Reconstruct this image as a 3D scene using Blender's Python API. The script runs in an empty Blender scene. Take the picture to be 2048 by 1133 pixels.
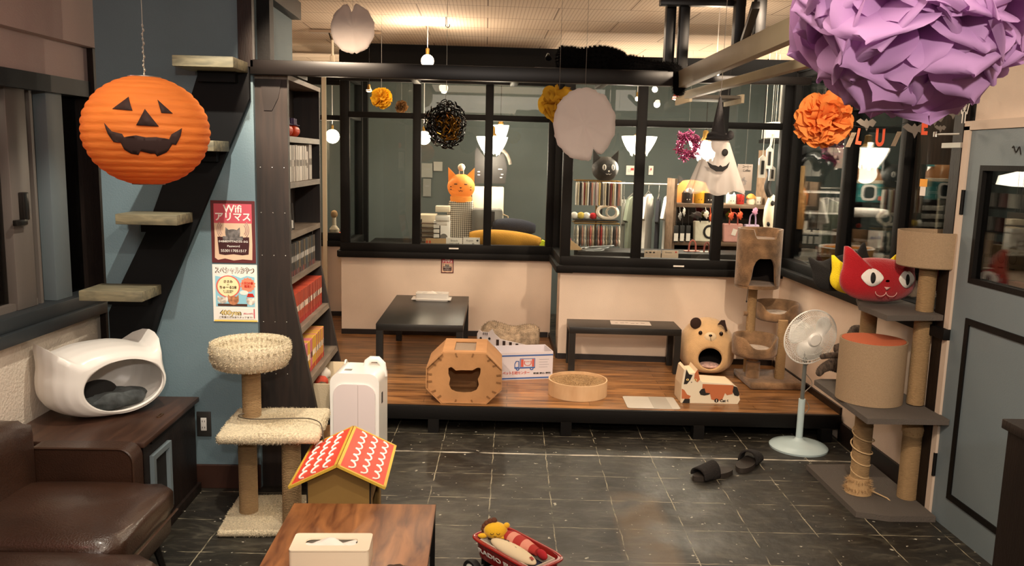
import bpy, bmesh, math, random
from mathutils import Vector, Matrix, Euler
random.seed(7)
R = random.Random(11)
PI = math.pi
C = bpy.context.scene.collection
sc = bpy.context.scene

# ------------------------------------------------------------------ camera
CAMH = 1.78
XW = Vector((0.99917008, 0.01971103, 0.03564571))    # world axes seen in camera space (x right, y down, z forward)
YW = Vector((-0.03227792, -0.15063031, 0.98806308))
ZW = Vector((0.02484507, -0.98839364, -0.14986906))
FPX = 1653.0
cam_d = bpy.data.cameras.new('camera'); cam = bpy.data.objects.new('camera', cam_d); C.objects.link(cam)
cam_d.sensor_width = 36; cam_d.lens = 36*FPX/2048; cam_d.clip_start = 0.05; cam_d.clip_end = 200
def c2w(v): return Vector((XW.dot(v), YW.dot(v), ZW.dot(v)))
rx, ux, bx_ = c2w(Vector((1,0,0))), c2w(Vector((0,-1,0))), c2w(Vector((0,0,-1)))
m = Matrix((rx, ux, bx_)).transposed().to_4x4(); m.translation = Vector((0,0,CAMH))
cam.matrix_world = m
sc.camera = cam
def ray(x, y): return c2w(Vector((x-1024, y-566.5, FPX)))
def gy(x, y, Y):                      # point seen at pixel (x, y) on the plane Y
    d = ray(x, y); return Vector((0,0,CAMH)) + d*(Y/d.y)
def gx(x, y, X):
    d = ray(x, y); return Vector((0,0,CAMH)) + d*(X/d.x)
def gz(x, y, Z):
    d = ray(x, y); return Vector((0,0,CAMH)) + d*((Z-CAMH)/d.z)

# ------------------------------------------------------------------ world, exposure
w = bpy.data.worlds.new('night'); sc.world = w; w.use_nodes = True
w.node_tree.nodes['Background'].inputs[0].default_value = (0.30, 0.36, 0.5, 1)
w.node_tree.nodes['Background'].inputs[1].default_value = 0.02
sc.view_settings.view_transform = 'Standard'; sc.view_settings.look = 'None'
sc.view_settings.gamma = 1; sc.view_settings.use_curve_mapping = False
sc.view_settings.exposure = 0.75
sc.cycles.max_bounces = 8; sc.cycles.diffuse_bounces = 4; sc.cycles.glossy_bounces = 4
sc.cycles.transparent_max_bounces = 16; sc.cycles.sample_clamp_indirect = 6

WARM = (1.0, 0.78, 0.57)
WHITEW = (1.0, 0.86, 0.68)
def spot(loc, tgt, power, ang=70, blend=0.5, col=WHITEW, r=0.03):
    l = bpy.data.lights.new('ceiling_spot_light', 'SPOT'); l.energy = power; l.color = col
    l.spot_size = math.radians(ang); l.spot_blend = blend; l.shadow_soft_size = r
    o = bpy.data.objects.new('ceiling_spot_light', l); C.objects.link(o); o.location = loc
    o.rotation_euler = (Vector(tgt)-Vector(loc)).to_track_quat('-Z', 'Y').to_euler(); return o
def point(loc, power, col=WARM, r=0.05):
    l = bpy.data.lights.new('lamp_light', 'POINT'); l.energy = power; l.color = col; l.shadow_soft_size = r
    o = bpy.data.objects.new('lamp_light', l); C.objects.link(o); o.location = loc; return o
def area(loc, tgt, power, sx, sy, col=WARM):
    l = bpy.data.lights.new('added_fill_light', 'AREA'); l.energy = power; l.color = col; l.shape = 'RECTANGLE'
    l.size = sx; l.size_y = sy
    o = bpy.data.objects.new('added_fill_light', l); C.objects.link(o); o.location = loc
    o.rotation_euler = (Vector(tgt)-Vector(loc)).to_track_quat('-Z', 'Y').to_euler(); return o
# track spots of the cafe room (behind and above the viewer), plus added fills
spot((-0.45, 2.2, 2.6), (-1.35, 3.9, 0.45), 38, 62, 0.45, (1,.88,.70), 0.025)
spot((-1.15, 3.35, 2.66), (-1.35, 3.95, 0.5), 62, 84, 0.35, (1,.90,.74), 0.012)   # pod, scratching tree, teal wall
spot((-0.15, 2.7, 2.6), (-0.75, 4.6, 0.3), 70, 50, 0.5, (1,.88,.72), 0.025)    # purifier, toy house
spot((-1.0, 3.6, 2.6), (-0.2, 6.9, 0.3), 100, 62, 0.7, WARM, 0.03)    # left low table
spot((1.5, 3.3, 2.6), (1.0, 6.6, 0.5), 115, 66, 0.7, WARM, 0.03)      # right low table, bear house
spot((0.9, 1.6, 2.6), (2.2, 4.5, 0.7), 120, 62, 0.7, (1,.80,.60), 0.03)       # right scratching tree and door
spot((0.3, 1.2, 2.6), (0.5, 3.4, 0.0), 60, 80, 0.8, (1,.80,.58), 0.04)
area((0.2, 1.0, 2.62), (0.2, 1.2, 0), 34, 2.5, 2.0, (1,.84,.68))  # broad unseen fill added above the viewer, not a real panel
area((0.4, 5.4, 2.55), (0.4, 5.5, 0), 14, 2.0, 1.2, WARM)  # soft fill added over the platform, no fixture there
point((-1.75, 2.3, 2.45), 4.5, (1,.42,.38), 0.1)                       # red heater glow on the upper left
spot((0.1, -0.9, 2.45), (0.45, 3.0, 1.75), 95, 85, 0.6, (1,.88,.78), 0.06)   # lights the hanging decorations from the viewer's side
spot((-1.35, 0.9, 2.35), (-1.0, 2.3, 1.86), 34, 15, 1.0, (1,.80,.50), 0.04)   # narrow spot added to give the pumpkin lantern its hot spot
point((-2.75, 3.6, 2.3), 9, (1,.9,.7), 0.1)                             # two lamps added outside the left window to brighten the outer wall
point((-2.9, 2.0, 1.9), 6, (1,.92,.8), 0.1)

# ------------------------------------------------------------------ materials
def srgb(h):
    h = h.lstrip('#'); v = [int(h[i:i+2], 16)/255 for i in (0,2,4)]
    return tuple((x/12.92 if x <= 0.04045 else ((x+0.055)/1.055)**2.4) for x in v)+(1,)
MC = {}
def mat(name, col=None, rough=0.6, metal=0.0, var=0.0, scale=8.0, bump=0.0, bscale=60.0, emis=0.0, trans=0.0, sheen=0.0, coat=0.0, sub=0.0, stretch=(1,1,1), col2=None, spec=None):
    if name in MC: return MC[name]
    M = bpy.data.materials.new(name); M.use_nodes = True; nt = M.node_tree; N = nt.nodes; L = nt.links
    b = N['Principled BSDF']; c = srgb(col) if isinstance(col, str) else tuple(col)+(1,)
    b.inputs['Base Color'].default_value = c; b.inputs['Roughness'].default_value = rough; b.inputs['Metallic'].default_value = metal
    if coat: b.inputs['Coat Weight'].default_value = coat; b.inputs['Coat Roughness'].default_value = 0.15
    if sheen: b.inputs['Sheen Weight'].default_value = sheen; b.inputs['Sheen Roughness'].default_value = 0.4
    if spec is not None: b.inputs['Specular IOR Level'].default_value = spec
    tc = None
    if var or bump or col2:
        tc = N.new('ShaderNodeTexCoord'); mp = N.new('ShaderNodeMapping'); mp.inputs['Scale'].default_value = stretch
        L.new(tc.outputs['Object'], mp.inputs['Vector'])
    if var or col2:
        n = N.new('ShaderNodeTexNoise'); n.inputs['Scale'].default_value = scale; n.inputs['Detail'].default_value = 5
        L.new(mp.outputs[0], n.inputs['Vector'])
        r = N.new('ShaderNodeValToRGB'); r.color_ramp.elements[0].position = 0.35; r.color_ramp.elements[1].position = 0.68
        c2 = srgb(col2) if col2 else tuple(min(1, x*(1+var)) for x in c[:3])+(1,)
        c1 = c if col2 else tuple(x*(1-var) for x in c[:3])+(1,)
        r.color_ramp.elements[0].color = c1; r.color_ramp.elements[1].color = c2
        L.new(n.outputs['Fac'], r.inputs[0]); L.new(r.outputs[0], b.inputs['Base Color'])
    if bump:
        n2 = N.new('ShaderNodeTexNoise'); n2.inputs['Scale'].default_value = bscale; n2.inputs['Detail'].default_value = 4
        L.new(mp.outputs[0], n2.inputs['Vector'])
        bp = N.new('ShaderNodeBump'); bp.inputs['Strength'].default_value = bump; bp.inputs['Distance'].default_value = 0.01
        L.new(n2.outputs['Fac'], bp.inputs['Height']); L.new(bp.outputs[0], b.inputs['Normal'])
    if emis:
        b.inputs['Emission Color'].default_value = c; b.inputs['Emission Strength'].default_value = emis
    if trans:                                            # thin paper: part of the light passes
        ts = N.new('ShaderNodeBsdfTranslucent'); ts.inputs[0].default_value = c
        mx = N.new('ShaderNodeMixShader'); mx.inputs[0].default_value = trans
        out = N['Material Output']; L.new(b.outputs[0], mx.inputs[1]); L.new(ts.outputs[0], mx.inputs[2]); L.new(mx.outputs[0], out.inputs[0])
    MC[name] = M; return M
def glass_mat(name='pane_glass', tint=(0.93,0.95,0.94), refl=1.0, ior=1.45, rough=0.0):
    if name in MC: return MC[name]
    M = bpy.data.materials.new(name); M.use_nodes = True; nt = M.node_tree; N = nt.nodes; L = nt.links
    N.remove(N['Principled BSDF']); out = N['Material Output']
    t = N.new('ShaderNodeBsdfTransparent'); t.inputs[0].default_value = tint+(1,)
    g = N.new('ShaderNodeBsdfGlossy'); g.inputs['Roughness'].default_value = rough
    f = N.new('ShaderNodeFresnel'); f.inputs[0].default_value = ior
    mu = N.new('ShaderNodeMath'); mu.operation = 'MULTIPLY'; mu.inputs[1].default_value = refl
    L.new(f.outputs[0], mu.inputs[0])
    mx = N.new('ShaderNodeMixShader'); L.new(mu.outputs[0], mx.inputs[0]); L.new(t.outputs[0], mx.inputs[1]); L.new(g.outputs[0], mx.inputs[2])
    L.new(mx.outputs[0], out.inputs[0]); MC[name] = M; return M
def check_mat(name, cols, scale, axes='XZ', plaid=False):
    """woven check: two sets of stripes crossing"""
    if name in MC: return MC[name]
    M = bpy.data.materials.new(name); M.use_nodes = True; nt = M.node_tree; N = nt.nodes; L = nt.links
    b = N['Principled BSDF']; b.inputs['Roughness'].default_value = 0.85
    tc = N.new('ShaderNodeTexCoord'); sp = N.new('ShaderNodeSeparateXYZ'); L.new(tc.outputs['Object'], sp.inputs[0])
    vals = []
    for a in axes:
        mu = N.new('ShaderNodeMath'); mu.operation = 'MULTIPLY'; mu.inputs[1].default_value = scale; L.new(sp.outputs[a], mu.inputs[0])
        fr = N.new('ShaderNodeMath'); fr.operation = 'FRACT'; L.new(mu.outputs[0], fr.inputs[0])
        r = N.new('ShaderNodeValToRGB'); r.color_ramp.interpolation = 'CONSTANT'; e = r.color_ramp.elements
        e[0].position = 0; e[0].color = (0,0,0,1)
        if plaid:
            e[1].position = .12; e[1].color = (.45,.45,.45,1)
            for p, v in ((.42,1),(.46,.45),(.52,1),(.56,.45),(.88,0)):
                q = e.new(p); q.color = (v,v,v,1)
        else: e[1].position = .5; e[1].color = (1,1,1,1)
        L.new(fr.outputs[0], r.inputs[0]); vals.append(r)
    ad = N.new('ShaderNodeMix'); ad.data_type = 'RGBA'; ad.inputs[0].default_value = 0.5
    L.new(vals[0].outputs[0], ad.inputs[6]); L.new(vals[1].outputs[0], ad.inputs[7])
    rr = N.new('ShaderNodeValToRGB'); e = rr.color_ramp.elements; e[0].color = srgb(cols[0]); e[1].color = srgb(cols[2]); q = e.new(.5); q.color = srgb(cols[1])
    L.new(ad.outputs[2], rr.inputs[0]); L.new(rr.outputs[0], b.inputs['Base Color']); MC[name] = M; return M

# ------------------------------------------------------------------ mesh helpers
class MB:
    def __init__(s): s.bm = bmesh.new(); s.mi = 0
    def _tag(s, faces):
        for f in faces: f.material_index = s.mi
        return s
    def box(s, c, d, rot=None, bev=0.0, seg=2):
        g = bmesh.ops.create_cube(s.bm, size=1.0); vs = g['verts']
        M = Matrix.Translation(Vector(c)) @ (Euler(rot).to_matrix().to_4x4() if rot else Matrix.Identity(4)) @ Matrix.Diagonal((d[0], d[1], d[2], 1))
        bmesh.ops.transform(s.bm, matrix=M, verts=vs)
        fs = set(f for v in vs for f in v.link_faces)
        if bev > 0:
            es = list(set(e for v in vs for e in v.link_edges))
            r = bmesh.ops.bevel(s.bm, geom=es, offset=bev, segments=seg, affect='EDGES', profile=0.5)
            fs = set(r['faces']) | set(f for f in fs if f.is_valid)
        return s._tag([f for f in fs if f.is_valid])
    def b(s, x0, x1, y0, y1, z0, z1, bev=0.0):
        return s.box(((x0+x1)/2, (y0+y1)/2, (z0+z1)/2), (abs(x1-x0), abs(y1-y0), abs(z1-z0)), bev=bev)
    def face(s, pts):
        try: f = s.bm.faces.new([s.bm.verts.new(p) for p in pts]); f.material_index = s.mi
        except Exception: pass
        return s
    def grid(s, fn, nu, nv, cu=False, cv=False):
        V = [[s.bm.verts.new(fn(u/nu, v/nv)) for v in range(nv if cv else nv+1)] for u in range(nu if cu else nu+1)]
        fs = []
        for u in range(nu):
            for v in range(nv):
                a = V[u][v]; b_ = V[(u+1) % len(V)][v]; c = V[(u+1) % len(V)][(v+1) % len(V[0])]; d = V[u][(v+1) % len(V[0])]
                try: fs.append(s.bm.faces.new((a, b_, c, d)))
                except Exception: pass
        return s._tag(fs)
    def tube(s, pts, r, n=8, cap=True):
        pts = [Vector(p) for p in pts]; m = len(pts); rs = r if isinstance(r, (list, tuple)) else [r]*m
        prev = None; rings = []
        for i, p in enumerate(pts):
            t = (pts[min(i+1, m-1)]-pts[max(i-1, 0)])
            t = t.normalized() if t.length > 1e-9 else Vector((0,0,1))
            if prev is None:
                a = Vector((0,0,1)) if abs(t.z) < .9 else Vector((1,0,0)); nrm = t.cross(a).normalized()
            else: nrm = (prev - t*prev.dot(t)); nrm = nrm.normalized() if nrm.length > 1e-6 else t.orthogonal().normalized()
            prev = nrm; bn = t.cross(nrm)
            rings.append([s.bm.verts.new(p + (nrm*math.cos(2*PI*k/n)+bn*math.sin(2*PI*k/n))*rs[i]) for k in range(n)])
        fs = []
        for i in range(m-1):
            for k in range(n): fs.append(s.bm.faces.new((rings[i][k], rings[i][(k+1)%n], rings[i+1][(k+1)%n], rings[i+1][k])))
        if cap:
            fs.append(s.bm.faces.new(rings[0][::-1])); fs.append(s.bm.faces.new(rings[-1]))
        return s._tag(fs)
    def lathe(s, prof, n=32, c=(0,0,0), M=None, close=False):
        c = Vector(c); rings = []
        for r, z in prof:
            ring = []
            for k in range(n):
                v = Vector((max(r, 1e-5)*math.cos(2*PI*k/n), max(r, 1e-5)*math.sin(2*PI*k/n), z))
                if M: v = M @ v
                ring.append(s.bm.verts.new(v+c))
            rings.append(ring)
        fs = []
        idx = list(range(len(rings))); pairs = list(zip(idx, idx[1:])) + ([(idx[-1], 0)] if close else [])
        for i, j in pairs:
            for k in range(n): fs.append(s.bm.faces.new((rings[i][k], rings[i][(k+1)%n], rings[j][(k+1)%n], rings[j][k])))
        if not close:
            for ring, rv in ((rings[0], 1), (rings[-1], 0)):
                fs.append(s.bm.faces.new(ring[::-1] if rv else ring))
        return s._tag(fs)
    def ell(s, c, r, nu=24, nv=14, M=None, fn=None):
        c = Vector(c); prof = []
        def f(u, v):
            a = 2*PI*u; t = PI*v
            p = Vector((math.sin(t)*math.cos(a), math.sin(t)*math.sin(a), math.cos(t)))
            k = fn(p) if fn else 1.0
            q = Vector((p.x*r[0]*k, p.y*r[1]*k, p.z*r[2]*k))
            if M: q = M @ q
            return q+c
        return s.grid(lambda u, v: f(u, 0.012+v*0.976), nu, nv, cu=True)
    def prism(s, poly, d, M=None, off=0.0):
        """extrude a polygon (x, z) along y by d, centred"""
        T = (lambda v: M @ v) if M else (lambda v: v)
        A = [s.bm.verts.new(T(Vector((x, off-d/2, z)))) for x, z in poly]; B = [s.bm.verts.new(T(Vector((x, off+d/2, z)))) for x, z in poly]
        fs = [s.bm.faces.new(A), s.bm.faces.new(B[::-1])]
        n = len(poly)
        for i in range(n): fs.append(s.bm.faces.new((A[i], B[i], B[(i+1)%n], A[(i+1)%n])))
        return s._tag(fs)
    def ring(s, outer, inner, d, M=None):
        """plate with a hole; both outlines have the same number of points"""
        T = (lambda v: M @ v) if M else (lambda v: v)
        n = len(outer); L = []
        for poly in (outer, inner):
            for y in (-d/2, d/2): L.append([s.bm.verts.new(T(Vector((x, y, z)))) for x, z in poly])
        oa, ob, ia, ib = L; fs = []
        for i in range(n):
            j = (i+1) % n
            for q in ((oa[i], oa[j], ia[j], ia[i]), (ob[j], ob[i], ib[i], ib[j]), (oa[j], oa[i], ob[i], ob[j]), (ia[i], ia[j], ib[j], ib[i])):
                fs.append(s.bm.faces.new(q))
        return s._tag(fs)
    def fuzz(s, n, length, wid=0.002, rnd=R, droop=0.3, sel=None):
        """short hair blades standing on the faces made so far"""
        fl = [f for f in s.bm.faces if (sel is None or sel(f))]
        ar = [f.calc_area() for f in fl]; tot = sum(ar); new = []
        for f, a in zip(fl, ar):
            k = a/tot*n; k = int(k) + (1 if rnd.random() < k-int(k) else 0)
            vs = [v.co for v in f.verts]; f.normal_update(); nr = f.normal.copy()
            for _ in range(k):
                ws = [rnd.random()+.01 for _ in vs]; sw = sum(ws); p = sum((v*w_ for v, w_ in zip(vs, ws)), Vector())/sw
                d = (nr + Vector((rnd.uniform(-1,1), rnd.uniform(-1,1), rnd.uniform(-1,1)-droop))*.6).normalized()
                t = d.orthogonal().normalized() if rnd.random() < .5 else d.cross(d.orthogonal()).normalized()
                l = length*rnd.uniform(.5, 1.1); new.append((p-t*wid, p+t*wid, p+d*l))
        for a, b_, c in new:
            f = s.bm.faces.new((s.bm.verts.new(a), s.bm.verts.new(b_), s.bm.verts.new(c))); f.material_index = s.mi
        return s
    def build(s, name, mats, parent=None, smooth=35, loc=None, rot=None, sub=0, keepn=False):
        me = bpy.data.meshes.new(name)
        if not keepn: bmesh.ops.recalc_face_normals(s.bm, faces=s.bm.faces[:])
        s.bm.to_mesh(me); s.bm.free()
        for m_ in (mats if isinstance(mats, (list, tuple)) else [mats]): me.materials.append(m_)
        if smooth:
            me.polygons.foreach_set('use_smooth', [True]*len(me.polygons)); me.set_sharp_from_angle(angle=math.radians(smooth))
        o = bpy.data.objects.new(name, me); C.objects.link(o)
        if parent: o.parent = parent
        if loc is not None: o.location = loc
        if rot is not None: o.rotation_euler = rot
        if sub: md = o.modifiers.new('s', 'SUBSURF'); md.levels = sub; md.render_levels = sub
        return o
def tag(o, label, cat, group=None):
    o['label'] = label; o['category'] = cat
    if group: o['group'] = group
    return o
def thing(name, label, cat, loc=(0,0,0), rot=(0,0,0), group=None):
    o = bpy.data.objects.new(name, None); C.objects.link(o); o.location = loc
    o.rotation_euler = rot if isinstance(rot, (tuple, list, Euler)) else (0,0,rot); o.empty_display_size = .05
    return tag(o, label, cat, group)
def struct(name, mb, m, smooth=0):
    o = mb.build(name, m, None, smooth); o['kind'] = 'structure'; return o
def kids(o): return [c for c in bpy.data.objects if c.parent == o]
def dup(root, loc=None, rot=None, label=None, group=None, scale=None):
    def cp(o, par):
        c = o.copy(); C.objects.link(c)
        if par: c.parent = par
        for k in KM.get(o.name, []): cp(k, c)
        return c
    KM = {}
    for k in bpy.data.objects:
        if k.parent: KM.setdefault(k.parent.name, []).append(k)
    r = cp(root, None)
    if loc is not None: r.location = loc
    if rot is not None: r.rotation_euler = rot if isinstance(rot, (tuple, list, Euler)) else (0,0,rot)
    if label: r['label'] = label
    if group: r['group'] = group
    if scale: r.scale = scale
    return r
def text(name, s, size, m, parent=None, loc=(0,0,0), rot=(PI/2,0,0), depth=0.0006, bold=0.0, sx=1.0, align='CENTER', spacing=1.0, fit=None):
    cu = bpy.data.curves.new(name, 'FONT'); cu.body = s; cu.size = size; cu.extrude = depth; cu.offset = bold; cu.align_x = align; cu.align_y = 'CENTER'; cu.space_character = spacing
    cu.resolution_u = 3
    ob = bpy.data.objects.new(name, cu); C.objects.link(ob)
    dg = bpy.context.evaluated_depsgraph_get(); me = bpy.data.meshes.new_from_object(ob.evaluated_get(dg))
    bpy.data.objects.remove(ob); bpy.data.curves.remove(cu)
    me.name = name; me.materials.clear(); me.materials.append(m)
    if fit and len(me.vertices):
        xs = [v.co.x for v in me.vertices]; wd = max(xs)-min(xs); sx = fit/wd if wd > 0 else 1
    o = bpy.data.objects.new(name, me); C.objects.link(o); o.location = loc; o.rotation_euler = rot; o.scale = (sx,1,1)
    if parent: o.parent = parent
    return o
def circ(cx, cz, rx_, rz_, n=24, a0=0): return [(cx+rx_*math.cos(a0+2*PI*k/n), cz+rz_*math.sin(a0+2*PI*k/n)) for k in range(n)]
def rrect(cx, cz, w_, h_, r, k=5):
    o = []
    for sx, sz, a in ((1,1,0),(-1,1,PI/2),(-1,-1,PI),(1,-1,1.5*PI)):
        for i in range(k+1):
            t = a+PI/2*i/k; o.append((cx+sx*(w_/2-r)+r*math.cos(t), cz+sz*(h_/2-r)+r*math.sin(t)))
    return o
def arc(c, r, a0, a1, n, plane='XZ'):
    o = []
    for i in range(n+1):
        a = a0+(a1-a0)*i/n; u, v = r*math.cos(a), r*math.sin(a)
        o.append(Vector(c)+(Vector((u,0,v)) if plane == 'XZ' else Vector((u,v,0)) if plane == 'XY' else Vector((0,u,v))))
    return o
# ------------------------------------------------------------------ setting materials
def floor_mat():
    M = bpy.data.materials.new('worn_black_tiles'); M.use_nodes = True; nt = M.node_tree; N = nt.nodes; L = nt.links; b = N['Principled BSDF']
    tc = N.new('ShaderNodeTexCoord'); mp = N.new('ShaderNodeMapping'); mp.inputs['Rotation'].default_value = (0,0,math.radians(1.9)); mp.inputs['Location'].default_value = (.067, -4.10+3.3, 0)
    L.new(tc.outputs['Object'], mp.inputs[0])
    def noise(sc_, det=6, st=None, dist=0):
        n = N.new('ShaderNodeTexNoise'); n.inputs['Scale'].default_value = sc_; n.inputs['Detail'].default_value = det; n.inputs['Distortion'].default_value = dist
        if st:
            q = N.new('ShaderNodeMapping'); q.inputs['Scale'].default_value = st; L.new(mp.outputs[0], q.inputs[0]); L.new(q.outputs[0], n.inputs[0])
        else: L.new(mp.outputs[0], n.inputs[0])
        return n
    def ramp(src, p0, p1, c0=(0,0,0,1), c1=(1,1,1,1)):
        r = N.new('ShaderNodeValToRGB'); r.color_ramp.elements[0].position = p0; r.color_ramp.elements[1].position = p1
        r.color_ramp.elements[0].color = c0; r.color_ramp.elements[1].color = c1; L.new(src, r.inputs[0]); return r
    def mixc(f, a, b_):
        x = N.new('ShaderNodeMix'); x.data_type = 'RGBA'
        if hasattr(f, 'type') or not isinstance(f, float): L.new(f, x.inputs[0])
        else: x.inputs[0].default_value = f
        for i, v in ((6, a), (7, b_)):
            if isinstance(v, tuple): x.inputs[i].default_value = v
            else: L.new(v, x.inputs[i])
        return x.outputs[2]
    def mul(a, b_):
        x = N.new('ShaderNodeMath'); x.operation = 'MULTIPLY'; L.new(a, x.inputs[0])
        if isinstance(b_, float): x.inputs[1].default_value = b_
        else: L.new(b_, x.inputs[1])
        return x.outputs[0]
    br = N.new('ShaderNodeTexBrick'); br.offset = 0; br.squash = 1; br.inputs['Scale'].default_value = 1; br.inputs['Brick Width'].default_value = .315; br.inputs['Row Height'].default_value = .33
    br.inputs['Mortar Size'].default_value = .0035; br.inputs['Mortar Smooth'].default_value = .6; br.inputs['Color1'].default_value = (0,0,0,1); br.inputs['Color2'].default_value = (.3,.3,.3,1); br.inputs['Mortar'].default_value = (1,1,1,1)
    wob = noise(9, 3); ad = N.new('ShaderNodeMix'); ad.data_type = 'VECTOR'; ad.inputs[0].default_value = .016
    L.new(mp.outputs[0], ad.inputs[4]); L.new(wob.outputs['Color'], ad.inputs[5]); L.new(ad.outputs[1], br.inputs[0])
    base = ramp(noise(2.2, 8).outputs['Fac'], .3, .75, (.007,.006,.005,1), (.032,.028,.021,1)).outputs[0]
    scuff = ramp(noise(7, 10, (1,3.2,1), 1.0).outputs['Fac'], .52, .72).outputs[0]
    c = mixc(mul(scuff, .28), base, (.15,.135,.10,1))
    sc2 = ramp(noise(2.6, 12, (1,2.6,1), 2.2).outputs['Fac'], .56, .66).outputs[0]
    c = mixc(mul(sc2, .22), c, (.13,.12,.085,1))
    gm = mul(ramp(noise(8, 10).outputs['Fac'], .41, .58).outputs[0], br.outputs['Fac'])
    c = mixc(gm, c, (.36,.32,.22,1))
    ch = noise(26, 3); cp = ramp(ch.outputs['Fac'], .695, .712).outputs[0]
    c = mixc(mul(cp, .8), c, (.55,.52,.42,1))
    v = N.new('ShaderNodeTexVoronoi'); v.inputs['Scale'].default_value = 13; L.new(mp.outputs[0], v.inputs[0])
    dots = ramp(v.outputs['Distance'], .045, .06, (1,1,1,1), (0,0,0,1)).outputs[0]
    c = mixc(mul(dots, .7), c, (.6,.56,.46,1))
    # broad pale joint before the platform and a tan patch, light between shadows put in the colour
    sp = N.new('ShaderNodeSeparateXYZ'); L.new(ad.outputs[1], sp.inputs[0])
    def band(src, c0, hw, soft):
        s1 = N.new('ShaderNodeMath'); s1.operation = 'SUBTRACT'; L.new(src, s1.inputs[0]); s1.inputs[1].default_value = c0
        a1 = N.new('ShaderNodeMath'); a1.operation = 'ABSOLUTE'; L.new(s1.outputs[0], a1.inputs[0])
        return ramp(a1.outputs[0], hw, hw+soft, (1,1,1,1), (0,0,0,1)).outputs[0]
    ln = mul(band(sp.outputs[1], 3.3+.66, .004, .008), ramp(noise(5, 8).outputs['Fac'], .38, .56).outputs[0])
    c = mixc(ln, c, (.62,.57,.47,1))
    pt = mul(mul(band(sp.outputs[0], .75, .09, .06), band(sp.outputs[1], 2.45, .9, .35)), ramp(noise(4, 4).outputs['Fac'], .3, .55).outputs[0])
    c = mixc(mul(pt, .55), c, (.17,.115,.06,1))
    L.new(c, b.inputs['Base Color'])
    rr = ramp(noise(4, 7).outputs['Fac'], .3, .7, (.34,.34,.34,1), (.62,.62,.62,1)); L.new(rr.outputs[0], b.inputs['Roughness'])
    bp = N.new('ShaderNodeBump'); bp.inputs['Strength'].default_value = .45; bp.inputs['Distance'].default_value = .01
    L.new(noise(14, 8).outputs['Fac'], bp.inputs['Height']); L.new(bp.outputs[0], b.inputs['Normal'])
    return M
def wood_mat(name, c1, c2, gap, w_=1.2, h_=.09, scale=1, rough=.35, stretch=(1,9,1), rotz=0.0):
    M = bpy.data.materials.new(name); M.use_nodes = True; nt = M.node_tree; N = nt.nodes; L = nt.links; b = N['Principled BSDF']; b.inputs['Roughness'].default_value = rough
    tc = N.new('ShaderNodeTexCoord'); mr = N.new('ShaderNodeMapping'); mr.inputs['Rotation'].default_value = (0,0,rotz); L.new(tc.outputs['Object'], mr.inputs[0])
    mp = N.new('ShaderNodeMapping'); mp.inputs['Scale'].default_value = stretch; L.new(mr.outputs[0], mp.inputs[0])
    n = N.new('ShaderNodeTexNoise'); n.inputs['Scale'].default_value = 3*scale; n.inputs['Detail'].default_value = 9; n.inputs['Distortion'].default_value = .5; L.new(mp.outputs[0], n.inputs[0])
    r = N.new('ShaderNodeValToRGB'); r.color_ramp.elements[0].position = .32; r.color_ramp.elements[1].position = .68; r.color_ramp.elements[0].color = srgb(c1); r.color_ramp.elements[1].color = srgb(c2); L.new(n.outputs['Fac'], r.inputs[0])
    col = r.outputs[0]
    if gap:
        br = N.new('ShaderNodeTexBrick'); br.inputs['Scale'].default_value = 1; br.inputs['Brick Width'].default_value = w_; br.inputs['Row Height'].default_value = h_; br.inputs['Mortar Size'].default_value = .0018
        br.inputs['Color1'].default_value = (.72,.72,.72,1); br.inputs['Color2'].default_value = (1.15,1.1,1.05,1); br.inputs['Mortar'].default_value = (.25,.22,.2,1); L.new(mr.outputs[0], br.inputs[0])
        mx = N.new('ShaderNodeMix'); mx.data_type = 'RGBA'; mx.blend_type = 'MULTIPLY'; mx.inputs[0].default_value = 1; L.new(col, mx.inputs[6]); L.new(br.outputs['Color'], mx.inputs[7]); col = mx.outputs[2]
    L.new(col, b.inputs['Base Color']); MC[name] = M; return M
def ceil_mat():
    M = bpy.data.materials.new('perforated_ceiling_board'); M.use_nodes = True; nt = M.node_tree; N = nt.nodes; L = nt.links; b = N['Principled BSDF']; b.inputs['Roughness'].default_value = .9
    tc = N.new('ShaderNodeTexCoord')
    def brick(w_, h_, ms, off, c1, cm, fr=2):
        br = N.new('ShaderNodeTexBrick'); br.offset = off; br.inputs['Scale'].default_value = 1; br.inputs['Brick Width'].default_value = w_; br.inputs['Row Height'].default_value = h_; br.inputs['Mortar Size'].default_value = ms
        br.inputs['Color1'].default_value = c1; br.inputs['Color2'].default_value = c1; br.inputs['Mortar'].default_value = cm; L.new(tc.outputs['Object'], br.inputs[0]); return br.outputs['Color']
    a = brick(.9, .45, .004, .5, (1,1,1,1), (.35,.3,.27,1)); g = brick(.024, .45, .0035, 0, srgb('#d8c6b1'), srgb('#c2ad97'))
    mx = N.new('ShaderNodeMix'); mx.data_type = 'RGBA'; mx.blend_type = 'MULTIPLY'; mx.inputs[0].default_value = 1; L.new(a, mx.inputs[6]); L.new(g, mx.inputs[7]); L.new(mx.outputs[2], b.inputs['Base Color'])
    return M
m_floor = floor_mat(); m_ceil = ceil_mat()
m_plat = wood_mat('platform_boards', '#583820', '#ad7d4d', True, 1.1, .085, 1, .3, rotz=math.radians(1.9))
m_teal = mat('teal_paint', '#667b84', .75, var=.05, scale=3, bump=.15, bscale=120)
m_grey = mat('grey_door_paint', '#6d7a80', .5, bump=.08, bscale=150)
m_white = mat('cream_wallpaper', '#e0cdbb', .85, var=.03, scale=4, bump=.2, bscale=180)
m_plaster = mat('cream_plaster', '#d8cbbb', .9, var=.06, scale=6, bump=.6, bscale=70)
m_black = mat('black_frame_paint', '#0c0a09', .6, spec=.2, bump=.08, bscale=90)
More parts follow.
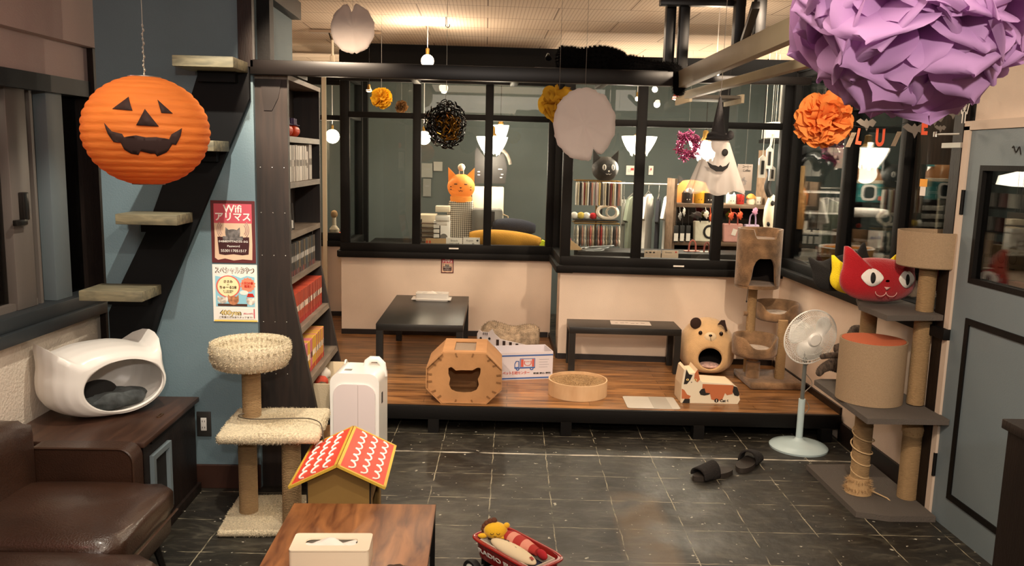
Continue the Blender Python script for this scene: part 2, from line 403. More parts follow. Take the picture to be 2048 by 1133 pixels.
m_dark = mat('dark_stained_wood', '#1a110d', .5, spec=.3, var=.3, scale=5, bump=.15, bscale=40, stretch=(6,6,.6))
m_base = mat('dark_baseboard', '#1d1310', .45, var=.3, scale=8)
m_shopw = mat('shop_wall_paint', '#4f5857', .85, var=.05, scale=2)
m_glass = glass_mat('pane_glass', (.93,.95,.94), .9)
m_lglass = glass_mat('night_window_glass', (.85,.9,.9), 1.0)
m_alu = mat('aluminium_sash', '#6d655f', .45, metal=.3)
m_shade = mat('greyed_panel', '#8c7a74', .8)
m_steel = mat('brushed_steel', '#b5b2ac', .35, metal=.9)

# ------------------------------------------------------------------ shell
ZC = 2.72
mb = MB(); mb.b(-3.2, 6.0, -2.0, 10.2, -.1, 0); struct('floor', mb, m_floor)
mb = MB(); mb.b(-3.2, 6.0, -2.0, 10.2, ZC, ZC+.1); struct('ceiling', mb, m_ceil)
# raised wooden platform
mb = MB(); TOP = .175
PL = [(-1.95,5.27),(2.345,5.128),(2.345,6.42),(.62,6.54),(.62,7.33),(-1.26,7.33),(-1.26,8.16),(-1.95,8.16)]
V = [mb.bm.verts.new((x,y,TOP)) for x,y in PL]; Wv = [mb.bm.verts.new((x,y,TOP-.02)) for x,y in PL]
mb.bm.faces.new(V); mb.bm.faces.new(Wv[::-1])
for i in range(len(PL)): mb.bm.faces.new((V[i], Wv[i], Wv[(i+1)%8], V[(i+1)%8]))
plat = struct('floor_platform', mb, m_plat)
pa = math.atan2(5.128-5.27, 2.345+1.95)
mb = MB(); mb.box((.1975,5.199-.012,TOP-.045), (4.3,.03,.09), (0,0,pa), .003); mb.build('platform_edge', m_black, plat)
mb = MB(); mb.box((.1975,5.75,.06), (4.3,.02,.12), (0,0,pa)); mb.build('platform_back_board', m_black, plat)
for x in (-1.7, -.3, .56, 1.42, 2.25):
    mb = MB(); mb.box((x, 5.25+(x+1.95)*(-.0331)+.005, .045), (.07,.07,.09)); mb.build('platform_leg', m_black, plat)
for x in (.79,1.60): mb = MB(); mb.box((x,5.72-.033*x,.055),(.018,.004,.018)); mb.build('cyan_sticker', mat('cyan_sticker','#5fc7d0',.6), plat)
# left wall, turned a little
LT = Matrix.Translation((-2.07, 4.535, 0)) @ Matrix.Rotation(-PI/2-.057, 4, 'Z')   # local x runs towards the viewer, local y points into the room (+X)
def lbox(mb, u0, u1, h0, h1, z0, z1, bev=0):
    k = 1.067; fz = lambda z: z if z in (0, ZC) else z*k-.119
    mb.b(u0*k, u1*k, h0*k, h1*k, fz(z0), fz(z1), bev); return mb
def left(name, mb, m, par=None, smooth=0):
    o = mb.build(name, m, par, smooth)
    if par is None: o.matrix_world = LT; o['kind'] = 'structure'
    return o
# after the rotation local +y points to +x of the room
mb = MB(); lbox(mb, -.25, 6.2, -.12, 0, 0, .97); wl = left('wall_left', mb, m_plaster)
mb = MB(); lbox(mb, -.25, 6.2, -.16, .012, 2.02, 2.095); left('trim_1', mb, mat('lintel_paint', '#24282b', .6))
m_up = mat('upper_wall_paint', '#b5a09a', .8, bump=.2, bscale=120)
mb = MB(); lbox(mb, -.25, 6.2, -.12, .0, 2.095, 2.255); left('wall_left_upper', mb, m_up)
mb = MB(); lbox(mb, -.25, 6.2, -.12, .05, 2.255, ZC); left('wall_left_box', mb, m_up)
win = bpy.data.objects.new('window_1', None); C.objects.link(win); win.matrix_world = LT; win['kind'] = 'structure'
mb = MB(); lbox(mb, -.25, 6.2, -.14, .05, .955, 1.01, .004); lbox(mb, -.25, 6.2, -.14, .03, 1.01, 1.07, .003); mb.build('window_sill', mat('painted_sill', '#23292d', .5), win)
mb = MB(); lbox(mb, .27, .40, -.13, -.01, 1.07, 2.1, .003); mb.build('window_post', mat('window_post_paint', '#5a6468', .55), win)
mb = MB(); lbox(mb, .52, .66, -.11, -.03, 1.07, 2.1, .004); lbox(mb, .455, .475, -.1, -.04, 1.07, 2.1); lbox(mb, 1.7, 1.8, -.12, -.04, 1.07, 2.1, .004); lbox(mb, .5, 6.0, -.11, -.04, 1.07, 1.10); lbox(mb, .5, 6.0, -.11, -.04, 2.06, 2.1)
mb.build('window_frame', m_alu, win)
mb = MB(); lbox(mb, .40, 6.0, -.075, -.071, 1.07, 2.1); mb.build('window_pane', m_lglass, win)
mb = MB(); lbox(mb, .0, .27, -.075, -.071, 1.07, 2.1); mb.build('window_pane', m_lglass, win)
mb = MB(); lbox(mb, .575, .615, -.03, -.005, 1.46, 1.58, .005); lbox(mb, .60, .68, -.02, 0.0, 1.44, 1.465, .004); mb.build('window_latch', mat('latch_metal', '#3a3633', .3, metal=.8), win)
# masonry return of the left wall beyond the glass and dark jamb
mb = MB(); lbox(mb, -.10, .07, -.5, -.14, 1.0, 2.12); left('wall_left_outer', mb, mat('outer_render', '#6b6354', .95, bump=.6, bscale=60))
mb = MB(); lbox(mb, -.05, .05, -.13, .03, 0, ZC); left('trim_2', mb, m_dark)
# partition with blue-grey paint and its return beside the bookcase
mb = MB(); mb.b(-1.925, -1.16, 4.25, 4.31, 0, ZC); struct('wall_middle', mb, m_teal)
mb = MB(); mb.b(-1.20, -1.165, 4.31, 5.14, 0, ZC); struct('wall_middle_return', mb, m_teal)
mb = MB(); mb.b(-1.91, -1.16, 4.232, 4.25, 0, .13, .003); struct('baseboard_middle', mb, mat('baseboard_brown', '#3a2219', .45, var=.2, scale=6))
mb = MB(); mb.b(-1.215, -1.145, 4.20, 4.25, 2.19, ZC); struct('trim_3', mb, m_dark)
mb = MB(); mb.b(-1.165, -1.10, 4.36, 4.44, 2.19, ZC); struct('trim_4', mb, m_black)
mb = MB(); mb.b(-1.165, -1.11, 4.44, 5.14, 2.56, 2.66); struct('trim_5', mb, m_dark)
# back walls below the windows
mb = MB(); mb.b(-1.26, .62, 7.35, 7.45, 0, .89); mb.b(-1.26, -1.16, 7.45, 8.18, 0, .89); struct('wall_back', mb, m_white)
mb = MB(); mb.b(-2.1, -1.26, 8.18, 8.28, 0, .89); struct('wall_back_left', mb, m_white)
aR = math.atan2(6.42-6.54, 2.36-.62); LR = math.hypot(6.42-6.54, 2.36-.62)
mb = MB(); mb.b(0, LR, 0, .1, 0, .90); mb.b(0,.1,.1,.9,0,.90); o = struct('wall_back_right', mb, m_white); o.location = (.62,6.54,0); o.rotation_euler = (0,0,aR)
mb = MB(); mb.b(2.36, 2.46, 3.98, 6.42, 0, .94); struct('wall_right', mb, m_white)
mb = MB(); mb.b(-1.26, .60, 7.335, 7.35, TOP, TOP+.045); struct('baseboard_back', mb, m_base)
mb = MB(); mb.b(-2.1, -1.26, 8.165, 8.18, TOP, TOP+.045); struct('baseboard_back_left', mb, m_base)
mb = MB(); mb.b(0, LR-.02, -.015, 0, TOP, TOP+.045); o = struct('baseboard_back_right', mb, m_base); o.location = (.62,6.54,0); o.rotation_euler = (0,0,aR)
mb = MB(); mb.b(.605, .62, 6.55, 7.33, TOP, TOP+.045); struct('baseboard_step', mb, m_base)
mb = MB(); mb.b(2.345, 2.36, 5.13, 6.41, TOP, TOP+.045); mb.b(2.343, 2.36, 3.99, 5.13, 0, .13); struct('baseboard_right', mb, m_base)
# cafe walls around and behind the viewer
mb = MB(); mb.b(2.36, 2.46, -2.0, 3.03, 0, ZC); mb.b(2.36, 2.46, 3.03, 3.99, 1.985, ZC); struct('wall_right_front', mb, m_white)
mb = MB(); mb.b(-3.0, 2.46, -2.0, -1.9, 0, ZC); struct('wall_front', mb, m_white)
mb = MB(); mb.b(-2.1, -2.0, 4.8, 8.28, 0, ZC); struct('wall_far_left', mb, m_white)
# partition windows
def window(n, P0, P1, z0, z1, posts, trans, head, pw=.05, t=.07, gl=m_glass, fm=m_black, flip=1, sill=.09, top=2.60):
    P0 = Vector(P0); P1 = Vector(P1); d = P1-P0; Ln = d.length; a = math.atan2(d.y, d.x)
    e = bpy.data.objects.new('window_%d' % n, None); C.objects.link(e); e.location = (P0.x, P0.y, 0); e.rotation_euler = (0,0,a); e['kind'] = 'structure'
    mb = MB(); mb.b(0, Ln, -.01, t+.01, z0+.04, z0+.115, .003); mb.b(0, Ln, 0, t, head, top)
    mb.b(0, Ln, .005, t-.005, trans-.025, trans+.025, .003); mb.b(0, Ln, .005, t-.005, head-.04, head)
    mb.build('window_frame', fm, e)
    for p in posts: mb = MB(); mb.b(p-pw/2, p+pw/2, -.005, t+.005, z0+.1, head, .003); mb.build('window_mullion', fm, e)
    mb = MB(); mb.b(-.02 if sill else 0, Ln+.02 if sill else Ln, -sill/2-.01, t+.03, z0-.01, z0+.045, .004); mb.build('window_sill', fm, e)
    ps = sorted(posts)
    for p, q in zip(ps, ps[1:]):
        mb = MB(); mb.b(p+pw/2-.004, q-pw/2+.004, t/2-.002, t/2+.002, z0+.11, head-.03); mb.build('window_pane', gl, e)
    return e
def xat(px, py, Y): return gy(px, py, Y).x
w2 = window(2, (-1.26,7.35), (.62,7.35), .885, 0, [.03]+[xat(p,350,7.35)+1.26 for p in (833,976.5)]+[1.85], 2.12, 2.47, .07, top=ZC)
mb = MB(); mb.b(.03+.9, 1.0, -.02, -.016, .915, .925); 
def ton(px, py):   # distance along the slanted back right window for a pixel
    d = ray(px, py); k = (6.42-6.54)/(2.36-.62); x = 6.54 - k*.62; t = x/(d.y-k*d.x); p = Vector((0,0,CAMH))+d*t
    return math.hypot(p.x-.62, p.y-6.54)
w3 = window(3, (.62,6.54), (2.36,6.42), .90, 0, [.035]+[ton(p,350) for p in (1279.5,1441)]+[LR-.03], 2.07, 2.47, .075, top=2.565)
w4 = window(4, (.62,7.35), (.62,6.54), .89, 0, [.04,.77], 2.1, 2.47, .06, sill=.05)
def yat(px, py): return gx(px, py, 2.36).y
w5 = window(5, (2.36,6.42), (2.36,3.99), .94, 0, [.03]+[6.42-yat(p,q) for p,q in ((1684,400),(1797,400))]+[2.43-.03], 2.16, 2.47, .065)
w6 = window(6, (-2.0,8.18), (-1.26,8.18), .885, 0, [.03,.66], 2.12, 2.47, .06)
w7 = window(7, (-1.26,8.18), (-1.26,7.35), .885, 0, [.03,.80], 2.12, 2.47, .05, sill=0.05)
# brown timber bay beside the door, behind the garland
mb = MB(); o_ = yat(1812,350); i_ = yat(1925,350)
mb.ring([(0,0.99),(o_-4.02,0.99),(o_-4.02,2.14),(0,2.14)], [(.07,1.02),(o_-4.02-.13,1.02),(o_-4.02-.13,1.80),(.07,1.80)], .03); 
o = struct('trim_6', mb, mat('brown_timber', '#4d382b', .55, var=.25, scale=6, stretch=(8,8,1))); o.location = (2.412, o_-.01, 0); o.rotation_euler = (0,0,-PI/2)
# ceiling header bands
mb = MB(); mb.b(-1.26, .62, 7.30, 7.35, 2.40, 2.655); struct('trim_7', mb, m_black)
mb = MB(); mb.b(.02, LR, -.05, 0, 2.40, 2.565); o = struct('trim_8', mb, m_black); o.location = (.62,6.54,0); o.rotation_euler = (0,0,aR)
# door on the right
X0 = 2.36
d1 = bpy.data.objects.new('door_1', None); C.objects.link(d1); d1.location = (X0, 3.97, 0); d1.rotation_euler = (0,0,-PI/2); d1['kind'] = 'structure'
def rect(x0,x1,z0,z1): return [(x0,z0),(x1,z0),(x1,z1),(x0,z1)]
mb = MB(); mb.mi = 0
mb.ring(rect(.0,.90,.0,1.965), rect(.105,.79,.0+1.24,1.80), .04)
mb.build('door_leaf', m_grey, d1, 0)
mb = MB(); mb.ring(rect(.105,.79,1.24,1.80), rect(.13,.765,1.265,1.775), .05); mb.build('window_frame', m_black, d1, 0)
mb = MB(); mb.b(.13,.765,-.003,.003,1.265,1.775); mb.build('window_pane', m_glass, d1, 0)
mb = MB(); mb.ring(rect(.125,.77,.155,1.07), rect(.155,.74,.185,1.04), .056); mb.build('panel_moulding', m_black, d1, 0)
mb = MB(); mb.b(-.05,-.005,-.03,.06,0,1.985); mb.b(-.05,.95,-.03,.06,1.967,2.01); mb.b(.905,.95,-.03,.06,0,1.985); struct_o = mb.build('door_jamb', mat('cream_jamb', '#cbb8a6', .6), d1, 0)
for z in (.28, 1.62):
    mb = MB(); mb.tube([(-.004,-.03,z-.06),(-.004,-.03,z+.06)], .008, 8); mb.b(-.03,.0,-.026,-.02,z-.06,z+.06); mb.build('door_hinge', m_black, d1)
mb = MB(); mb.b(-.14,-.055,-.032,.04,0,2.45); o = mb.build('door_post', m_dark, d1, 0)
# shop shell beyond the glass
mb = MB(); mb.b(-2.1, 6.0, 9.4, 9.5, 0, ZC); struct('wall_shop_back', mb, m_shopw)
mb = MB(); mb.b(5.4, 5.5, 1.5, 9.4, 0, ZC); struct('wall_shop_right', mb, m_shopw)
mb = MB(); mb.b(2.46, 5.5, 1.4, 1.5, 0, ZC); struct('wall_shop_front', mb, m_shopw)
# ================================================================== left side of the cafe
m_leather = mat('brown_leather', '#38241a', .33, var=.18, scale=5, bump=.25, bscale=140, coat=.25)
m_seam = mat('leather_piping', '#3b2619', .4)
m_carpet = mat('beige_carpet_pile', '#d6c8aa', .95, var=.22, scale=110, bump=.8, bscale=260)
m_sisal = mat('sisal_rope', '#b9986c', .9, var=.12, scale=60, bump=1.0, bscale=90, stretch=(1,1,9))
m_cardb = mat('brown_cardboard', '#a97b4f', .85, var=.08, scale=9, bump=.1, bscale=60)
m_paperw = mat('white_paper', '#ece6de', .8)
m_blk = mat('black_print', '#15110f', .7)
m_red = mat('bright_red', '#c02a20', .5)
m_pl = mat('white_plastic', '#ece9e3', .3)
m_cream = mat('cream_plastic', '#e9dcc4', .4)

# ---- sofa: seat along the left wall, arm against the cabinet
s = thing('leather_sofa', 'dark brown leather sofa with rounded arm at the lower left, against the cabinet', 'sofa', (-1.62, 2.55, 0))
def pillow_box(x0,x1,y0,y1,z0,z1, puff=.02, r=.05, nu=36, nv=18):
    """soft upholstered block"""
    cx,cy,cz = (x0+x1)/2,(y0+y1)/2,(z0+z1)/2; hx,hy,hz = (x1-x0)/2,(y1-y0)/2,(z1-z0)/2
    def f(u,v):
        a = 2*PI*u; t = PI*(.0004+.9992*v); p = Vector((math.sin(t)*math.cos(a), math.sin(t)*math.sin(a), math.cos(t)))
        m_ = (abs(p.x)**7+abs(p.y)**7+abs(p.z)**5)**(1/6.5); q = p/m_
        q = Vector((max(-1,min(1,q.x*1.04)), max(-1,min(1,q.y*1.04)), max(-1,min(1,q.z*1.04))))
        k = (1-q.x**2)*(1-q.y**2)
        return Vector((cx+q.x*hx, cy+q.y*hy, cz+q.z*hz + (puff*k if q.z > 0 else 0)))
    return f, nu, nv
for (y0,y1,x1,dz) in ((2.76,3.36,-1.27,0), (2.10,2.745,-1.10,-.005), (1.45,2.09,-1.04,0)):
    f,nu,nv = pillow_box(-1.95, x1, y0, y1, .27, .405+dz, .03)
    mb = MB(); mb.grid(lambda u,v: f(u,v)-Vector((-1.62,2.55,0)), nu, nv, cu=True); mb.build('seat_cushion', m_leather, s, 60)
mb = MB(); mb.tube([(-1.25+1.62,2.80-2.55,.30),(-1.25+1.62,3.30-2.55,.30)], .005, 6); mb.tube([(-1.09+1.62,2.13-2.55,.30),(-1.09+1.62,2.72-2.55,.30)], .005, 6); mb.build('piping', m_seam, s)
mb = MB(); mb.b(-.30,.33,-1.1,.80,.17,.285,.02); mb.build('seat_base', m_leather, s)
f,nu,nv = pillow_box(-2.07, -1.84, 1.45, 3.38, .20, .70, .02)
mb = MB(); mb.grid(lambda u,v: f(u,v)-Vector((-1.62,2.55,0)), 48, 24, cu=True); mb.build('backrest', m_leather, s, 60)
arm = rrect(0,0,.46,.36,.06,6)
mb = MB(); mb.prism(arm, .10, Matrix.Translation((-1.69+1.62, 3.435-2.55, .345))); mb.build('armrest', m_leather, s)
mb = MB(); mb.tube([Vector((x-.07, 3.385-2.55, z+.345)) for x,z in arm]+[Vector((arm[0][0]-.07, 3.385-2.55, arm[0][1]+.345))], .006, 6, cap=False); mb.build('armrest_piping', m_seam, s)
for x,y in ((-1.30,3.25),(-1.16,2.05),(-1.85,3.25)):
    mb = MB(); mb.tube([(x+1.62-.03,y-2.55,.18),(x+1.62+.02,y-2.55,.0)], [.017,.010], 10); mb.build('leg', m_black, s)

# ---- cabinet with a cat hatch
cb = thing('cat_hatch_cabinet', 'dark brown low wooden cabinet with a grey framed cat opening, between sofa and blue wall', 'cabinet', (-1.70, 3.87, 0))
mb = MB(); mb.b(-.37,.225,-.34,.31,.03,.495); mb.build('body', m_dark, cb, 0)
mb = MB(); mb.b(-.385,.245,-.375,.325,.49,.515,.004); mb.build('top', wood_mat('cabinet_top_wood','#35221a','#4c3326',False,rough=.4,stretch=(8,1,1)), cb)
mb = MB(); mb.b(-.37,.24,-.36,.33,0,.05,.003); mb.build('plinth', m_dark, cb)
mb = MB(); mb.b(.224,.236,-.27,.27,.47,.492); mb.build('edge_rail', m_black, cb)
E1 = Matrix.Rotation(PI/2,4,'Z')
mb = MB(); mb.ring(rect(-.28,-.07,.10,.42), rect(-.255,-.095,.125,.395), .02, Matrix.Translation((.236,0,0)) @ E1); mb.build('hatch_frame', m_grey, cb, 0)
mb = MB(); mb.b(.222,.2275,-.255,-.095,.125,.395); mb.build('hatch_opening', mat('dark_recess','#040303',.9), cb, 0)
mb = MB(); mb.ring(rrect(0,0,.055,.018,.006), rrect(0,0,.043,.009,.004), .006, Matrix.Translation((.17,.0,.518)) @ Matrix.Rotation(PI/2,4,'Z') @ Matrix.Rotation(PI/2,4,'X')); mb.build('flush_pull', mat('bronze_pull','#7b604a',.35,metal=.8), cb)

# ---- white cat-head pod
pod = thing('cat_pod_bed', 'white cat head shaped pod bed with an oval opening, on the dark cabinet', 'cat bed', (-1.835,3.93,.518), math.radians(47))
def podout(t, sc_=1.0):      # outline: superellipse with two ears
    a = 2*PI*t; c_, s_ = math.cos(a), math.sin(a); w_, h_ = .268, .172
    x = w_*math.copysign(abs(c_)**.78, c_); z = h_*math.copysign(abs(s_)**.78, s_)
    for sx in (-1,1):
        ea = math.atan2(.165, sx*.25); da = (a-ea+PI) % (2*PI)-PI
        k = math.exp(-(da/.17)**2); x += sx*.03*k; z += .085*k
    return x*sc_, z*sc_
n = 64
def podf(u, v):          # v 0..1 from the rim of the hole, over the shell, to the back
    x, z = podout(u); hx, hz = -.0+.186*math.cos(2*PI*u)+.048, .122*math.sin(2*PI*u)-.018
    stations = [(0.0,-.165),(.04,-.172),(.22,-.168),(.55,-.145),(.82,-.10),(.96,-.04),(1.0,.02),(.97,.08),(.86,.13),(.6,.165),(.3,.178),(0.02,.18)]
    k = v*(len(stations)-1); i = min(int(k), len(stations)-2); f_ = k-i
    a_ = stations[i][0]+(stations[i+1][0]-stations[i][0])*f_; y = stations[i][1]+(stations[i+1][1]-stations[i][1])*f_
    if k <= 6: return Vector((hx+(x-hx)*a_, y, hz+(z-hz)*a_))
    return Vector((x*a_, y, z*a_))
mb = MB(); mb.grid(podf, n, 44, cu=True); o = mb.build('shell', m_pl, pod, 80, (0,0,.17), keepn=False)
md = o.modifiers.new('t','SOLIDIFY'); md.thickness = .012; md.offset = -1
mb = MB(); mb.ell((.04,-.06,-.115),(.15,.09,.045), 30, 14, fn=lambda p: 1+.12*math.sin(7*p.x+5*p.y)); mb.mi = 0; mb.fuzz(2600, .022, .0013)
mb.build('fluffy_blanket', mat('dark_grey_fluff','#4a4f50',.95,var=.4,scale=20), pod, 60, (0,0,.185))
mb = MB(); mb.ell((-.02,-.02,-.085),(.09,.07,.06), 24, 12); mb.fuzz(1800, .03, .0013)
mb.build('black_fleece', mat('black_fleece','#1b1a19',.95), pod, 60, (0,0,.185))

# ---- wall climbing board with steps
cl = thing('cat_climbing_wall', 'black slanting plank with wooden cat steps on the blue-grey wall', 'cat climbing steps', (-1.45,4.24,0))
m_plank = mat('black_plank', '#0d0e10', .7, spec=.2, var=.15, scale=6)
mb = MB(); mb.prism([(-1.167+1.45,2.19),(-1.40+1.45,2.19),(-1.567+1.45,1.70),(-1.70+1.45,1.357),(-1.821+1.45,1.12),(-1.90+1.45,.95),(-1.90+1.45,.53),(-1.80+1.45,.53),(-1.727+1.45,.693),(-1.613+1.45,1.022),(-1.464+1.45,1.357),(-1.167+1.45,2.037)], .03, off=-.02)
mb.build('plank', m_plank, cl, 0)
m_step = wood_mat('step_wood', '#5d5a4a', '#8d8468', False, rough=.6, stretch=(1.5,8,8), scale=2)
for (xa,xb,z,dp) in ((-1.93,-1.63,1.075,.24),(-1.75,-1.46,1.445,.22),(-1.60,-1.27,1.80,.24),(-1.45,-1.17,2.185,.24)):
    st = MB(); st.box(((xa+xb)/2+1.45, -.035-dp/2, z), (xb-xa, dp, .05), bev=.004); so = st.build('step', m_step, cl)
    st = MB(); st.box(((xa+xb)/2+1.45, -.06, z-.05), (xb-xa-.1, .05, .05)); st.build('bracket', m_plank, so)

# ---- paper on the wall
def poster(name, label, cat_, x0,x1,z0,z1, y, bg, rotz=0, tilt=0, group=None, t=.002):
    e = thing(name, label, cat_, ((x0+x1)/2, y, (z0+z1)/2), (0,tilt,rotz), group)
    mb = MB(); mb.b(-(x1-x0)/2, (x1-x0)/2, -t, 0, -(z1-z0)/2, (z1-z0)/2); mb.build('sheet', bg, e, 0); return e
def shp(e, name, poly, m_, lift=.0006, t=.0008, base=.002): mb = MB(); mb.prism(poly, t, off=-base-lift); return mb.build(name, m_, e, 0)
m_maroon = mat('maroon_print','#5c2023',.6); m_rose = mat('rose_print','#c4515f',.6); m_tan = mat('parchment_print','#d8b89c',.7)
m_dkmar = mat('dark_maroon_print','#3b1417',.6); m_gc = mat('tabby_grey_print','#6b6664',.7,var=.5,scale=50); m_wave = mat('wave_print','#b2958a',.7)
def cathead(cx, cz, r, k=1.0): 
    return [(cx+r*x, cz+r*z*k) for x,z in ((-.95,-.3),(-1,.2),(-.95,1.05),(-.55,.62),(-.2,.72),(.2,.72),(.55,.62),(.95,1.05),(1,.2),(.95,-.3),(.6,-.75),(0,-.95),(-.6,-.75))]
def wifi_poster(name, label, x0,x1,z0,z1,y, rotz=0, full=True, tilt=0):
    e = poster(name, label, 'poster', x0,x1,z0,z1,y, m_maroon, rotz, tilt); w_, h_ = x1-x0, z1-z0
    shp(e,'parchment', [(-.43*w_,-.42*h_),(-.36*w_,-.455*h_),(-.2*w_,-.43*h_),(.0,-.46*h_),(.2*w_,-.44*h_),(.42*w_,-.45*h_),(.43*w_,-.2*h_),(.42*w_,.17*h_),(-.43*w_,.17*h_),(-.42*w_,-.1*h_)], m_tan)
    shp(e,'red_panel', rect(-.43*w_,.43*w_,.14*h_,.45*h_), m_rose, .0008)
    shp(e,'dark_panel', [(-.33*w_,-.36*h_),(-.2*w_,-.375*h_),(0,-.36*h_),(.2*w_,-.375*h_),(.34*w_,-.36*h_),(.36*w_,-.2*h_),(.36*w_,-.08*h_),(.1*w_,-.09*h_),(-.36*w_,-.08*h_),(-.35*w_,-.2*h_)], m_dkmar, .001)
    shp(e,'cat_picture', cathead(-.01*w_,-.03*h_,.17*w_,.85), m_gc, .0014)
    shp(e,'cat_paws', [(-.24*w_,-.15*h_),(-.24*w_,-.07*h_),(.22*w_,-.07*h_),(.22*w_,-.13*h_),(0,-.16*h_)], m_gc, .0012)
    for sx in (-1,1):
        mb = MB()
        for r_ in (.13,.17,.21): mb.tube([Vector((sx*(.17*w_+r_*w_*math.cos(t/8*1.6-.8)*.9), -.0035, .04*h_+r_*w_*math.sin(t/8*1.6-.8)*1.1)) for t in range(9)], .006*w_*2, 4)
        mb.build('signal_waves', m_wave, e)
    text('title','Wifi', .17*h_, m_paperw, e, (0,-.004,.365*h_), bold=.0009, fit=.42*w_)
    text('title','アリマス', .15*h_, m_paperw, e, (0,-.004,.235*h_), bold=.0012, fit=.80*w_)
    text('writing','04B8E977AD35-5G', .045*h_, m_paperw, e, (0,-.004,-.155*h_), fit=.66*w_)
    text('writing','Password', .045*h_, m_paperw, e, (0,-.004,-.23*h_), fit=.28*w_)
    text('writing','5530117051517', .06*h_, m_paperw, e, (0,-.004,-.305*h_), fit=.58*w_)
    return e
wifi_poster('wifi_poster', 'large maroon wifi poster with a grey cat, on the blue-grey wall beside the bookcase', -1.385,-1.163,1.212,1.530,4.247)
wifi_poster('wifi_poster', 'tiny maroon wifi poster with a cat, on the cream wall above the left low table', xat(882,530,7.33),xat(907,530,7.33),.745,.885,7.345)
e = poster('treat_poster', 'pale blue cat treat price poster below the maroon wifi poster', 'poster', -1.385,-1.158,.905,1.203,4.247, m_paperw)
shp(e,'sky_panel', [(-.1,-.07),(.1,-.07),(.1,.085),(.06,.092),(.03,.08),(-.01,.095),(-.05,.08),(-.1,.09)], mat('pale_blue_print','#8fc6d8',.7))
shp(e,'yellow_circle', circ(-.035,.035,.062,.058), mat('red_ring_print','#d9685c',.7), .0010)
shp(e,'yellow_circle', circ(-.035,.035,.054,.052), mat('pale_yellow_print','#f3e3b0',.7), .0014)
shp(e,'orange_burst', [(.065+(.040 if k%2 else .034)*math.cos(2*PI*k/28), .045+(.040 if k%2 else .034)*math.sin(2*PI*k/28)) for k in range(28)], mat('orange_print','#e8896a',.7), .0012)
m_fur1 = mat('ginger_print','#b77a55',.8,var=.4,scale=60); m_fur2 = mat('bicolour_print','#d8ccc0',.8,var=.5,scale=45)
shp(e,'cat_picture', cathead(-.01,-.035,.028), m_fur1, .0016); shp(e,'cat_picture', cathead(-.065,-.035,.026,.8), m_fur2, .0014); shp(e,'cat_picture', cathead(.078,-.04,.022), m_fur2, .0014)
shp(e,'cat_shadow', rect(-.09,.06,-.068,-.055), mat('brown_print','#4c2d20',.8), .0011); shp(e,'red_cap', [(.058,-.018),(.098,-.018),(.09,.0),(.066,.0)], m_red, .002)
shp(e,'speech_cloud', circ(.045,.004,.022,.012), m_paperw, .0018)
shp(e,'price_panel', rect(-.09,.1,-.135,-.078), m_paperw, .0012); shp(e,'price_panel_edge', rect(.092,.098,-.13,-.08), m_rose, .0018)
shp(e,'yellow_foot', rect(-.11,.11,-.148,-.14), mat('yellow_print','#eecb62',.7), .0010)
m_out = mat('outline_print','#4b3c25',.7); m_yel = mat('letter_yellow','#efd48a',.7)
text('title','スペシャルおやつ', .034, m_out, e, (0,-.0032,.118), bold=.0016, fit=.20); text('title','スペシャルおやつ', .034, m_paperw, e, (0,-.0042,.118), bold=.0004, fit=.19)
text('writing','ささみ', .016, m_out, e, (-.035,-.0042,.06), bold=.0005); text('writing','or', .012, m_out, e, (-.035,-.0042,.045)); text('writing','ちゅーる2本', .017, m_out, e, (-.035,-.0042,.03), bold=.0005, fit=.088)
text('writing','お一人様1個限定', .007, m_out, e, (-.035,-.0042,.012)); text('writing','※土日祝は除く', .007, m_out, e, (-.035,-.0042,.004))
text('writing','1日20食', .015, m_red, e, (.065,-.0042,.053), bold=.0003, fit=.055); text('writing','限定!!', .015, m_red, e, (.065,-.0042,.036), bold=.0003, fit=.035)
text('writing','400yen', .034, m_out, e, (-.025,-.0038,-.103), bold=.0018, fit=.11); text('writing','400yen', .034, m_yel, e, (-.025,-.0046,-.103), bold=.0002, fit=.10)
text('writing','(税込440円)', .010, m_rose, e, (.065,-.0042,-.106)); text('writing','ご希望の方は店スタッフまで!', .010, m_out, e, (.0,-.0042,-.126), fit=.17)
# wall outlet
e = thing('wall_outlet', 'dark rectangular wall outlet plate with white sockets, beside the cabinet', 'outlet', (-1.452,4.249,.352))
mb = MB(); mb.box((0,-.004,0),(.075,.008,.135),bev=.003); mb.build('plate', mat('dark_plate','#33312f',.4), e)
mb = MB(); mb.box((0,-.009,0),(.030,.006,.07),bev=.002); mb.build('socket', m_pl, e)
mb = MB()
for z in (-.017,.017):
    for x in (-.006,.006): mb.box((x,-.0125,z),(.0025,.002,.009))
mb.build('slots', m_blk, e)

# ---- scratching tree with bowl (left)
def cyl(mb, x,y,z0,z1,r,n=24): return mb.lathe([(r,z0),(r,z1)], n, (x,y,0))
ct = thing('cat_tree', 'beige carpeted cat tree with a round bowl on top, in front of the blue-grey wall', 'cat tree', (-1.0,3.87,0))
def rope_post(par, x,y,z0,z1,r,name='sisal_post', m_=m_sisal):
    k = int((z1-z0)/.008); pr = []
    for i in range(k):
        z = z0+(z1-z0)*i/k; h = (z1-z0)/k
        pr += [(r-.0022,z),(r,z+h*.5)]
    pr.append((r-.002,z1)); mb = MB(); mb.lathe(pr, 20, (x,y,0)); return mb.build(name, m_, par, 50)
mb = MB(); mb.box((-.02,-.0,.02),(.40,.42,.035),(0,0,.05),bev=.015,seg=3); mb.fuzz(5000,.010,.0012); mb.build('base_board', m_carpet, ct, 60)
rope_post(ct,-.12,.0,.035,.47,.045); rope_post(ct,.12,-.13,.035,.47,.045)
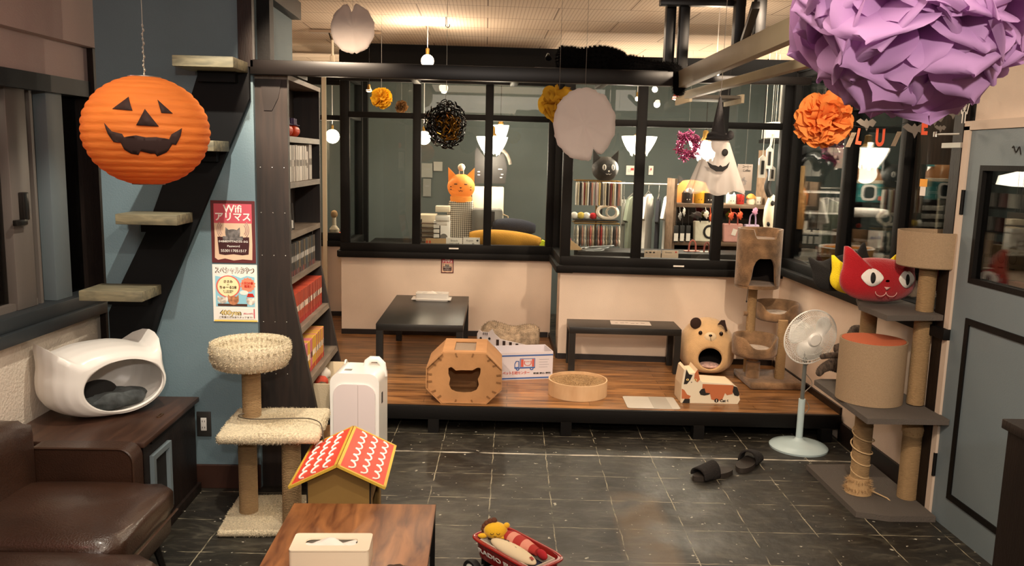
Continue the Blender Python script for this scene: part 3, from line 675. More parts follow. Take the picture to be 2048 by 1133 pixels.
mb = MB(); mb.box((.03,-.04,.49),(.46,.42,.05),(0,0,.05),bev=.02,seg=3); mb.fuzz(7000,.010,.0012); mb.build('middle_shelf', m_carpet, ct, 60)
rope_post(ct,-.1,.02,.515,.765,.045)
mb = MB(); mb.lathe([(.0,.762),(.155,.764),(.178,.785),(.187,.83),(.186,.875),(.178,.886),(.168,.880),(.160,.84),(.148,.81),(.10,.80),(0,.80)], 40, (-.1,.02,0)); mb.fuzz(9000,.011,.0012); mb.build('bowl', m_carpet, ct, 60)
# thin cable on the middle shelf, its plug over the edge
P0 = Vector((-1.0,3.87,.030))
cb_ = thing('pull_cord', 'thin grey cord with a plug lying across the beige cat tree shelf', 'cord', P0)
pts = [Vector((-.06,.06-.04,.515)),Vector((-.15,-.03,.503)),Vector((-.08,-.08,.502)),Vector((.05,-.07,.502)),Vector((.16,-.06,.503)),Vector((.22,-.09,.506)),Vector((.262,-.14,.50)),Vector((.275,-.16,.45)),Vector((.28,-.165,.42))]
def smooth_pts(pts, k=6):
    out = []; pts = [Vector(p) for p in pts]; P = [pts[0]]+list(pts)+[pts[-1]]
    for i in range(1,len(P)-2):
        for j in range(k):
            t = j/k; a,b_,c,d = P[i-1],P[i],P[i+1],P[i+2]
            out.append(.5*((2*b_)+(c-a)*t+(2*a-5*b_+4*c-d)*t*t+(-a+3*b_-3*c+d)*t**3))
    out.append(P[-2]); return out
mb = MB(); mb.tube(smooth_pts(pts), .0028, 6); mb.build('wire', mat('grey_cord','#4e463a',.6), cb_)
mb = MB(); mb.tube([(.28,-.165,.425),(.281,-.166,.38),(.284,-.17,.365)], [.007,.010,.004], 10); mb.build('plug', mat('beige_plug','#b59a86',.5), cb_)

# ---- pumpkin paper lantern
pk = thing('pumpkin_lantern', 'orange paper pumpkin lantern with a black jack-o-lantern face, hanging at the left', 'paper lantern', (-.915,2.3,1.827))
RR, RZ = .163, .146
def ribbed(R0, RZ0, ribs=17, dep=.0035, nu=64):
    def f(u,v):
        t = math.radians(14)+v*math.radians(152); a = 2*PI*u
        k = abs(math.sin(v*ribs*PI)); r_ = R0*math.sin(t)-dep*(1-k)+ .0012*math.sin(9*a+14*v)*math.sin(23*v)
        if v < .001 or v > .999: r_ = R0*math.sin(t)
        return Vector((r_*math.cos(a), r_*math.sin(a), RZ0*math.cos(t)))
    return f
m_pump = mat('orange_lantern_paper','#e98a3a',.75,var=.10,scale=9,bump=.3,bscale=30,trans=.42,stretch=(1,1,5))
mb = MB(); mb.grid(ribbed(RR,RZ), 72, 102, cu=True); mb.build('paper_shade', m_pump, pk, 80)
mb = MB(); mb.tube([Vector((.041*math.cos(2*PI*k/24),.041*math.sin(2*PI*k/24),-RZ*.972)) for k in range(25)], .0016, 6, cap=False); mb.tube([Vector((.041*math.cos(2*PI*k/24),.041*math.sin(2*PI*k/24),RZ*.972)) for k in range(25)], .0014, 6, cap=False); mb.b(-.041,.041,-.001,.001,RZ*.972-.001,RZ*.972+.001); mb.build('wire_ring', m_steel, pk)
m_face = mat('dark_face_paper','#2c1510',.8)
FR = Matrix.Rotation(math.radians(21),3,'Z')       # face turned a little to the right
def on_lantern(poly, name, par, R0=RR, RZ0=RZ, m_=m_face, Rm=FR, lift=1.012, th=.0012):
    """polygon (x, z) wrapped onto the lantern as a thin curved patch"""
    bm = bmesh.new(); f = bm.faces.new([bm.verts.new((x,0,z)) for x,z in poly])
    bmesh.ops.triangulate(bm, faces=[f]); 
    for _ in range(3): bmesh.ops.subdivide_edges(bm, edges=[e_ for e_ in bm.edges if e_.calc_length() > .012], cuts=1)
    bmesh.ops.triangulate(bm, faces=bm.faces[:])
    for v in bm.verts:
        x,z = v.co.x, v.co.z; q = max(.05, 1-(z/RZ0)**2); rr = R0*math.sqrt(q); a = x/R0
        v.co = Rm @ Vector((rr*lift*math.sin(a), -rr*lift*math.cos(a), z))
    mb = MB(); mb.bm.free(); mb.bm = bm; o = mb.build(name, m_, par, 80)
    md = o.modifiers.new('t','SOLIDIFY'); md.thickness = th; md.offset = 0; return o
def k_(px,py): # photo pixels around the face centre, in metres on the lantern
    return ((px-333)/1653*2.3*1.02, -(py-262)/1653*2.3+.002)
on_lantern([k_(275,228),(k_(302,205)),k_(312,230)], 'eye', pk); on_lantern([k_(358,208),k_(382,232),k_(361,232)], 'eye', pk)
on_lantern([k_(318,256),k_(333,226),k_(355,257)], 'nose', pk)
on_lantern([k_(262,253),k_(276,268),k_(294,272),k_(297,278),k_(317,279),k_(317,274),k_(333,277),k_(350,276),k_(356,277),k_(358,281),k_(372,279),k_(376,270),k_(396,258),k_(393,272),k_(387,285),k_(385,289),k_(378,288),k_(372,299),k_(369,303),k_(352,311),k_(348,306),k_(340,306),k_(322,302),k_(318,309),k_(305,307),k_(294,300),k_(290,288),k_(281,283),k_(277,287),k_(268,272)], 'mouth', pk)
mb = MB(); mb.tube([(0,0,.13),(.0,0,2.72-1.827)], .0012, 5)
for k in range(12): mb.ell((.002*math.sin(k*2),0,.149+k*.0115),(.003,.003,.005),6,5)
mb.build('hanging_wire', m_steel, pk)
# ================================================================== bookcase with its books
m_bk = wood_mat('bookcase_dark_wood', '#130c09', '#271b15', False, rough=.6, stretch=(6,6,.5), scale=2)
m_bks = wood_mat('bookcase_shelf_wood', '#5c5146', '#7d7163', False, rough=.5, stretch=(6,1,6), scale=2)
bc = thing('bookcase', 'tall dark wooden bookcase widening towards its foot, seen from its narrow end', 'bookcase', (-1.16,4.28,0))
YB0, YB1 = 0.0, .83
def front(z): return .162 if z > 1.10 else .162+(1.10-z)*.19
side = [(0,0),(0,2.14),(.162,2.14),(.162,1.10),(front(.04),.04),(front(0),0)]
RX = Matrix.Identity(4)
mb = MB(); mb.prism(side, .035, off=YB0+.0175); mb.build('side_panel', m_bk, bc, 0)
mb = MB(); mb.prism(side, .03, off=YB1-.015); mb.build('side_panel', m_bk, bc, 0)
mb = MB(); mb.b(0,.012,.035,YB1-.03,0,2.14); mb.build('back_panel', m_bk, bc, 0)
mb = MB(); mb.b(0,.165,0,YB1,2.14,2.165); mb.build('top_panel', m_bks, bc, 0)
shz = [1.861,1.625,1.359,1.125,.861,.591,.33]
for z in shz:
    mb = MB(); fz = front(z); mb.prism([(.012,z-.03),(.012,z),(fz,z),(front(z-.03),z-.03)], YB1-.065, off=YB0+.0175+(YB1-.03)/2); mb.build('shelf', m_bks, bc, 0)
mb = MB(); mb.prism([(.03,2.135),(.135,2.135),(.118,2.05),(.085,1.985),(.045,1.985)], .005, off=-.0025); mb.build('bracket_plate', mat('dark_bracket','#17100d',.5), bc, 0)
mb = MB()
for z in (1.70,1.47,1.25,.9,.62):
    for x in (.02,.08,.14): mb.ell((x,-.001,z),(.0035,.002,.0035),8,6)
mb.build('screws', m_steel, bc)
def book(w_, d_, h_, ms, name='book'):
    """spine faces +x; block of pages sunk a little"""
    mb = MB(); mb.mi = 0; mb.b(0,d_,-w_/2,-w_/2+.0012,0,h_); mb.b(0,d_,w_/2-.0012,w_/2,0,h_); mb.b(d_-.0012,d_,-w_/2,w_/2,0,h_)
    mb.mi = 1; mb.b(.002,d_-.002,-w_/2+.001,w_/2-.001,.002,h_-.003)
    mb.mi = 2; mb.b(d_-.0002,d_+.0003,-w_/2+.002,w_/2-.002,h_*.42,h_*.60)
    if len(ms) > 3: mb.mi = 3; mb.b(d_-.0002,d_+.0004,-w_/2+.001,w_/2-.001,h_*.0,h_*.16)
    return mb.build(name, ms, None, 0)
m_page = mat('book_pages','#d9c9a8',.9)
def row(y0, y1, z, w_, d_, h_, sets, name, cat_, group, labf, jig=.0015, xo=.0):
    protos = []; y = y0; i = 0
    fx = -1.16+front(z+.10)
    while y < y1-w_:
        k = R.randrange(len(sets)) if len(sets) > 1 else 0
        if len(protos) <= k or True:
            pr = next((p for p in protos if p[0] == k), None)
        if pr is None: o = book(w_, d_, h_, sets[k], name); protos.append((k,o))
        else: o = pr[1].copy(); C.objects.link(o)
        o.location = (fx-d_-.012-xo+R.uniform(-jig,jig), y+w_/2, z+.0015+h_*.012*0); o.scale = (1,1,1+R.uniform(-.012,.012))
        tag(o, labf(k), cat_, group); y += w_+.0022; i += 1
ga = [mat('case_white','#d8d2c8',.5), mat('case_edge','#b9b2a6',.6), mat('case_print','#8d867c',.6)]
gb = [mat('case_grey','#a39c92',.5), mat('case_edge','#b9b2a6',.6), mat('case_print2','#e0dad0',.6)]
row(4.33, 4.78, 1.625, .0125, .10, .19, [ga, gb, [ga[0],ga[1],mat('case_dark_print','#4b453f',.6)]], 'disc_case', 'disc case', 'white disc cases on the second shelf', lambda k: 'pale thin disc case in the packed row on the second shelf of the bookcase')
for k,(y,h) in enumerate(((4.80,.185),(4.835,.16),(4.90,.20),(4.925,.20),(4.95,.20))):
    o = book(.02 if k > 1 else .03, .085, h, ga, 'disc_case'); o.location = (-1.105+.0, y, 1.6265); tag(o, ['cream disc box beside the packed row on the second shelf','short cream box at the gap on the second shelf','first of the three white cases at the far end of the second shelf','middle one of three white cases at the far end of the second shelf','last white case against the far side of the second shelf'][k], 'disc case')
bk1 = [mat('spine_black','#2a2725',.5), m_page, mat('spine_lightband','#9c9a94',.6), mat('spine_redband','#6d2f2a',.6)]
bk2 = [mat('spine_slate','#3b4448',.5), m_page, mat('spine_dkband','#c9c4ba',.6)]
bk3 = [mat('spine_tan','#6b5b42',.5), m_page, mat('spine_lightband','#9c9a94',.6), mat('spine_foot','#22201f',.6)]
row(4.33, 4.985, 1.125, .0165, .125, .172, [bk1,bk2,bk3,bk1], 'comic_book', 'book', 'dark comics on the fourth shelf', lambda k: 'dark spined comic book in the row on the fourth shelf')
rd = [mat('spine_orange_red','#b2442a',.5), m_page, mat('spine_pale_title','#e3d3c0',.6), mat('spine_foot_red','#a8261f',.6)]
rd2 = [mat('spine_deep_red','#9a3323',.5), m_page, mat('spine_mix','#2e2421',.6), mat('spine_foot_red','#a8261f',.6)]
row(4.33, 5.055, .861, .0175, .125, .176, [rd,rd,rd2], 'comic_book', 'book', 'red comics on the fifth shelf', lambda k: 'orange-red spined comic book in the row on the fifth shelf')
yl = [mat('spine_yellow','#cf9f3a',.5), m_page, mat('spine_white_band','#e9dfd2',.6), mat('spine_foot_red','#a8261f',.6)]
yl2 = [mat('spine_pink','#c8707c',.5), m_page, mat('spine_mix','#2e2421',.6), mat('spine_foot_red','#a8261f',.6)]
row(4.33, 4.84, .591, .0185, .125, .176, [yl,yl,yl2,yl], 'comic_book', 'book', 'yellow comics on the sixth shelf', lambda k: 'yellow and red spined comic book in the row on the sixth shelf')
# big black yearbook box at the end of the fourth shelf
e = thing('year_book', 'large black book printed 2020年 behind the dark comics on the fourth shelf', 'book', (-1.085,5.01,1.127))
mb = MB(); mb.b(-.055,.055,-.012,.012,0,.215); mb.build('cover', bk1[0], e, 0)
text('writing','2020年', .03, mat('grey_lettering','#8d8a86',.5), e, (.0,-.0125,.19))
# standing cards on the third shelf
for k,(y,h,w_,c_,lab,lean) in enumerate(((4.36,.19,.10,'#4a4742','dark menu card leaning in front on the third shelf',.05),(4.42,.17,.095,'#cfc8bd','white folded leaflet leaning on the third shelf',-.30),(4.50,.18,.10,'#6b665f','grey card leaning behind the white leaflet on the third shelf',-.26),(4.58,.15,.09,'#37332f','black pamphlet leaning farthest back on the third shelf',-.22))):
    e = thing('leaflet', lab, 'leaflet', (-1.085,y,1.361), (-lean,0,0))
    mb = MB(); mb.box((0,0,h/2),(w_,.004,h)); mb.build('sheet', mat('leaflet%d'%k, c_, .5), e, 0)
    mb = MB(); mb.box((0.005,-.0025,h*.2),(w_*.8,.001,h*.3)); mb.build('print', mat('leafprint%d'%k, '#d9d3c8' if k != 1 else '#a29a8e', .6), e, 0)
# pumpkin figures on the top shelf
def mini_pumpkin():
    e = thing('pumpkin_figure', 'x', 'pumpkin figure', (0,0,0))
    mb = MB(); mb.ell((0,0,.034),(.037,.037,.034),28,12, fn=lambda p: 1-.07*abs(math.sin(4*math.atan2(p.y,p.x)))); mb.build('pumpkin', mat('glossy_orange','#d9441c',.35), e, 70)
    mb = MB(); mb.lathe([(.034,.064),(.034,.067),(.021,.068),(.019,.102),(.0,.103)], 20); mb.build('hat', mat('purple_hat','#3a2350',.5), e)
    return e
for k in range(5):
    e = mini_pumpkin() if k == 0 else dup(pk1, label='x')
    if k == 0: pk1 = e
    e.location = (-1.07+.01*(k%2), 4.375+.085*k, 1.862)
    e['label'] = ['nearest pumpkin figure with purple hat at the front of the top shelf','second pumpkin figure with purple hat from the front of the top shelf','middle pumpkin figure with purple hat on the top shelf','fourth pumpkin figure with purple hat along the top shelf','farthest pumpkin figure with purple hat on the top shelf'][k]; e['group'] = 'pumpkin figures on the top shelf'
# basket with toys sticking out of the lowest shelf
bk = thing('toy_basket', 'cream fabric basket full of toys in the lowest bay of the bookcase', 'basket', (-.93,4.66,.333), math.radians(-2))
m_fab = mat('cream_fabric','#cdbb9c',.9, bump=.3, bscale=200)
def basket(mb, w0,w1,d0,d1,h): 
    for (a,b_,c_,d_) in ((-1,-1,1,-1),(1,-1,1,1),(1,1,-1,1),(-1,1,-1,-1)):
        q = [Vector((a*w0/2,b_*d0/2,0)),Vector((c_*w0/2,d_*d0/2,0)),Vector((c_*w1/2,d_*d1/2,h)),Vector((a*w1/2,b_*d1/2,h))]; mb.face(q)
    mb.face([(-w0/2,-d0/2,0),(w0/2,-d0/2,0),(w0/2,d0/2,0),(-w0/2,d0/2,0)])
mb = MB(); basket(mb,.20,.24,.42,.50,.20); bmesh.ops.remove_doubles(mb.bm, verts=mb.bm.verts, dist=.0005); o = mb.build('basket_body', m_fab, bk, 0); md = o.modifiers.new('t','SOLIDIFY'); md.thickness = .006
mb = MB(); mb.tube([(.12,.14,.16)]+[Vector(p) for p in arc((.12,.17,.20),.03,PI,0,8,'YZ')]+[(.12,.20,.16)], .006, 8); mb.build('handle', m_paperw, bk)
for k,(x,y,z,r,c_,lab) in enumerate(((-.03,-.15,.15,.045,'#2b2522','dark fuzzy ball toy at the front of the toy basket'),(.02,-.05,.16,.04,'#b8452f','red ball toy in the middle of the toy basket'),(.0,.08,.17,.05,'#d8cfc2','white soft ball toy at the back of the toy basket'),(.04,-.12,.15,.032,'#5a4a38','brown knotted toy near the rim of the toy basket'))):
    mb = MB(); mb.ell((0,0,0),(r,r,r*.8),18,10, fn=lambda p: 1+.12*math.sin(9*p.x)*math.sin(8*p.y+k)); mb.fuzz(250,.012,.0012)
    o = mb.build('toy_ball', mat('toy%d'%k,c_,.9), None, 60); o.location = (-.93+x,4.66+y,.331+z); tag(o, lab, 'toy')
bx = thing('storage_box', 'small dark brown drawer box on the floor of the bookcase', 'box', (-.93,4.56,.002))
mb = MB(); mb.b(-.10,.10,-.13,.13,0,.20,.003); mb.build('body', m_dark, bx, 0)
mb = MB(); mb.b(-.10,.10,-.13,.13,.20,.206); mb.build('lid', m_cardb, bx, 0)
mb = MB(); mb.tube(arc((.10,0,.1),.02,-PI/2,PI/2,8,'XZ'), .003, 6); mb.build('handle', m_steel, bx)

# ================================================================== things on the floor, left half
# air purifier
ap = thing('air_purifier', 'tall white rounded air purifier standing in front of the bookcase', 'air purifier', (-.665,4.43,0), math.radians(-4))
mb = MB(); mb.prism(rrect(0,.32,.265,.60,.055,8), .24); mb.build('body', m_pl, ap)
mb = MB(); mb.prism(rrect(0,.29,.225,.545,.06,8), .012, off=-.125); mb.build('front_cover', mat('pinkish_white_cover','#ddcfce',.35), ap)
mb = MB(); mb.b(-.12,.12,-.11,.11,0,.025,.004); mb.build('foot', m_pl, ap)
mb = MB(); mb.box((-.05,-.045,.6205),(.04,.03,.002)); mb.build('display', mat('grey_display','#6a6663',.3), ap, 0)
mb = MB(); mb.tube([(.02,.07,.60),(.03,.07,.64),(.05,.07,.655),(.09,.07,.655),(.115,.07,.63),(.125,.07,.56)], .018, 12); mb.build('carry_handle', m_pl, ap)
mb = MB(); mb.b(.1325,.135,-.05,-.025,.44,.50); mb.build('side_vent', m_blk, ap, 0)
mb = MB(); mb.b(.02,.0215,-.1335,-.131,.05,.56); mb.build('seam', mat('seam_grey','#b5a9a6',.5), ap, 0)

# cardboard house with red roof
hs = thing('cardboard_cat_house', 'cardboard cat house with a red scalloped roof, behind the coffee table', 'cat house', (-.585,3.50,0), math.radians(1))
m_khaki = mat('khaki_board','#8a6a35',.8, var=.06, scale=6); m_roof = mat('red_roof_board','#d1402c',.5); m_gold = mat('gold_edge','#c9a53a',.55)
W2,D2,HE,HR = .128,.20,.425,.515
for y in (-D2,D2):
    mb = MB(); mb.prism([(-W2,0),(W2,0),(W2,HE+.02),(0,HR-.006),(-W2,HE+.02)], .008, off=y); mb.build('gable_wall', m_khaki, hs, 0)
for x in (-W2,W2):
    mb = MB(); mb.ring([(-D2,0),(D2,0),(D2,HE+.02),(-D2,HE+.02)], [(-D2+.07,.05),(D2-.07,.05),(D2-.07,HE-.10),(-D2+.07,HE-.10)], .008, Matrix.Translation((x,0,0)) @ Matrix.Rotation(PI/2,4,'Z')); mb.build('side_wall', m_khaki, hs, 0)
mb = MB(); mb.tube([(-W2-.002,-D2-.006,0),(-W2-.002,-D2-.006,HE)], .003, 4); mb.tube([(W2+.002,-D2-.006,0),(W2+.002,-D2-.006,HE)], .003, 4); mb.build('wall_outline', m_blk, hs)
shp_ = cathead(0,.235,.055,.9); mb = MB(); mb.prism(shp_, .002, off=-D2-.006); mb.build('cat_hole_print', m_blk, hs, 0)
mb = MB(); mb.prism(cathead(0,.233,.048,.9), .002, off=-D2-.0075); mb.build('cat_hole_inside', m_khaki, hs, 0)
ra = math.atan2(HR-HE, .185)
for sx in (-1,1):
    M = Matrix.Translation((0,0,HR)) @ Matrix.Rotation(ra*sx,4,'Y')
    Lr = math.hypot(.185, HR-HE)+.012
    mb = MB(); mb.b(*(sorted((0,sx*Lr))), -D2-.05, D2+.05, -.004, .004); bmesh.ops.transform(mb.bm, matrix=M, verts=mb.bm.verts); rf = mb.build('roof_panel', m_roof, hs, 0)
    mb = MB()
    for a_,b_,c_,d_ in ((0,Lr,-D2-.052,-D2-.04),(0,Lr,D2+.04,D2+.052),(Lr-.010,Lr+.002,-D2-.05,D2+.05),(.0,.012,-D2-.05,D2+.05)):
        mb.b(*(sorted((sx*a_,sx*b_))), c_, d_, -.005, .0055)
    bmesh.ops.transform(mb.bm, matrix=M, verts=mb.bm.verts); mb.build('gold_border', m_gold, rf, 0)
    for q in range(3):
        xx = .045+.055*q; pts = []
        n_ = 6
        for i in range(n_):
            y0 = -D2-.02+i*((2*D2+.04)/n_)
            for j in range(7): t = PI*j/6; pts.append(Vector((sx*(xx+.026*math.sin(t)), y0+((2*D2+.04)/n_)*(1-math.cos(t))/2, .006)))
        mb = MB(); mb.tube([M @ p for p in pts], .0042, 6); mb.build('scallop_line', m_paperw, rf)

# coffee table
cf = thing('coffee_table', 'low wooden coffee table with black metal legs at the bottom of the picture', 'table', (-.45,2.66,0))
m_walnut = wood_mat('walnut_top','#5a3019','#a0683c',False,rough=.35,stretch=(7,1.2,1),scale=1.2)
mb = MB(); mb.b(-.282,.282,-.50,.485,.382,.40,.002); mb.build('tabletop', m_walnut, cf)
mb = MB(); mb.ring(rect(-.28,.28,-.495,.48), rect(-.26,.26,-.475,.46), .022, Matrix.Translation((0,0,.370)) @ Matrix.Rotation(-PI/2,4,'X') @ Matrix.Diagonal((1,1,-1,1))); mb.build('frame', m_black, cf, 0)
for x in (-.27,.27):
    for y in (-.485,.47): mb = MB(); mb.b(x-.01,x+.01,y-.01,y+.01,0,.38); mb.build('leg', m_black, cf, 0)
def tissue_box(e, w_, d_, h_, m_box):
    mb = MB(); mb.ring(rrect(0,0,w_,d_,.012,4), rrect(0,0,w_*.66,d_*.42,.02,4), .006, Matrix.Translation((0,0,h_-.003)) @ Matrix.Rotation(-PI/2,4,'X') @ Matrix.Diagonal((1,1,-1,1)))
    mb.ring(rrect(0,0,w_,d_,.012,4), rrect(0,0,w_-.008,d_-.008,.010,4), h_-.004, Matrix.Translation((0,0,(h_-.004)/2)) @ Matrix.Rotation(-PI/2,4,'X') @ Matrix.Diagonal((1,1,-1,1))); mb.build('box_body', m_box, e)
    def f(u,v):
        x = -.33*w_+.66*w_*u; y = (v-.5)*d_*.4
        return Vector((x+.008*math.sin(9*v+5*u), y, h_-.012+.022*math.exp(-((u-.4)/.25)**2)*(1-abs(2*v-1)**2)+.006*math.sin(11*u+4*v)))
    mb = MB(); mb.grid(f, 24, 10); mb.build('tissue', m_paperw, e, 70)
tb = thing('tissue_box', 'cream tissue box cover on the wooden coffee table', 'tissue box', (-.495,2.665,.401), math.radians(1)); tissue_box(tb,.265,.13,.072,m_cream)
mb = MB(); mb.ell((0,0,.008),(.045,.03,.012),20,8, fn=lambda p: 1+.1*math.sin(9*p.x)); mb.fuzz(500,.012,.001); o = mb.build('hair_tuft', mat('brown_fluff','#4a3426',.95), None, 60); o.location = (-.27,2.60,.400); tag(o, 'small brown fluffy clump on the coffee table beside the tissue box', 'fluff')

# red toy wagon
wg = thing('toy_wagon', 'small red metal toy wagon with white lettering on the black tiles', 'toy wagon', (.165,3.255,0), math.radians(-50.4))
m_wr = mat('wagon_red','#8f1412',.25,coat=.6); L2,W3 = .18,.086; wg.scale = (1.12,1.12,.97)
mb = MB()
def tray(u,v):
    i = v*4; P_ = [(1.0,1.0,.172),(.93,.88,.176),(.9,.80,.11),(.88,.76,.088),(.0,.0,.088)]
    k = min(int(i),3); f_ = i-k; a_ = [P_[k][j]+(P_[k+1][j]-P_[k][j])*f_ for j in range(3)]
    t = 2*PI*u; c_,s_ = math.cos(t), math.sin(t); e_ = .35
    return Vector((L2*a_[0]*math.copysign(abs(c_)**e_,c_), W3*a_[1]*math.copysign(abs(s_)**e_,s_), a_[2]))
mb.grid(tray, 64, 16, cu=True); mb.build('tray', m_wr, wg, 50, keepn=False).modifiers.new('t','SOLIDIFY').thickness = .003
mb = MB(); mb.tube([Vector((L2*math.copysign(abs(math.cos(2*PI*k/64))**.35,math.cos(2*PI*k/64)), W3*math.copysign(abs(math.sin(2*PI*k/64))**.35,math.sin(2*PI*k/64)), .172)) for k in range(65)], .0055, 8, cap=False); mb.build('rolled_rim', m_wr, wg)
text('writing','RADIO FLYER', .032, m_paperw, wg, (0,-W3*.875-.004,.13), rot=(PI/2+.25,0,0), bold=.0008, fit=.26)
for x in (-.135,.135):
    mb = MB(); mb.tube([(x,-.095,.044),(x,.095,.044)], .0035, 8); mb.build('axle', m_steel, wg)
    mb = MB(); mb.b(x-.01,x+.01,-.05,.05,.035,.09); mb.build('bracket', m_black, wg)
    for y in (-.100,.100):
        M = Matrix.Rotation(PI/2,4,'X').to_3x3()
        mb = MB(); mb.lathe([(.028,-.012),(.041,-.014),(.044,-.007),(.044,.007),(.041,.014),(.028,.012)], 28, (x,y,.044), M, close=True); wh = mb.build('wheel', mat('tyre_black','#141313',.6), wg)
        mb = MB(); mb.lathe([(.0,-.010),(.012,-.012),(.029,-.010),(.029,.010),(.012,.012),(.0,.010)], 24, (x,y,.044), M); mb.build('hub', m_pl, wh)
mb = MB(); mb.tube([(.15,0,.035),(.22,0,.06)], .004, 8); mb.build('handle_bar', m_black, wg)
# liner and soft toys lying in the wagon
WM = Matrix.Translation((.165,3.255,0)) @ Matrix.Rotation(math.radians(-50.4),4,'Z') @ Matrix.Diagonal((1.1,1.1,.97,1))
def inwagon(o, loc, rz=0, rx_=0, ry=0): o.matrix_world = WM @ Matrix.Translation(loc) @ Euler((rx_,ry,rz)).to_matrix().to_4x4(); return o
ln_ = MB(); ln_.ring(rect(-.148,.148,-.060,.060), rect(-.145,.145,-.057,.057), .07, Matrix.Rotation(-PI/2,4,'X') @ Matrix.Diagonal((1,1,-1,1))); o = ln_.build('cardboard_liner', mat('pale_board','#d8c9b4',.8), None, 0); inwagon(o,(0,0,.130)); tag(o,'pale open board liner standing inside the red toy wagon','liner')
o = MB().b(-.135,.135,-.052,.052,-.01,.01,.005).build('blue_cloth', mat('navy_cloth','#2b2f45',.9,bump=.5), None); inwagon(o,(0,0,.115)); tag(o,'folded navy cloth on the floor of the toy wagon','cloth')
li = thing('lion_plush','yellow lion soft toy with brown mane lying in the red toy wagon','soft toy'); inwagon(li,(-.125,.0,.175),math.radians(50))
m_ly = mat('yellow_plush','#e6b321',.9,sheen=.4,bump=.3,bscale=200)
mb = MB(); mb.ell((0,0,.02),(.047,.033,.038),24,14); mb.ell((.043,.0,.045),(.013,.010,.013),12,8); mb.ell((-.05,-.01,.0),(.02,.010,.012),12,8); mb.build('head', m_ly, li, 60)
mb = MB()
for k in range(9): a = PI*.55+k*PI/9*1.0; mb.ell((.045*math.cos(a),.012,.02+.042*math.sin(a)),(.013,.014,.013),10,7)
mb.build('mane', mat('brown_felt','#5b3420',.95), li, 60)
mb = MB(); mb.tube([(.02,.0,.0),(.05,-.01,-.02),(.085,-.02,-.035)], [.022,.026,.022], 14); mb.build('body', m_ly, li, 60)
mb = MB()
for x in (-.014,.010): mb.tube([Vector(p) for p in arc((x,-.034,.025),.006,-PI,0,6)], .0012, 5)
mb.tube([Vector(p) for p in arc((-.002,-.0345,.012),.004,-PI,0,6)], .0012, 5); mb.build('face_stitching', m_blk, li)
sh = thing('striped_fish_toy','red and pink striped fish soft toy along the far side of the wagon','soft toy'); inwagon(sh,(-.02,.034,.172),0)
mb = MB(); n_ = 14; P_ = [(-.115,.004),(-.10,.012),(-.075,.024),(-.045,.03),(-.01,.031),(.03,.028),(.07,.022),(.10,.016)]
for i in range(len(P_)-1):
    mb.mi = 0 if (i < 3 or i % 2 == 0) else 1
    mb.tube([(P_[i][0],0,0),(P_[i+1][0],0,0)], [P_[i][1],P_[i+1][1]], 18, cap=(i in (0,len(P_)-2)))
mb.build('body', [mat('coral_red','#a8302a',.9), mat('pale_coral','#d98f7a',.9)], sh, 60)
mb = MB(); mb.ell((.125,0,.0),(.028,.010,.022),16,8); mb.build('tail', mat('crimson_plush','#b3222c',.9), sh, 60)
mb = MB(); mb.ell((-.075,-.020,.016),(.005,.003,.005),10,6); mb.build('eye', m_blk, sh, 60)
kk = thing('kicker_toy','long white and cream kicker cushion toy along the near side of the wagon','soft toy'); inwagon(kk,(.03,-.032,.170),0)
mb = MB(); mb.ell((0,0,0),(.125,.034,.026),36,14, fn=lambda p: 1-.12*p.x); mb.build('body', mat('cream_felt','#dcc9a6',.9), kk, 60)
mb = MB(); mb.tube([(-.105,-.002,.014),(-.10,.012,.017),(-.085,.018,.019),(-.075,.010,.024),(-.062,.016,.0235),(-.05,.010,.027)], .0014, 5); mb.build('stitched_line', m_blk, kk)
mb = MB(); mb.box((.095,-.006,.0205),(.016,.012,.001),(0,.42,0)); mb.build('label_tab', mat('tab_red','#9c3a31',.7), kk)
# ================================================================== on the platform
PZ = TOP+.001
m_tbl = mat('black_table_laminate','#1b1a19',.38,bump=.05,bscale=120)
def low_table(label, x0,x1,y0,y1,z,rz=0):
    cx,cy = (x0+x1)/2,(y0+y1)/2; hx,hy = (x1-x0)/2,(y1-y0)/2
    e = thing('low_table', label, 'table', (cx,cy,PZ), rz); h = z-PZ
    mb = MB(); mb.b(-hx,hx,-hy,hy,h-.05,h,.002); mb.build('tabletop', m_tbl, e)
    for x in (-hx+.025,hx-.025):
        for y in (-hy+.025,hy-.025): mb = MB(); mb.b(x-.024,x+.024,y-.024,y+.024,0,h-.05); mb.build('leg', m_tbl, e, 0)
    return e
low_table('black low table with a white tissue box on it, left side of the platform', -.753,-.125,5.86,7.12,.575, math.radians(-.8))
low_table('black low table with a sheet of paper on it, before the cream wall', .67,1.52,6.10,6.42,.525, math.radians(-2))
tb = thing('tissue_box','white tissue box cover on the left black low table','tissue box',(-.42,6.90,.576),math.radians(-2)); tissue_box(tb,.27,.13,.062,m_pl)
mb = MB(); mb.b(-.17,.16,-.07,.07,-.004,.006,.002); mb.build('box_tray', m_pl, tb, loc=(0,.0,.012))
e = thing('paper_sheet','white printed sheet lying on the right black low table','paper',(1.16,6.30,.526),math.radians(-5))
mb = MB(); mb.b(-.155,.155,-.075,.075,0,.0015); mb.build('sheet', mat('laminated_sheet','#c9bdb3',.35), e, 0)
mb = MB()
for k in range(6): mb.b(-.12+.04*k,-.10+.04*k+.01*(k%2),-.03+.012*(k%3),-.015+.012*(k%3),.0015,.002)
mb.build('print', mat('faint_print','#8f8078',.6), e, 0)
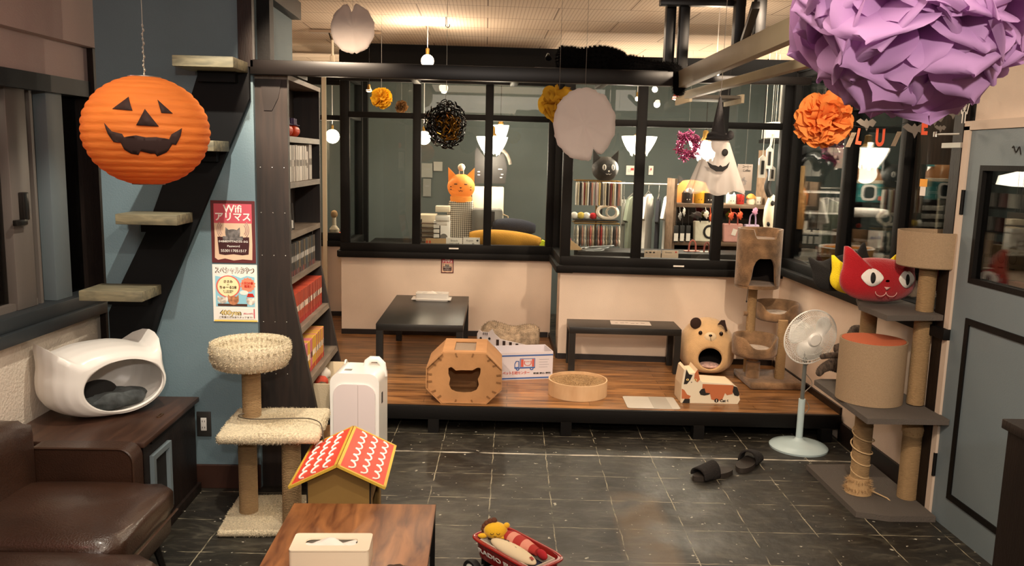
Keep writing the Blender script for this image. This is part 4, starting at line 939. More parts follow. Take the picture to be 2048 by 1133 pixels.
# octagonal cardboard cat house
oc = thing('cardboard_cat_house','brown octagonal cardboard cat house with a cat head hole, at the platform edge','cat house',(-.105,5.47,PZ),math.radians(-1))
H_ = .335; W_ = .245; c_ = .10
def octo(s_=0): return [(-W_+c_,s_),(W_-c_,s_),(W_-s_,c_),(W_-s_,H_-c_),(W_-c_,H_-s_),(-W_+c_,H_-s_),(-W_+s_,H_-c_),(-W_+s_,c_)]
def resamp(poly, n):
    P_ = [Vector((x,z)) for x,z in poly]; L_ = [(P_[(i+1)%len(P_)]-P_[i]).length for i in range(len(P_))]; T_ = sum(L_); out = []
    for k in range(n):
        d = T_*k/n; i = 0
        while d > L_[i]: d -= L_[i]; i += 1
        q = P_[i].lerp(P_[(i+1)%len(P_)], d/L_[i]); out.append((q.x,q.y))
    return out
def align(o_, i_, cx, cz):     # order both outlines by angle about a centre so that they can be bridged
    key = lambda p: math.atan2(p[1]-cz,p[0]-cx); return sorted(o_, key=key), sorted(i_, key=key)
catface = [(x*.98,(z-.104)/.179*.172+.070) for x,z in [(-.105,.275),(-.085,.283),(-.055,.258),(-.03,.262),(.03,.262),(.055,.262),(.09,.283),(.11,.278),(.107,.235),(.092,.20),(.10,.16),(.085,.125),(.05,.108),(0,.104),(-.05,.108),(-.085,.125),(-.10,.16),(-.092,.20),(-.105,.235)]]
O_,I_ = align(resamp(octo(),72), resamp(catface,72), 0,.16)
mb = MB(); mb.ring(O_,I_,.008,Matrix.Translation((0,-.20,0))); mb.build('front_panel', m_cardb, oc, 0)
O_,I_ = align(resamp(octo(),48), circ(0,.20,.06,.04,48), 0,.18)
mb = MB(); mb.ring(O_,I_,.008,Matrix.Translation((0,.17,0))); mb.build('back_panel', m_cardb, oc, 0)
oo = octo()
for i in range(8):
    if i == 0: continue
    a_,b_ = oo[i],oo[(i+1)%8]; 
    mb = MB()
    if i == 4:
        mb.ring([(a_[0]+.0,-.225),(b_[0],-.225),(b_[0],.19),(a_[0],.19)][::1], [(.07,-.13),(-.07,-.13),(-.07,.13),(.07,.13)], .006, Matrix.Translation((0,0,H_)) @ Matrix.Rotation(PI/2,4,'X') @ Matrix.Diagonal((1,1,1,1)))
    else:
        mb.face([(a_[0],-.225,a_[1]),(b_[0],-.225,b_[1]),(b_[0],.19,b_[1]),(a_[0],.19,a_[1])])
    o = mb.build('wall_panel', m_cardb, oc, 0)
    if i != 4: md = o.modifiers.new('t','SOLIDIFY'); md.thickness = .006; md.offset = 0
mb = MB(); mb.b(-W_+c_,W_-c_,-.22,.18,.0,.006); mb.build('floor_panel', m_cardb, oc, 0)
mb = MB()
for k in range(3): mb.b(-.115+.005*k,.115,-.225+.0,-.218,.0,.0)
for i,(a_,b_) in enumerate(zip(oo, oo[1:]+oo[:1])):
    for t in (.3,.7):
        p = Vector((a_[0]+(b_[0]-a_[0])*t, a_[1]+(b_[1]-a_[1])*t)); q = p+(Vector((0,.165))-p)*.14; d = (q-p).normalized()
        ang = math.atan2(d.y,d.x); mb.box(((p.x+q.x)/2,-.206,(p.y+q.y)/2),((q-p).length,.006,.010),(0,-ang,0))
mb.build('slot_tabs', mat('cardboard_edge','#7d5733',.9), oc, 0)
mb = MB(); mb.b(-.07,.07,-.13,.13,H_-.012,H_-.006); mb.build('scratch_insert', mat('corrugated_insert','#b39c86',.95,bump=1.0,bscale=150,stretch=(6,1,1)), oc, 0)
mb = MB(); mb.b(-.118,.118,-.222,.19,H_+.003,H_+.005)
# long plush cushion with striped cat print
pc = thing('cat_cushion','long grey plush cushion with a white cat face and brown stripes, behind the printed box','cushion',(.22,6.60,PZ),math.radians(-7)); pc.scale = (1,1,1.08)
m_gpl = mat('grey_beige_plush','#a08d76',.95,var=.35,scale=25,bump=.6,bscale=120)
mb = MB(); mb.grid(lambda u,v: (lambda t,a: Vector((-.22+.47*t, (.085+.03*math.sin(PI*t))*math.cos(a), .135+.035*math.sin(7*t+1)*(1 if math.sin(a) > 0 else .2)+(.11+.02*math.sin(PI*t))*math.sin(a)*min(1,(math.sin(PI*(.04+.92*t)))**.4))))(v,2*PI*u), 30, 30, cu=True); mb.fuzz(2500,.014,.002); mb.build('body', m_gpl, pc, 60)
mb = MB(); mb.prism([(-.24,.02),(-.24,.19),(-.225,.215),(-.20,.20),(-.15,.20),(-.12,.225),(-.10,.19),(-.05,.15),(.25,.10),(.28,.04),(.25,.01)], .02, off=-.128); mb.build('printed_front', mat('white_print_cloth','#c9c2c4',.9), pc, 0)
mb = MB()
for k in range(6): mb.b(-.085+.052*k,-.063+.052*k,-.142,-.138,.0+.015,.15-.008*k)
mb.build('brown_stripes', mat('brown_stripe','#2a1a15',.9), pc, 0)
mb = MB()
for x in (-.21,-.14): mb.ell((x,-.141,.155),(.010,.003,.010),10,6)
mb.prism([(-.185,.14),(-.165,.14),(-.175,.128)], .003, off=-.141)
for x in (-.19,-.175,-.16): mb.b(x-.003,x+.003,-.142,-.138,.18,.20)
mb.build('cat_face', m_blk, pc, 0)
# printed white cardboard box
pb = thing('cardboard_box','open white cardboard box with a blue lorry print and red lettering','box',(.32,5.985,PZ),math.radians(11)); pb.scale = (1,1,.86)
m_wb = mat('white_board','#d3cdd3',.75)
mb = MB(); mb.ring(rect(-.205,.19,-.115,.115), rect(-.201,.186,-.111,.111), .24, Matrix.Translation((0,0,.12)) @ Matrix.Rotation(-PI/2,4,'X') @ Matrix.Diagonal((1,1,-1,1))); mb.b(-.20,.185,-.11,.11,0,.004); mb.build('box_body', m_wb, pb, 0)
m_bl = mat('blue_print','#3a5fa0',.7); m_rp = mat('red_print','#c4584b',.7)
mb = MB(); mb.b(-.205,.19,-.1162,-.1152,.205,.217); mb.build('blue_band', m_bl, pb, 0)
mb = MB(); mb.b(-.205,.19,-.1162,-.1152,.008,.02); mb.build('blue_band', m_bl, pb, 0)
mb = MB(); mb.ring(rect(-.06,.055,.105,.185), rect(-.055,.05,.11,.18), .001, Matrix.Translation((0,-.1158,0))); mb.ring([(-.10,.105),(-.065,.105),(-.065,.165),(-.09,.165),(-.10,.14)],[(-.094,.112),(-.071,.112),(-.071,.158),(-.085,.158),(-.094,.138)],.001,Matrix.Translation((0,-.1158,0))); mb.b(-.10,.055,-.1162,-.1154,.098,.107)
for x in (-.075,.03): mb.ring(circ(x,.095,.014,.014,16), circ(x,.095,.006,.006,16), .0012, Matrix.Translation((0,-.116,0)))
mb.build('lorry_print', m_bl, pb, 0)
mb = MB(); mb.ring(align(resamp(cathead(0,.142,.028,.85),26),[],0,.142)[0], align(resamp(cathead(0,.142,.022,.85),26),[],0,.142)[0], .001, Matrix.Translation((0,-.116,0))); mb.b(-.052,-.032,-.1162,-.1154,.112,.178); mb.b(.032,.048,-.1162,-.1154,.112,.178); mb.build('cat_print', m_rp, pb, 0)
text('writing','ペット引越センター', .030, m_rp, pb, (-.085,-.116,.06), bold=.0006, fit=.20, rot=(PI/2,0,0)); text('writing','輸送 安心 便利', .016, m_blk, pb, (.11,-.116,.052), bold=.0005, fit=.13)
for k in range(4): mb = MB(); mb.b(.085,.15+.01*(k%2),-.116,-.1154,.105+.022*k,.108+.022*k); mb.build('fine_print', mat('grey_print','#9b9aa3',.7), pb, 0)
# round scratcher
rs = thing('round_scratcher','round pale wooden cat scratcher with corrugated filling, on the platform','cat scratcher',(.672,5.53,PZ))
mb = MB(); mb.ring(circ(0,0,.203,.203,56), circ(0,0,.195,.195,56), .105, Matrix.Translation((0,0,.0525)) @ Matrix.Rotation(-PI/2,4,'X') @ Matrix.Diagonal((1,1,-1,1))); mb.build('rim', wood_mat('pale_ply','#c6a078','#d8b78f',False,rough=.6,stretch=(1,1,.4),scale=4), rs)
mb = MB(); mb.lathe([(0,0),(.195,0),(.195,.085),(0,.09)], 48); mb.fuzz(2500,.009,.0012); mb.build('corrugated_pad', mat('corrugated_brown','#a4835a',.95,var=.35,scale=70,bump=1,bscale=200), rs)
# mat, calico scratcher, bear house
e = thing('white_mat','thin white plastic mat lying flat at the platform edge','mat',(1.145,5.33,PZ),math.radians(-2)); mb = MB(); mb.prism(rrect(0,0,.35,.27,.02,4), .003, Matrix.Translation((0,0,.002)) @ Matrix.Rotation(-PI/2,4,'X')); mb.build('sheet', mat('grey_white_plastic','#bdb7ac',.35), e, 0)
mb = MB(); mb.box((.06,0,.0042),(.12,.25,.001)); mb.build('darker_panel', mat('greyer_plastic','#a49d92',.35), e, 0)
ca = thing('cardboard_cat_lounger','calico cat printed cardboard lounger scratcher in front of the bear house','cat scratcher',(1.545,5.42,PZ),math.radians(-1))
prof = [(-.195,0),(.19,0),(.205,.03),(.18,.115),(.15,.135),(-.06,.145),(-.075,.165),(-.095,.235),(-.105,.21),(-.15,.205),(-.165,.235),(-.18,.225),(-.195,.12)]
mb = MB(); mb.prism(prof, .20, off=.02); mb.build('body', mat('cream_card','#d9c3a5',.8), ca, 0)
mb = MB(); mb.prism([(-.19,0),(.19,0),(.205,.03),(.18,.118),(.15,.137),(-.06,.147),(-.075,.167),(-.095,.237),(-.11,.205),(-.15,.203),(-.168,.237),(-.185,.225),(-.195,.12)], .004, off=-.083); mb.build('front_board', mat('cream_front','#d8cdb6',.8), ca, 0)
m_cal = mat('calico_orange','#b0643c',.8)
def pat(name, poly, m_, y=-.0865, par=ca): mb = MB(); mb.prism(poly,.0012,off=y); return mb.build(name, m_, par, 0)
pat('orange_patch',[(-.055,.135),(.15,.130),(.168,.115),(.15,.07),(.115,.06),(.10,.075),(.085,.03),(.05,.018),(.01,.03),(.0,.065),(-.03,.075),(-.055,.105)],m_cal)
pat('black_patch',[(-.06,.10),(-.04,.105),(-.03,.075),(.0,.072),(-.01,.062),(-.04,.055),(-.065,.06),(-.075,.08)],m_blk,-.0872)
pat('black_patch',[(.155,.125),(.178,.118),(.198,.07),(.19,.055),(.165,.06),(.15,.085)],m_blk,-.0872)
pat('black_patch',[(-.182,.13),(-.17,.232),(-.15,.20),(-.125,.195),(-.14,.16),(-.16,.132)],m_blk)
pat('orange_patch',[(-.112,.205),(-.093,.235),(-.075,.165),(-.09,.145),(-.115,.165)],m_cal)
pat('orange_patch',[(-.193,.10),(-.175,.09),(-.155,.06),(-.13,.05),(-.14,.03),(-.19,.03)],m_cal); pat('black_patch',[(-.17,.03),(-.135,.03),(-.135,.0),(-.185,.0)],m_blk,-.0872)
for x in (-.158,-.105): pat('eye',circ(x,.163,.009,.007,12),m_yel,-.088); pat('pupil',circ(x,.163,.003,.006,10),m_blk,-.0888)
pat('nose',[(-.137,.148),(-.125,.148),(-.131,.141)],m_blk,-.088)
pat('logo_disc',circ(.045,.022,.014,.014,20),m_blk,-.0876); text('logo_cat','i', .024, mat('cream_front','#d8cdb6'), ca, (.045,-.0886,.021), bold=.0012); text('writing','Cat', .026, m_blk, ca, (.088,-.0880,.021), bold=.0009, align='CENTER'); text('writing','ς', .02, m_blk, ca, (.121,-.0880,.024), bold=.0006)
br_ = thing('bear_cat_house','beige plush bear shaped cat house with an open mouth entrance','cat house',(1.745,6.20,PZ),math.radians(-8)); br_.scale = (.93,.9,.93)
m_bear = mat('beige_bear_plush','#d0ab7c',.95,var=.08,scale=14,bump=.5,bscale=150,sheen=.3)
hx_,hz_ = .098,.092
def bearf(u,v):
    # from the mouth rim over the front to the back
    t = 2*PI*u; c0,s0 = math.cos(t), math.sin(t)
    bz = .215; wz = .235 if s0 < 0 else .235
    X_ = (.228)*math.copysign(abs(c0)**.8,c0); Z_ = bz+(.215*math.copysign(abs(s0)**.62,s0) if s0 < 0 else .235*abs(s0)**.9)
    if s0 > 0: X_ *= 1-.22*s0**1.5
    mx,mz = hx_*c0+.005, .155+hz_*s0
    st = [(0,-.19),(.02,-.215),(.3,-.205),(.62,-.165),(.85,-.10),(.97,-.03),(1,.04),(.95,.12),(.8,.17),(.5,.20),(0.02,.205)]
    k = v*(len(st)-1); i = min(int(k),len(st)-2); f_ = k-i; a_ = st[i][0]*(1-f_)+st[i+1][0]*f_; y = st[i][1]*(1-f_)+st[i+1][1]*f_
    if k <= 6: return Vector((mx+(X_-mx)*a_,y,mz+(Z_-mz)*a_))
    return Vector((X_*a_,y,bz+(Z_-bz)*a_))
mb = MB(); mb.grid(bearf,56,36,cu=True); mb.fuzz(9000,.008,.0012); mb.build('body', m_bear, br_, 70, keepn=True)
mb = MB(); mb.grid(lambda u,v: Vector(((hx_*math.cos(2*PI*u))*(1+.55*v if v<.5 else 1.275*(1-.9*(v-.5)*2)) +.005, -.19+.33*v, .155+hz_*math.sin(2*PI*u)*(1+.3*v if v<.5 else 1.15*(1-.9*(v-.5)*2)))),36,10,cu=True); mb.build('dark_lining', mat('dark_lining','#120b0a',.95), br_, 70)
mb = MB(); mb.tube([Vector((hx_*1.04*math.cos(2*PI*k/40)+.005,-.20,.155+hz_*1.04*math.sin(2*PI*k/40))) for k in range(41)],.009,8,cap=False); mb.build('mouth_rim', m_bear, br_)
mb = MB(); mb.ell((.01,-.13,.085),(.085,.085,.022),28,10); mb.build('printed_cushion', mat('pink_print_cushion','#c9a59c',.9,var=.35,scale=45), br_, 60)
m_ear = mat('dark_brown_plush','#2f1b14',.95,bump=.4,bscale=150)
mb = MB(); mb.ell((-.115,-.11,.425),(.045,.016,.048),20,12,Matrix.Rotation(.3,3,'Y')); mb.fuzz(500,.006,.001); mb.build('ear', m_ear, br_, 60)
mb = MB(); mb.prism([(.06,.425),(.085,.46),(.115,.462),(.12,.44),(.14,.375),(.125,.372),(.11,.405),(.085,.425)],.022,off=-.125); mb.build('ear', m_ear, br_, 60)
for x in (-.08,.085): mb = MB(); mb.ell((x,-.172,.358),(.016,.012,.018),16,10); mb.build('eye', mat('glossy_eye','#1a0d09',.15), br_, 60)
mb = MB(); mb.ell((0,-.18,.325),(.052,.030,.044),24,14); mz_ = mb.build('muzzle', mat('cream_muzzle','#ddc7a2',.9), br_, 60)
mb = MB(); mb.ell((-.004,-.212,.348),(.014,.008,.010),14,8); mb.build('nose', mat('glossy_eye','#1a0d09',.15), mz_, 60); mb = MB(); mb.tube([(-.004,-.212,.338),(.004,-.211,.300)],.0015,5); mb.build('mouth_stitch', m_blk, mz_)

# ---- brown plush cat tree in the corner
m_bpl = mat('brown_plush','#7d6145',.9,var=.45,scale=11,bump=.5,bscale=110,sheen=.3)
def C0(px,py,Y): return gy(px,py,Y)
bt = thing('cat_tree','brown plush cat tree with a hut on top and two curved beds','cat tree',(2.02,5.93,PZ))
O0 = Vector((2.02,5.93,PZ))
mb = MB(); mb.box((.115,-.03,.025),(.40,.42,.05),(0,0,-.0),bev=.015,seg=3); mb.build('base_board', m_bpl, bt, 60)
pA = (1.995-O0.x, 6.02-O0.y); pB = (2.19-O0.x, 5.83-O0.y); pC_ = (2.00-O0.x,5.86-O0.y)
zc_b = gy(1535,570,6.0).z-PZ; zc_t = gy(1535,458,6.0).z-PZ
rope_post(bt,pA[0]+.02,pA[1],.05,zc_b,.034)
rope_post(bt,pB[0],pB[1],.05,gy(1575,640,5.85).z-PZ,.036)
mb = MB(); mb.lathe([(.05,.05),(.05,.17)],20,(pC_[0]+.0,pC_[1],0)); mb.build('plush_post', m_bpl, bt)
def bed(cx,cy,z,r,rot,dip=.45,h=.13):
    e_ = MB()
    def f(u,v):
        a = 2*PI*u; d = (math.cos(a-rot)+1)/2; top = h*(1-dip*math.exp(-((((a-rot+PI)%(2*PI)-PI)/.62)**4)))
        st = [(0,0),(.9,0),(1,.012),(1.03,top*.6),(1.02,top-.008),(.99,top),(.95,top-.01),(.9,top*.6),(.84,.04),(0,.036)]
        k = v*(len(st)-1); i = min(int(k),len(st)-2); f_ = k-i; rr = st[i][0]*(1-f_)+st[i+1][0]*f_; zz = st[i][1]*(1-f_)+st[i+1][1]*f_
        return Vector((cx+r*rr*math.cos(a), cy+r*rr*math.sin(a), z+zz))
    e_.grid(f,48,27,cu=True); o_ = e_.build('curved_bed', m_bpl, bt, 70)
    q = MB(); q.ell((cx,cy,z+.05),(r*.75,r*.75,.015),24,8); q.build('bed_lining', mat('pale_lining','#b9aa9c',.9,var=.3,scale=20), o_, 70)
z1 = gy(1515,710,5.85).z-PZ; bed(pC_[0]-.005,pC_[1]-.02,z1,.158,-PI/2,.5,.15)
z2 = gy(1575,640,6.0).z-PZ; bed(2.20-O0.x,6.0-O0.y,z2,.155,-PI*.62,.5,.135)
mb = MB(); mb.lathe([(.036,z1-.1),(.036,z1)],16,(pC_[0],pC_[1],0)); mb.build('plush_post', m_bpl, bt)
mb = MB(); mb.tube([(pA[0]-.04,pA[1],z2+.04),(pA[0]+.12,pA[1],z2+.02)],.018,10); mb.build('bracing_arm', m_bpl, bt)
# hut: open round box with arched door and cut out rim
def hut(cx,cy,z0,z1,r):
    e_ = MB(); n_ = 72; hh = z1-z0
    ang = [(-PI/2+2*PI*k/n_) for k in range(n_)]
    def wall(a):
        d = (a+PI/2+PI)%(2*PI)-PI; lo = 0; hi = hh
        if abs(d) < .62: lo = (hh*.50*math.sqrt(max(0,1-(abs(d)/.62)**4)) if abs(d) > .3 else hh*.50)
        if abs(d) < .60: hi = hh-.065*min(1,max(0,(.60-abs(d))/.12))
        return lo,hi
    R1,R2 = r,r-.016
    cols = []
    for a in ang:
        lo,hi = wall(a); c_,s_ = math.cos(a),math.sin(a)
        cols.append([Vector((cx+R1*c_,cy+R1*s_,z0+lo)),Vector((cx+R1*c_,cy+R1*s_,z0+(lo+hi)/2)),Vector((cx+R1*c_,cy+R1*s_,z0+hi)),Vector((cx+R2*c_,cy+R2*s_,z0+hi)),Vector((cx+R2*c_,cy+R2*s_,z0+(lo+hi)/2)),Vector((cx+R2*c_,cy+R2*s_,z0+lo))])
    V_ = [[e_.bm.verts.new(p) for p in col] for col in cols]
    for i in range(n_):
        for j in range(6): e_.bm.faces.new((V_[i][j],V_[(i+1)%n_][j],V_[(i+1)%n_][(j+1)%6],V_[i][(j+1)%6]))
    o_ = e_.build('hut_wall', m_bpl, bt, 50)
    q = MB(); q.lathe([(0,z0-.02),(r-.004,z0-.02),(r-.004,z0+.006),(0,z0+.006)],40,(cx,cy,0)); q.build('hut_floor', m_bpl, bt)
    q = MB(); q.lathe([(0,z1-.085),(r-.018,z1-.085),(r-.018,z1-.07),(0,z1-.07)],40,(cx,cy,0)); q.build('hut_roof', m_bpl, bt)
    q = MB(); q.lathe([(r-.018,z0+.01),(r-.018,z1-.09)],40,(cx,cy,0))
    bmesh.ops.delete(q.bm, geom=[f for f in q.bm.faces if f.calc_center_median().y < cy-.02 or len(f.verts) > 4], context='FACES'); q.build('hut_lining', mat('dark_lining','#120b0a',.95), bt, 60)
hut(pA[0]+.045,pA[1],zc_b,zc_t,.162)
mb = MB(); mb.tube([(pA[0]-.07,pA[1]-.16,zc_b),(pA[0]-.075,pA[1]-.16,zc_b-.10)],.002,5); mb.ell((pA[0]-.075,pA[1]-.16,zc_b-.105),(.006,.006,.008),8,6); mb.build('dangling_cord', m_blk, bt)
# ---- fan
fx,fy = 2.03,4.985
fn = thing('pedestal_fan','white pedestal fan with a round wire cage and pale blue foot','fan',(fx,fy,0),math.radians(10))
m_mint = mat('pale_blue_enamel','#b9cdd0',.25); m_wire = mat('white_wire','#e4e2dc',.35)
mb = MB(); mb.lathe([(.0,.0),(.178,0),(.180,.012),(.172,.020),(.12,.035),(.05,.047),(.03,.055),(.02,.07)],48); mb.build('foot', m_mint, fn)
mb = MB(); mb.lathe([(.021,.06),(.021,.32),(.016,.32)],20); mb.build('lower_pole', m_mint, fn)
mb = MB(); mb.lathe([(.013,.30),(.013,.60)],16); mb.build('upper_pole', mat('grey_pole','#7b807e',.3,metal=.5), fn)
hz0 = gy(1616,676,fy-.08).z
HM = Matrix.Translation((-.015,-.06,hz0)) @ Matrix.Rotation(math.radians(8),4,'X')
def hub(mb, prof, n=32): return mb.lathe(prof, n, (0,0,0), None)
HR_ = HM @ Matrix.Rotation(PI/2,4,'X')      # local z -> towards viewer
def tr(mb): bmesh.ops.transform(mb.bm, matrix=HR_, verts=mb.bm.verts); return mb
mb = MB(); mb.lathe([(.0,-.17),(.045,-.165),(.06,-.12),(.062,-.05),(.05,-.03),(0,-.03)],24); tr(mb).build('motor', m_wire, fn)
mb = MB(); mb.lathe([(.0,.062),(.035,.060),(.046,.050),(.047,.035),(0,.035)],32); tr(mb).build('cage_badge', m_wire, fn)
RC = .175
mb = MB()
for k in range(90):
    a = 2*PI*k/90; tw = .35
    for sgn in (1,):
        pts = []
        for j in range(7):
            t = j/6; r_ = .045+(RC-.045)*t; aa = a+tw*t; z = .048-.048*t**2.2; pts.append((r_*math.cos(aa),r_*math.sin(aa),z))
        mb.tube(pts,.0017,4,cap=False)
for r_,z in ((.10,.040),(.145,.022),(RC,0.0)): mb.tube([(r_*math.cos(2*PI*k/56),r_*math.sin(2*PI*k/56),z) for k in range(57)],.0016 if r_ < RC else .0045,6,cap=False)
tr(mb).build('front_cage', m_wire, fn)
mb = MB()
for k in range(60):
    a = 2*PI*k/60; mb.tube([((.05+(RC-.05)*t)*math.cos(a),(.05+(RC-.05)*t)*math.sin(a),-.07+.07*t**2.5) for t in (0,.33,.66,.85,1)],.0016,4,cap=False)
tr(mb).build('rear_cage', m_wire, fn)
for k in range(3):
    mb = MB(); a0 = 2*PI*k/3+.5
    mb.grid(lambda u,v: (lambda r_,w_: Vector((r_*math.cos(a0+w_),r_*math.sin(a0+w_),.012*math.sin(3*w_)-.012+.02*w_)))(.03+.125*u, (v-.5)*1.5*(math.sin(PI*(.12+.80*u))**.6)+.25*u),10,10)
    o = tr(mb).build('blade', mat('milky_blade','#dfe0dc',.3), fn, 70); o.modifiers.new('t','SOLIDIFY').thickness = .002
mb = MB(); mb.tube([(-.015+.0,-.02,hz0-.16),(-.015,.0,hz0-.1),(-.013,.03,hz0-.03)],.018,12); mb.b(-.03,.01,-.03,.02,.60,.66,.006); mb.build('neck', mat('grey_pole','#7b807e'), fn)
cd = thing('fan_power_cord','grey power cord looping behind the pedestal fan','cord',(fx,fy,0))
mb = MB(); mb.tube(smooth_pts([(.02,.05,.62),(.07,.09,.55),(.04,.10,.48),(.09,.08,.40),(.03,.06,.33),(.07,.05,.25),(.025,.035,.20)]),.003,6); mb.build('wire', mat('grey_cord2','#7d7368',.5), cd)

# ---- beige scratching tree by the door
rt = thing('cat_tree','tall sisal cat tree with orange topped drum and round basket, beside the grey door','cat tree',(2.14,4.35,0))
RO = Vector((2.14,4.35,0)); m_felt = mat('grey_felt','#57504a',.95,bump=.4,bscale=150); m_jute = mat('jute_cloth','#a38b6e',.9,var=.08,scale=150,bump=.5,bscale=260)
def L_(v): return (v.x-RO.x, v.y-RO.y)
mb = MB(); mb.prism([(-.205,-.26),(.20,-.28),(.185,.45),(-.05,.45),(-.205,.40)][::-1], .03, Matrix.Translation((0,0,.015)) @ Matrix.Rotation(-PI/2,4,'X') @ Matrix.Diagonal((1,1,-1,1))); mb.build('base_board', m_felt, rt, 0)
zs = gy(1740,812,4.16).z; zm = gy(1805,627,4.14).z; zb = gy(1845,530,4.2).z; zbt = gy(1845,468,4.2).z
p1 = L_(gz(1712,985,.03)); p2 = (2.30-RO.x, 4.14-RO.y); p3 = (gy(1737,645,4.49).x-RO.x, 4.49-RO.y)
rope_post(rt,p1[0]+.01,p1[1],.03,zs,.048); rope_post(rt,p2[0]-.005,p2[1],.03,zs,.050); rope_post(rt,p2[0]-.01,p2[1],zs+.02,zb,.044)
rope_post(rt,p3[0],p3[1],zs,zm,.045)
mb = MB(); mb.prism([(-.20,-.26),(-.15,-.29),(.19,-.29),(.205,-.26),(.205,-.10),(.195,.46),(-.22,.46)][::-1], .028, Matrix.Translation((0,0,zs)) @ Matrix.Rotation(-PI/2,4,'X') @ Matrix.Diagonal((1,1,-1,1))); mb.build('lower_shelf', m_felt, rt, 0)
mb = MB(); mb.prism([(.0,-.25),(.18,-.25),(.205,-.21),(.21,.32),(-.12,.36),(-.12,.05)][::-1], .028, Matrix.Translation((0,0,zm)) @ Matrix.Rotation(-PI/2,4,'X') @ Matrix.Diagonal((1,1,-1,1))); mb.build('upper_shelf', m_felt, rt, 0)
dr = (2.082-RO.x, 4.23-RO.y); zd = gy(1755,680,4.22).z
mb = MB(); mb.lathe([(.0,zs+.016),(.168,zs+.016),(.168,zd),(.160,zd),(.158,zd-.004),(0,zd-.004)],48,(dr[0],dr[1],0)); mb.build('drum', m_jute, rt)
mb = MB(); mb.lathe([(0,zd-.003),(.158,zd-.003),(.158,zd+.002),(0,zd+.003)],48,(dr[0],dr[1],0)); mb.build('drum_top', mat('orange_felt','#c5623a',.95,bump=.3,bscale=150), rt)
mb = MB(); mb.lathe([(.0,zb),(.155,zb),(.160,zb+.005),(.166,zbt+.02),(.158,zbt+.02),(.152,zb+.03),(0,zb+.025)],48,(p2[0]+.0,p2[1]+.01,0)); mb.build('basket', m_jute, rt)
# frayed rope wound round the left post
mb = MB(); pts = []
zz = .42
for k in range(90):
    t = k/89; a = t*2*PI*5.2; r_ = .052+.006*math.sin(7*t); pts.append((p1[0]+.01+r_*math.cos(a),p1[1]+r_*math.sin(a),.40-.36*t+.012*math.sin(a)))
pts += [(p1[0]+.08,p1[1]-.05,.05),(p1[0]+.13,p1[1]-.09,.034),(p1[0]+.15,p1[1]-.16,.01),(p1[0]+.10,p1[1]-.20,.006),(p1[0]+.14,p1[1]-.24,.006)]
mb.tube(pts,.0035,6); mb.build('loose_rope', mat('loose_sisal','#c9ab80',.95), rt)
mb = MB(); mb.lathe([(.050,.0+.03),(.070,.032),(.056,.08),(.05,.12)],24,(p1[0]+.01,p1[1],0)); mb.fuzz(1400,.03,.0009); mb.build('frayed_fibres', mat('frayed_fibre','#b39369',.95), rt, 60)
mb = MB(); mb.lathe([(.050,.38),(.056,.42),(.050,.44)],20,(p2[0]-.005,p2[1],0)); mb.fuzz(500,.012,.0009); mb.build('frayed_band', mat('frayed_fibre','#b39369',.95), rt, 60)
mb = MB(); mb.tube(smooth_pts([(p2[0]+.045,p2[1]-.01,.17),(p2[0]+.06,p2[1]-.03,.13),(p2[0]+.045,p2[1]-.05,.08),(p2[0]+.03,p2[1]-.055,.05)]),.003,6); mb.build('loose_rope_end', mat('loose_sisal','#c9ab80',.95), rt)
# plush cat heads on the upper shelf
def cat_plush(name,label,loc,rot,w_,h_,d_,m_,face=True,ears=True):
    e = thing(name,label,'cushion',loc,rot)
    def f(u,v):
        t = 2*PI*u; p = v*PI; 
        x = math.sin(p)*math.cos(t); z = math.sin(p)*math.sin(t); y = -math.cos(p)
        X_ = w_/2*math.copysign(abs(x)**.85,x); Z_ = h_/2*math.copysign(abs(z)**.85,z); r_ = math.sin(p)
        for sx in (-1,1):
            ea = math.atan2(.62,sx*.72) ; da = (math.atan2(z,x)-ea+PI)%(2*PI)-PI; k = math.exp(-(da/.20)**2)*r_**2; X_ += sx*.03*k*(w_/.4); Z_ += .085*k*(w_/.4)
        return Vector((X_, y*d_/2*(1-.1*r_), Z_))
    mb = MB(); mb.grid(lambda u,v: f(u,.01+.98*v),56,26,cu=True); mb.fuzz(3500,.007,.0012); mb.build('body', m_, e, 80)
    if face:
        def patch(nm,poly,mm,lift=.0): 
            mb = MB(); bm = mb.bm; fc = bm.faces.new([bm.verts.new((x,0,z)) for x,z in poly]); bmesh.ops.triangulate(bm,faces=[fc]); bmesh.ops.subdivide_edges(bm,edges=bm.edges[:],cuts=2); bmesh.ops.triangulate(bm,faces=bm.faces[:])
            for v in bm.verts: 
                q = max(.02,1-abs(v.co.x/(w_/2))**2.35-abs(v.co.z/(h_/2))**2.35); v.co.y = -d_/2*q**.5*(1-.1*(1-q)**.5)-.007-lift
            o = mb.build(nm,mm,e,80); o.modifiers.new('t','SOLIDIFY').thickness = .002
        S_ = w_/.42
        for sx in (-1,1):
            ex = sx*.100*S_+.018; patch('eye',[(ex+(.056*S_*math.cos(a)), .014*S_+.036*S_*math.sin(a)*(1-.25*math.cos(2*a))) for a in [2*PI*k/24 for k in range(24)]],m_paperw)
            patch('pupil',circ(ex,.012*S_,.013*S_,.028*S_,16),m_blk,.003)
        patch('nose',[(-.018*S_,-.030*S_),(.018*S_,-.030*S_),(0,-.048*S_)],mat('pale_pink','#d8a8a0',.9),.001)
        mb = MB(); yy = -d_/2*.9-.004
        mb.tube([Vector((-.03*S_+.03*S_*math.cos(a),yy,-.055*S_+.028*S_*math.sin(a)*.8)) for a in [-PI*k/10 for k in range(11)][::-1]],.002,5); mb.tube([Vector((.03*S_+.03*S_*math.cos(a),yy,-.055*S_+.028*S_*math.sin(a)*.8)) for a in [-PI*k/10 for k in range(11)]],.002,5); mb.build('mouth_line', mat('pale_pink','#d8a8a0'), e)
    return e
zt_ = zm+.015
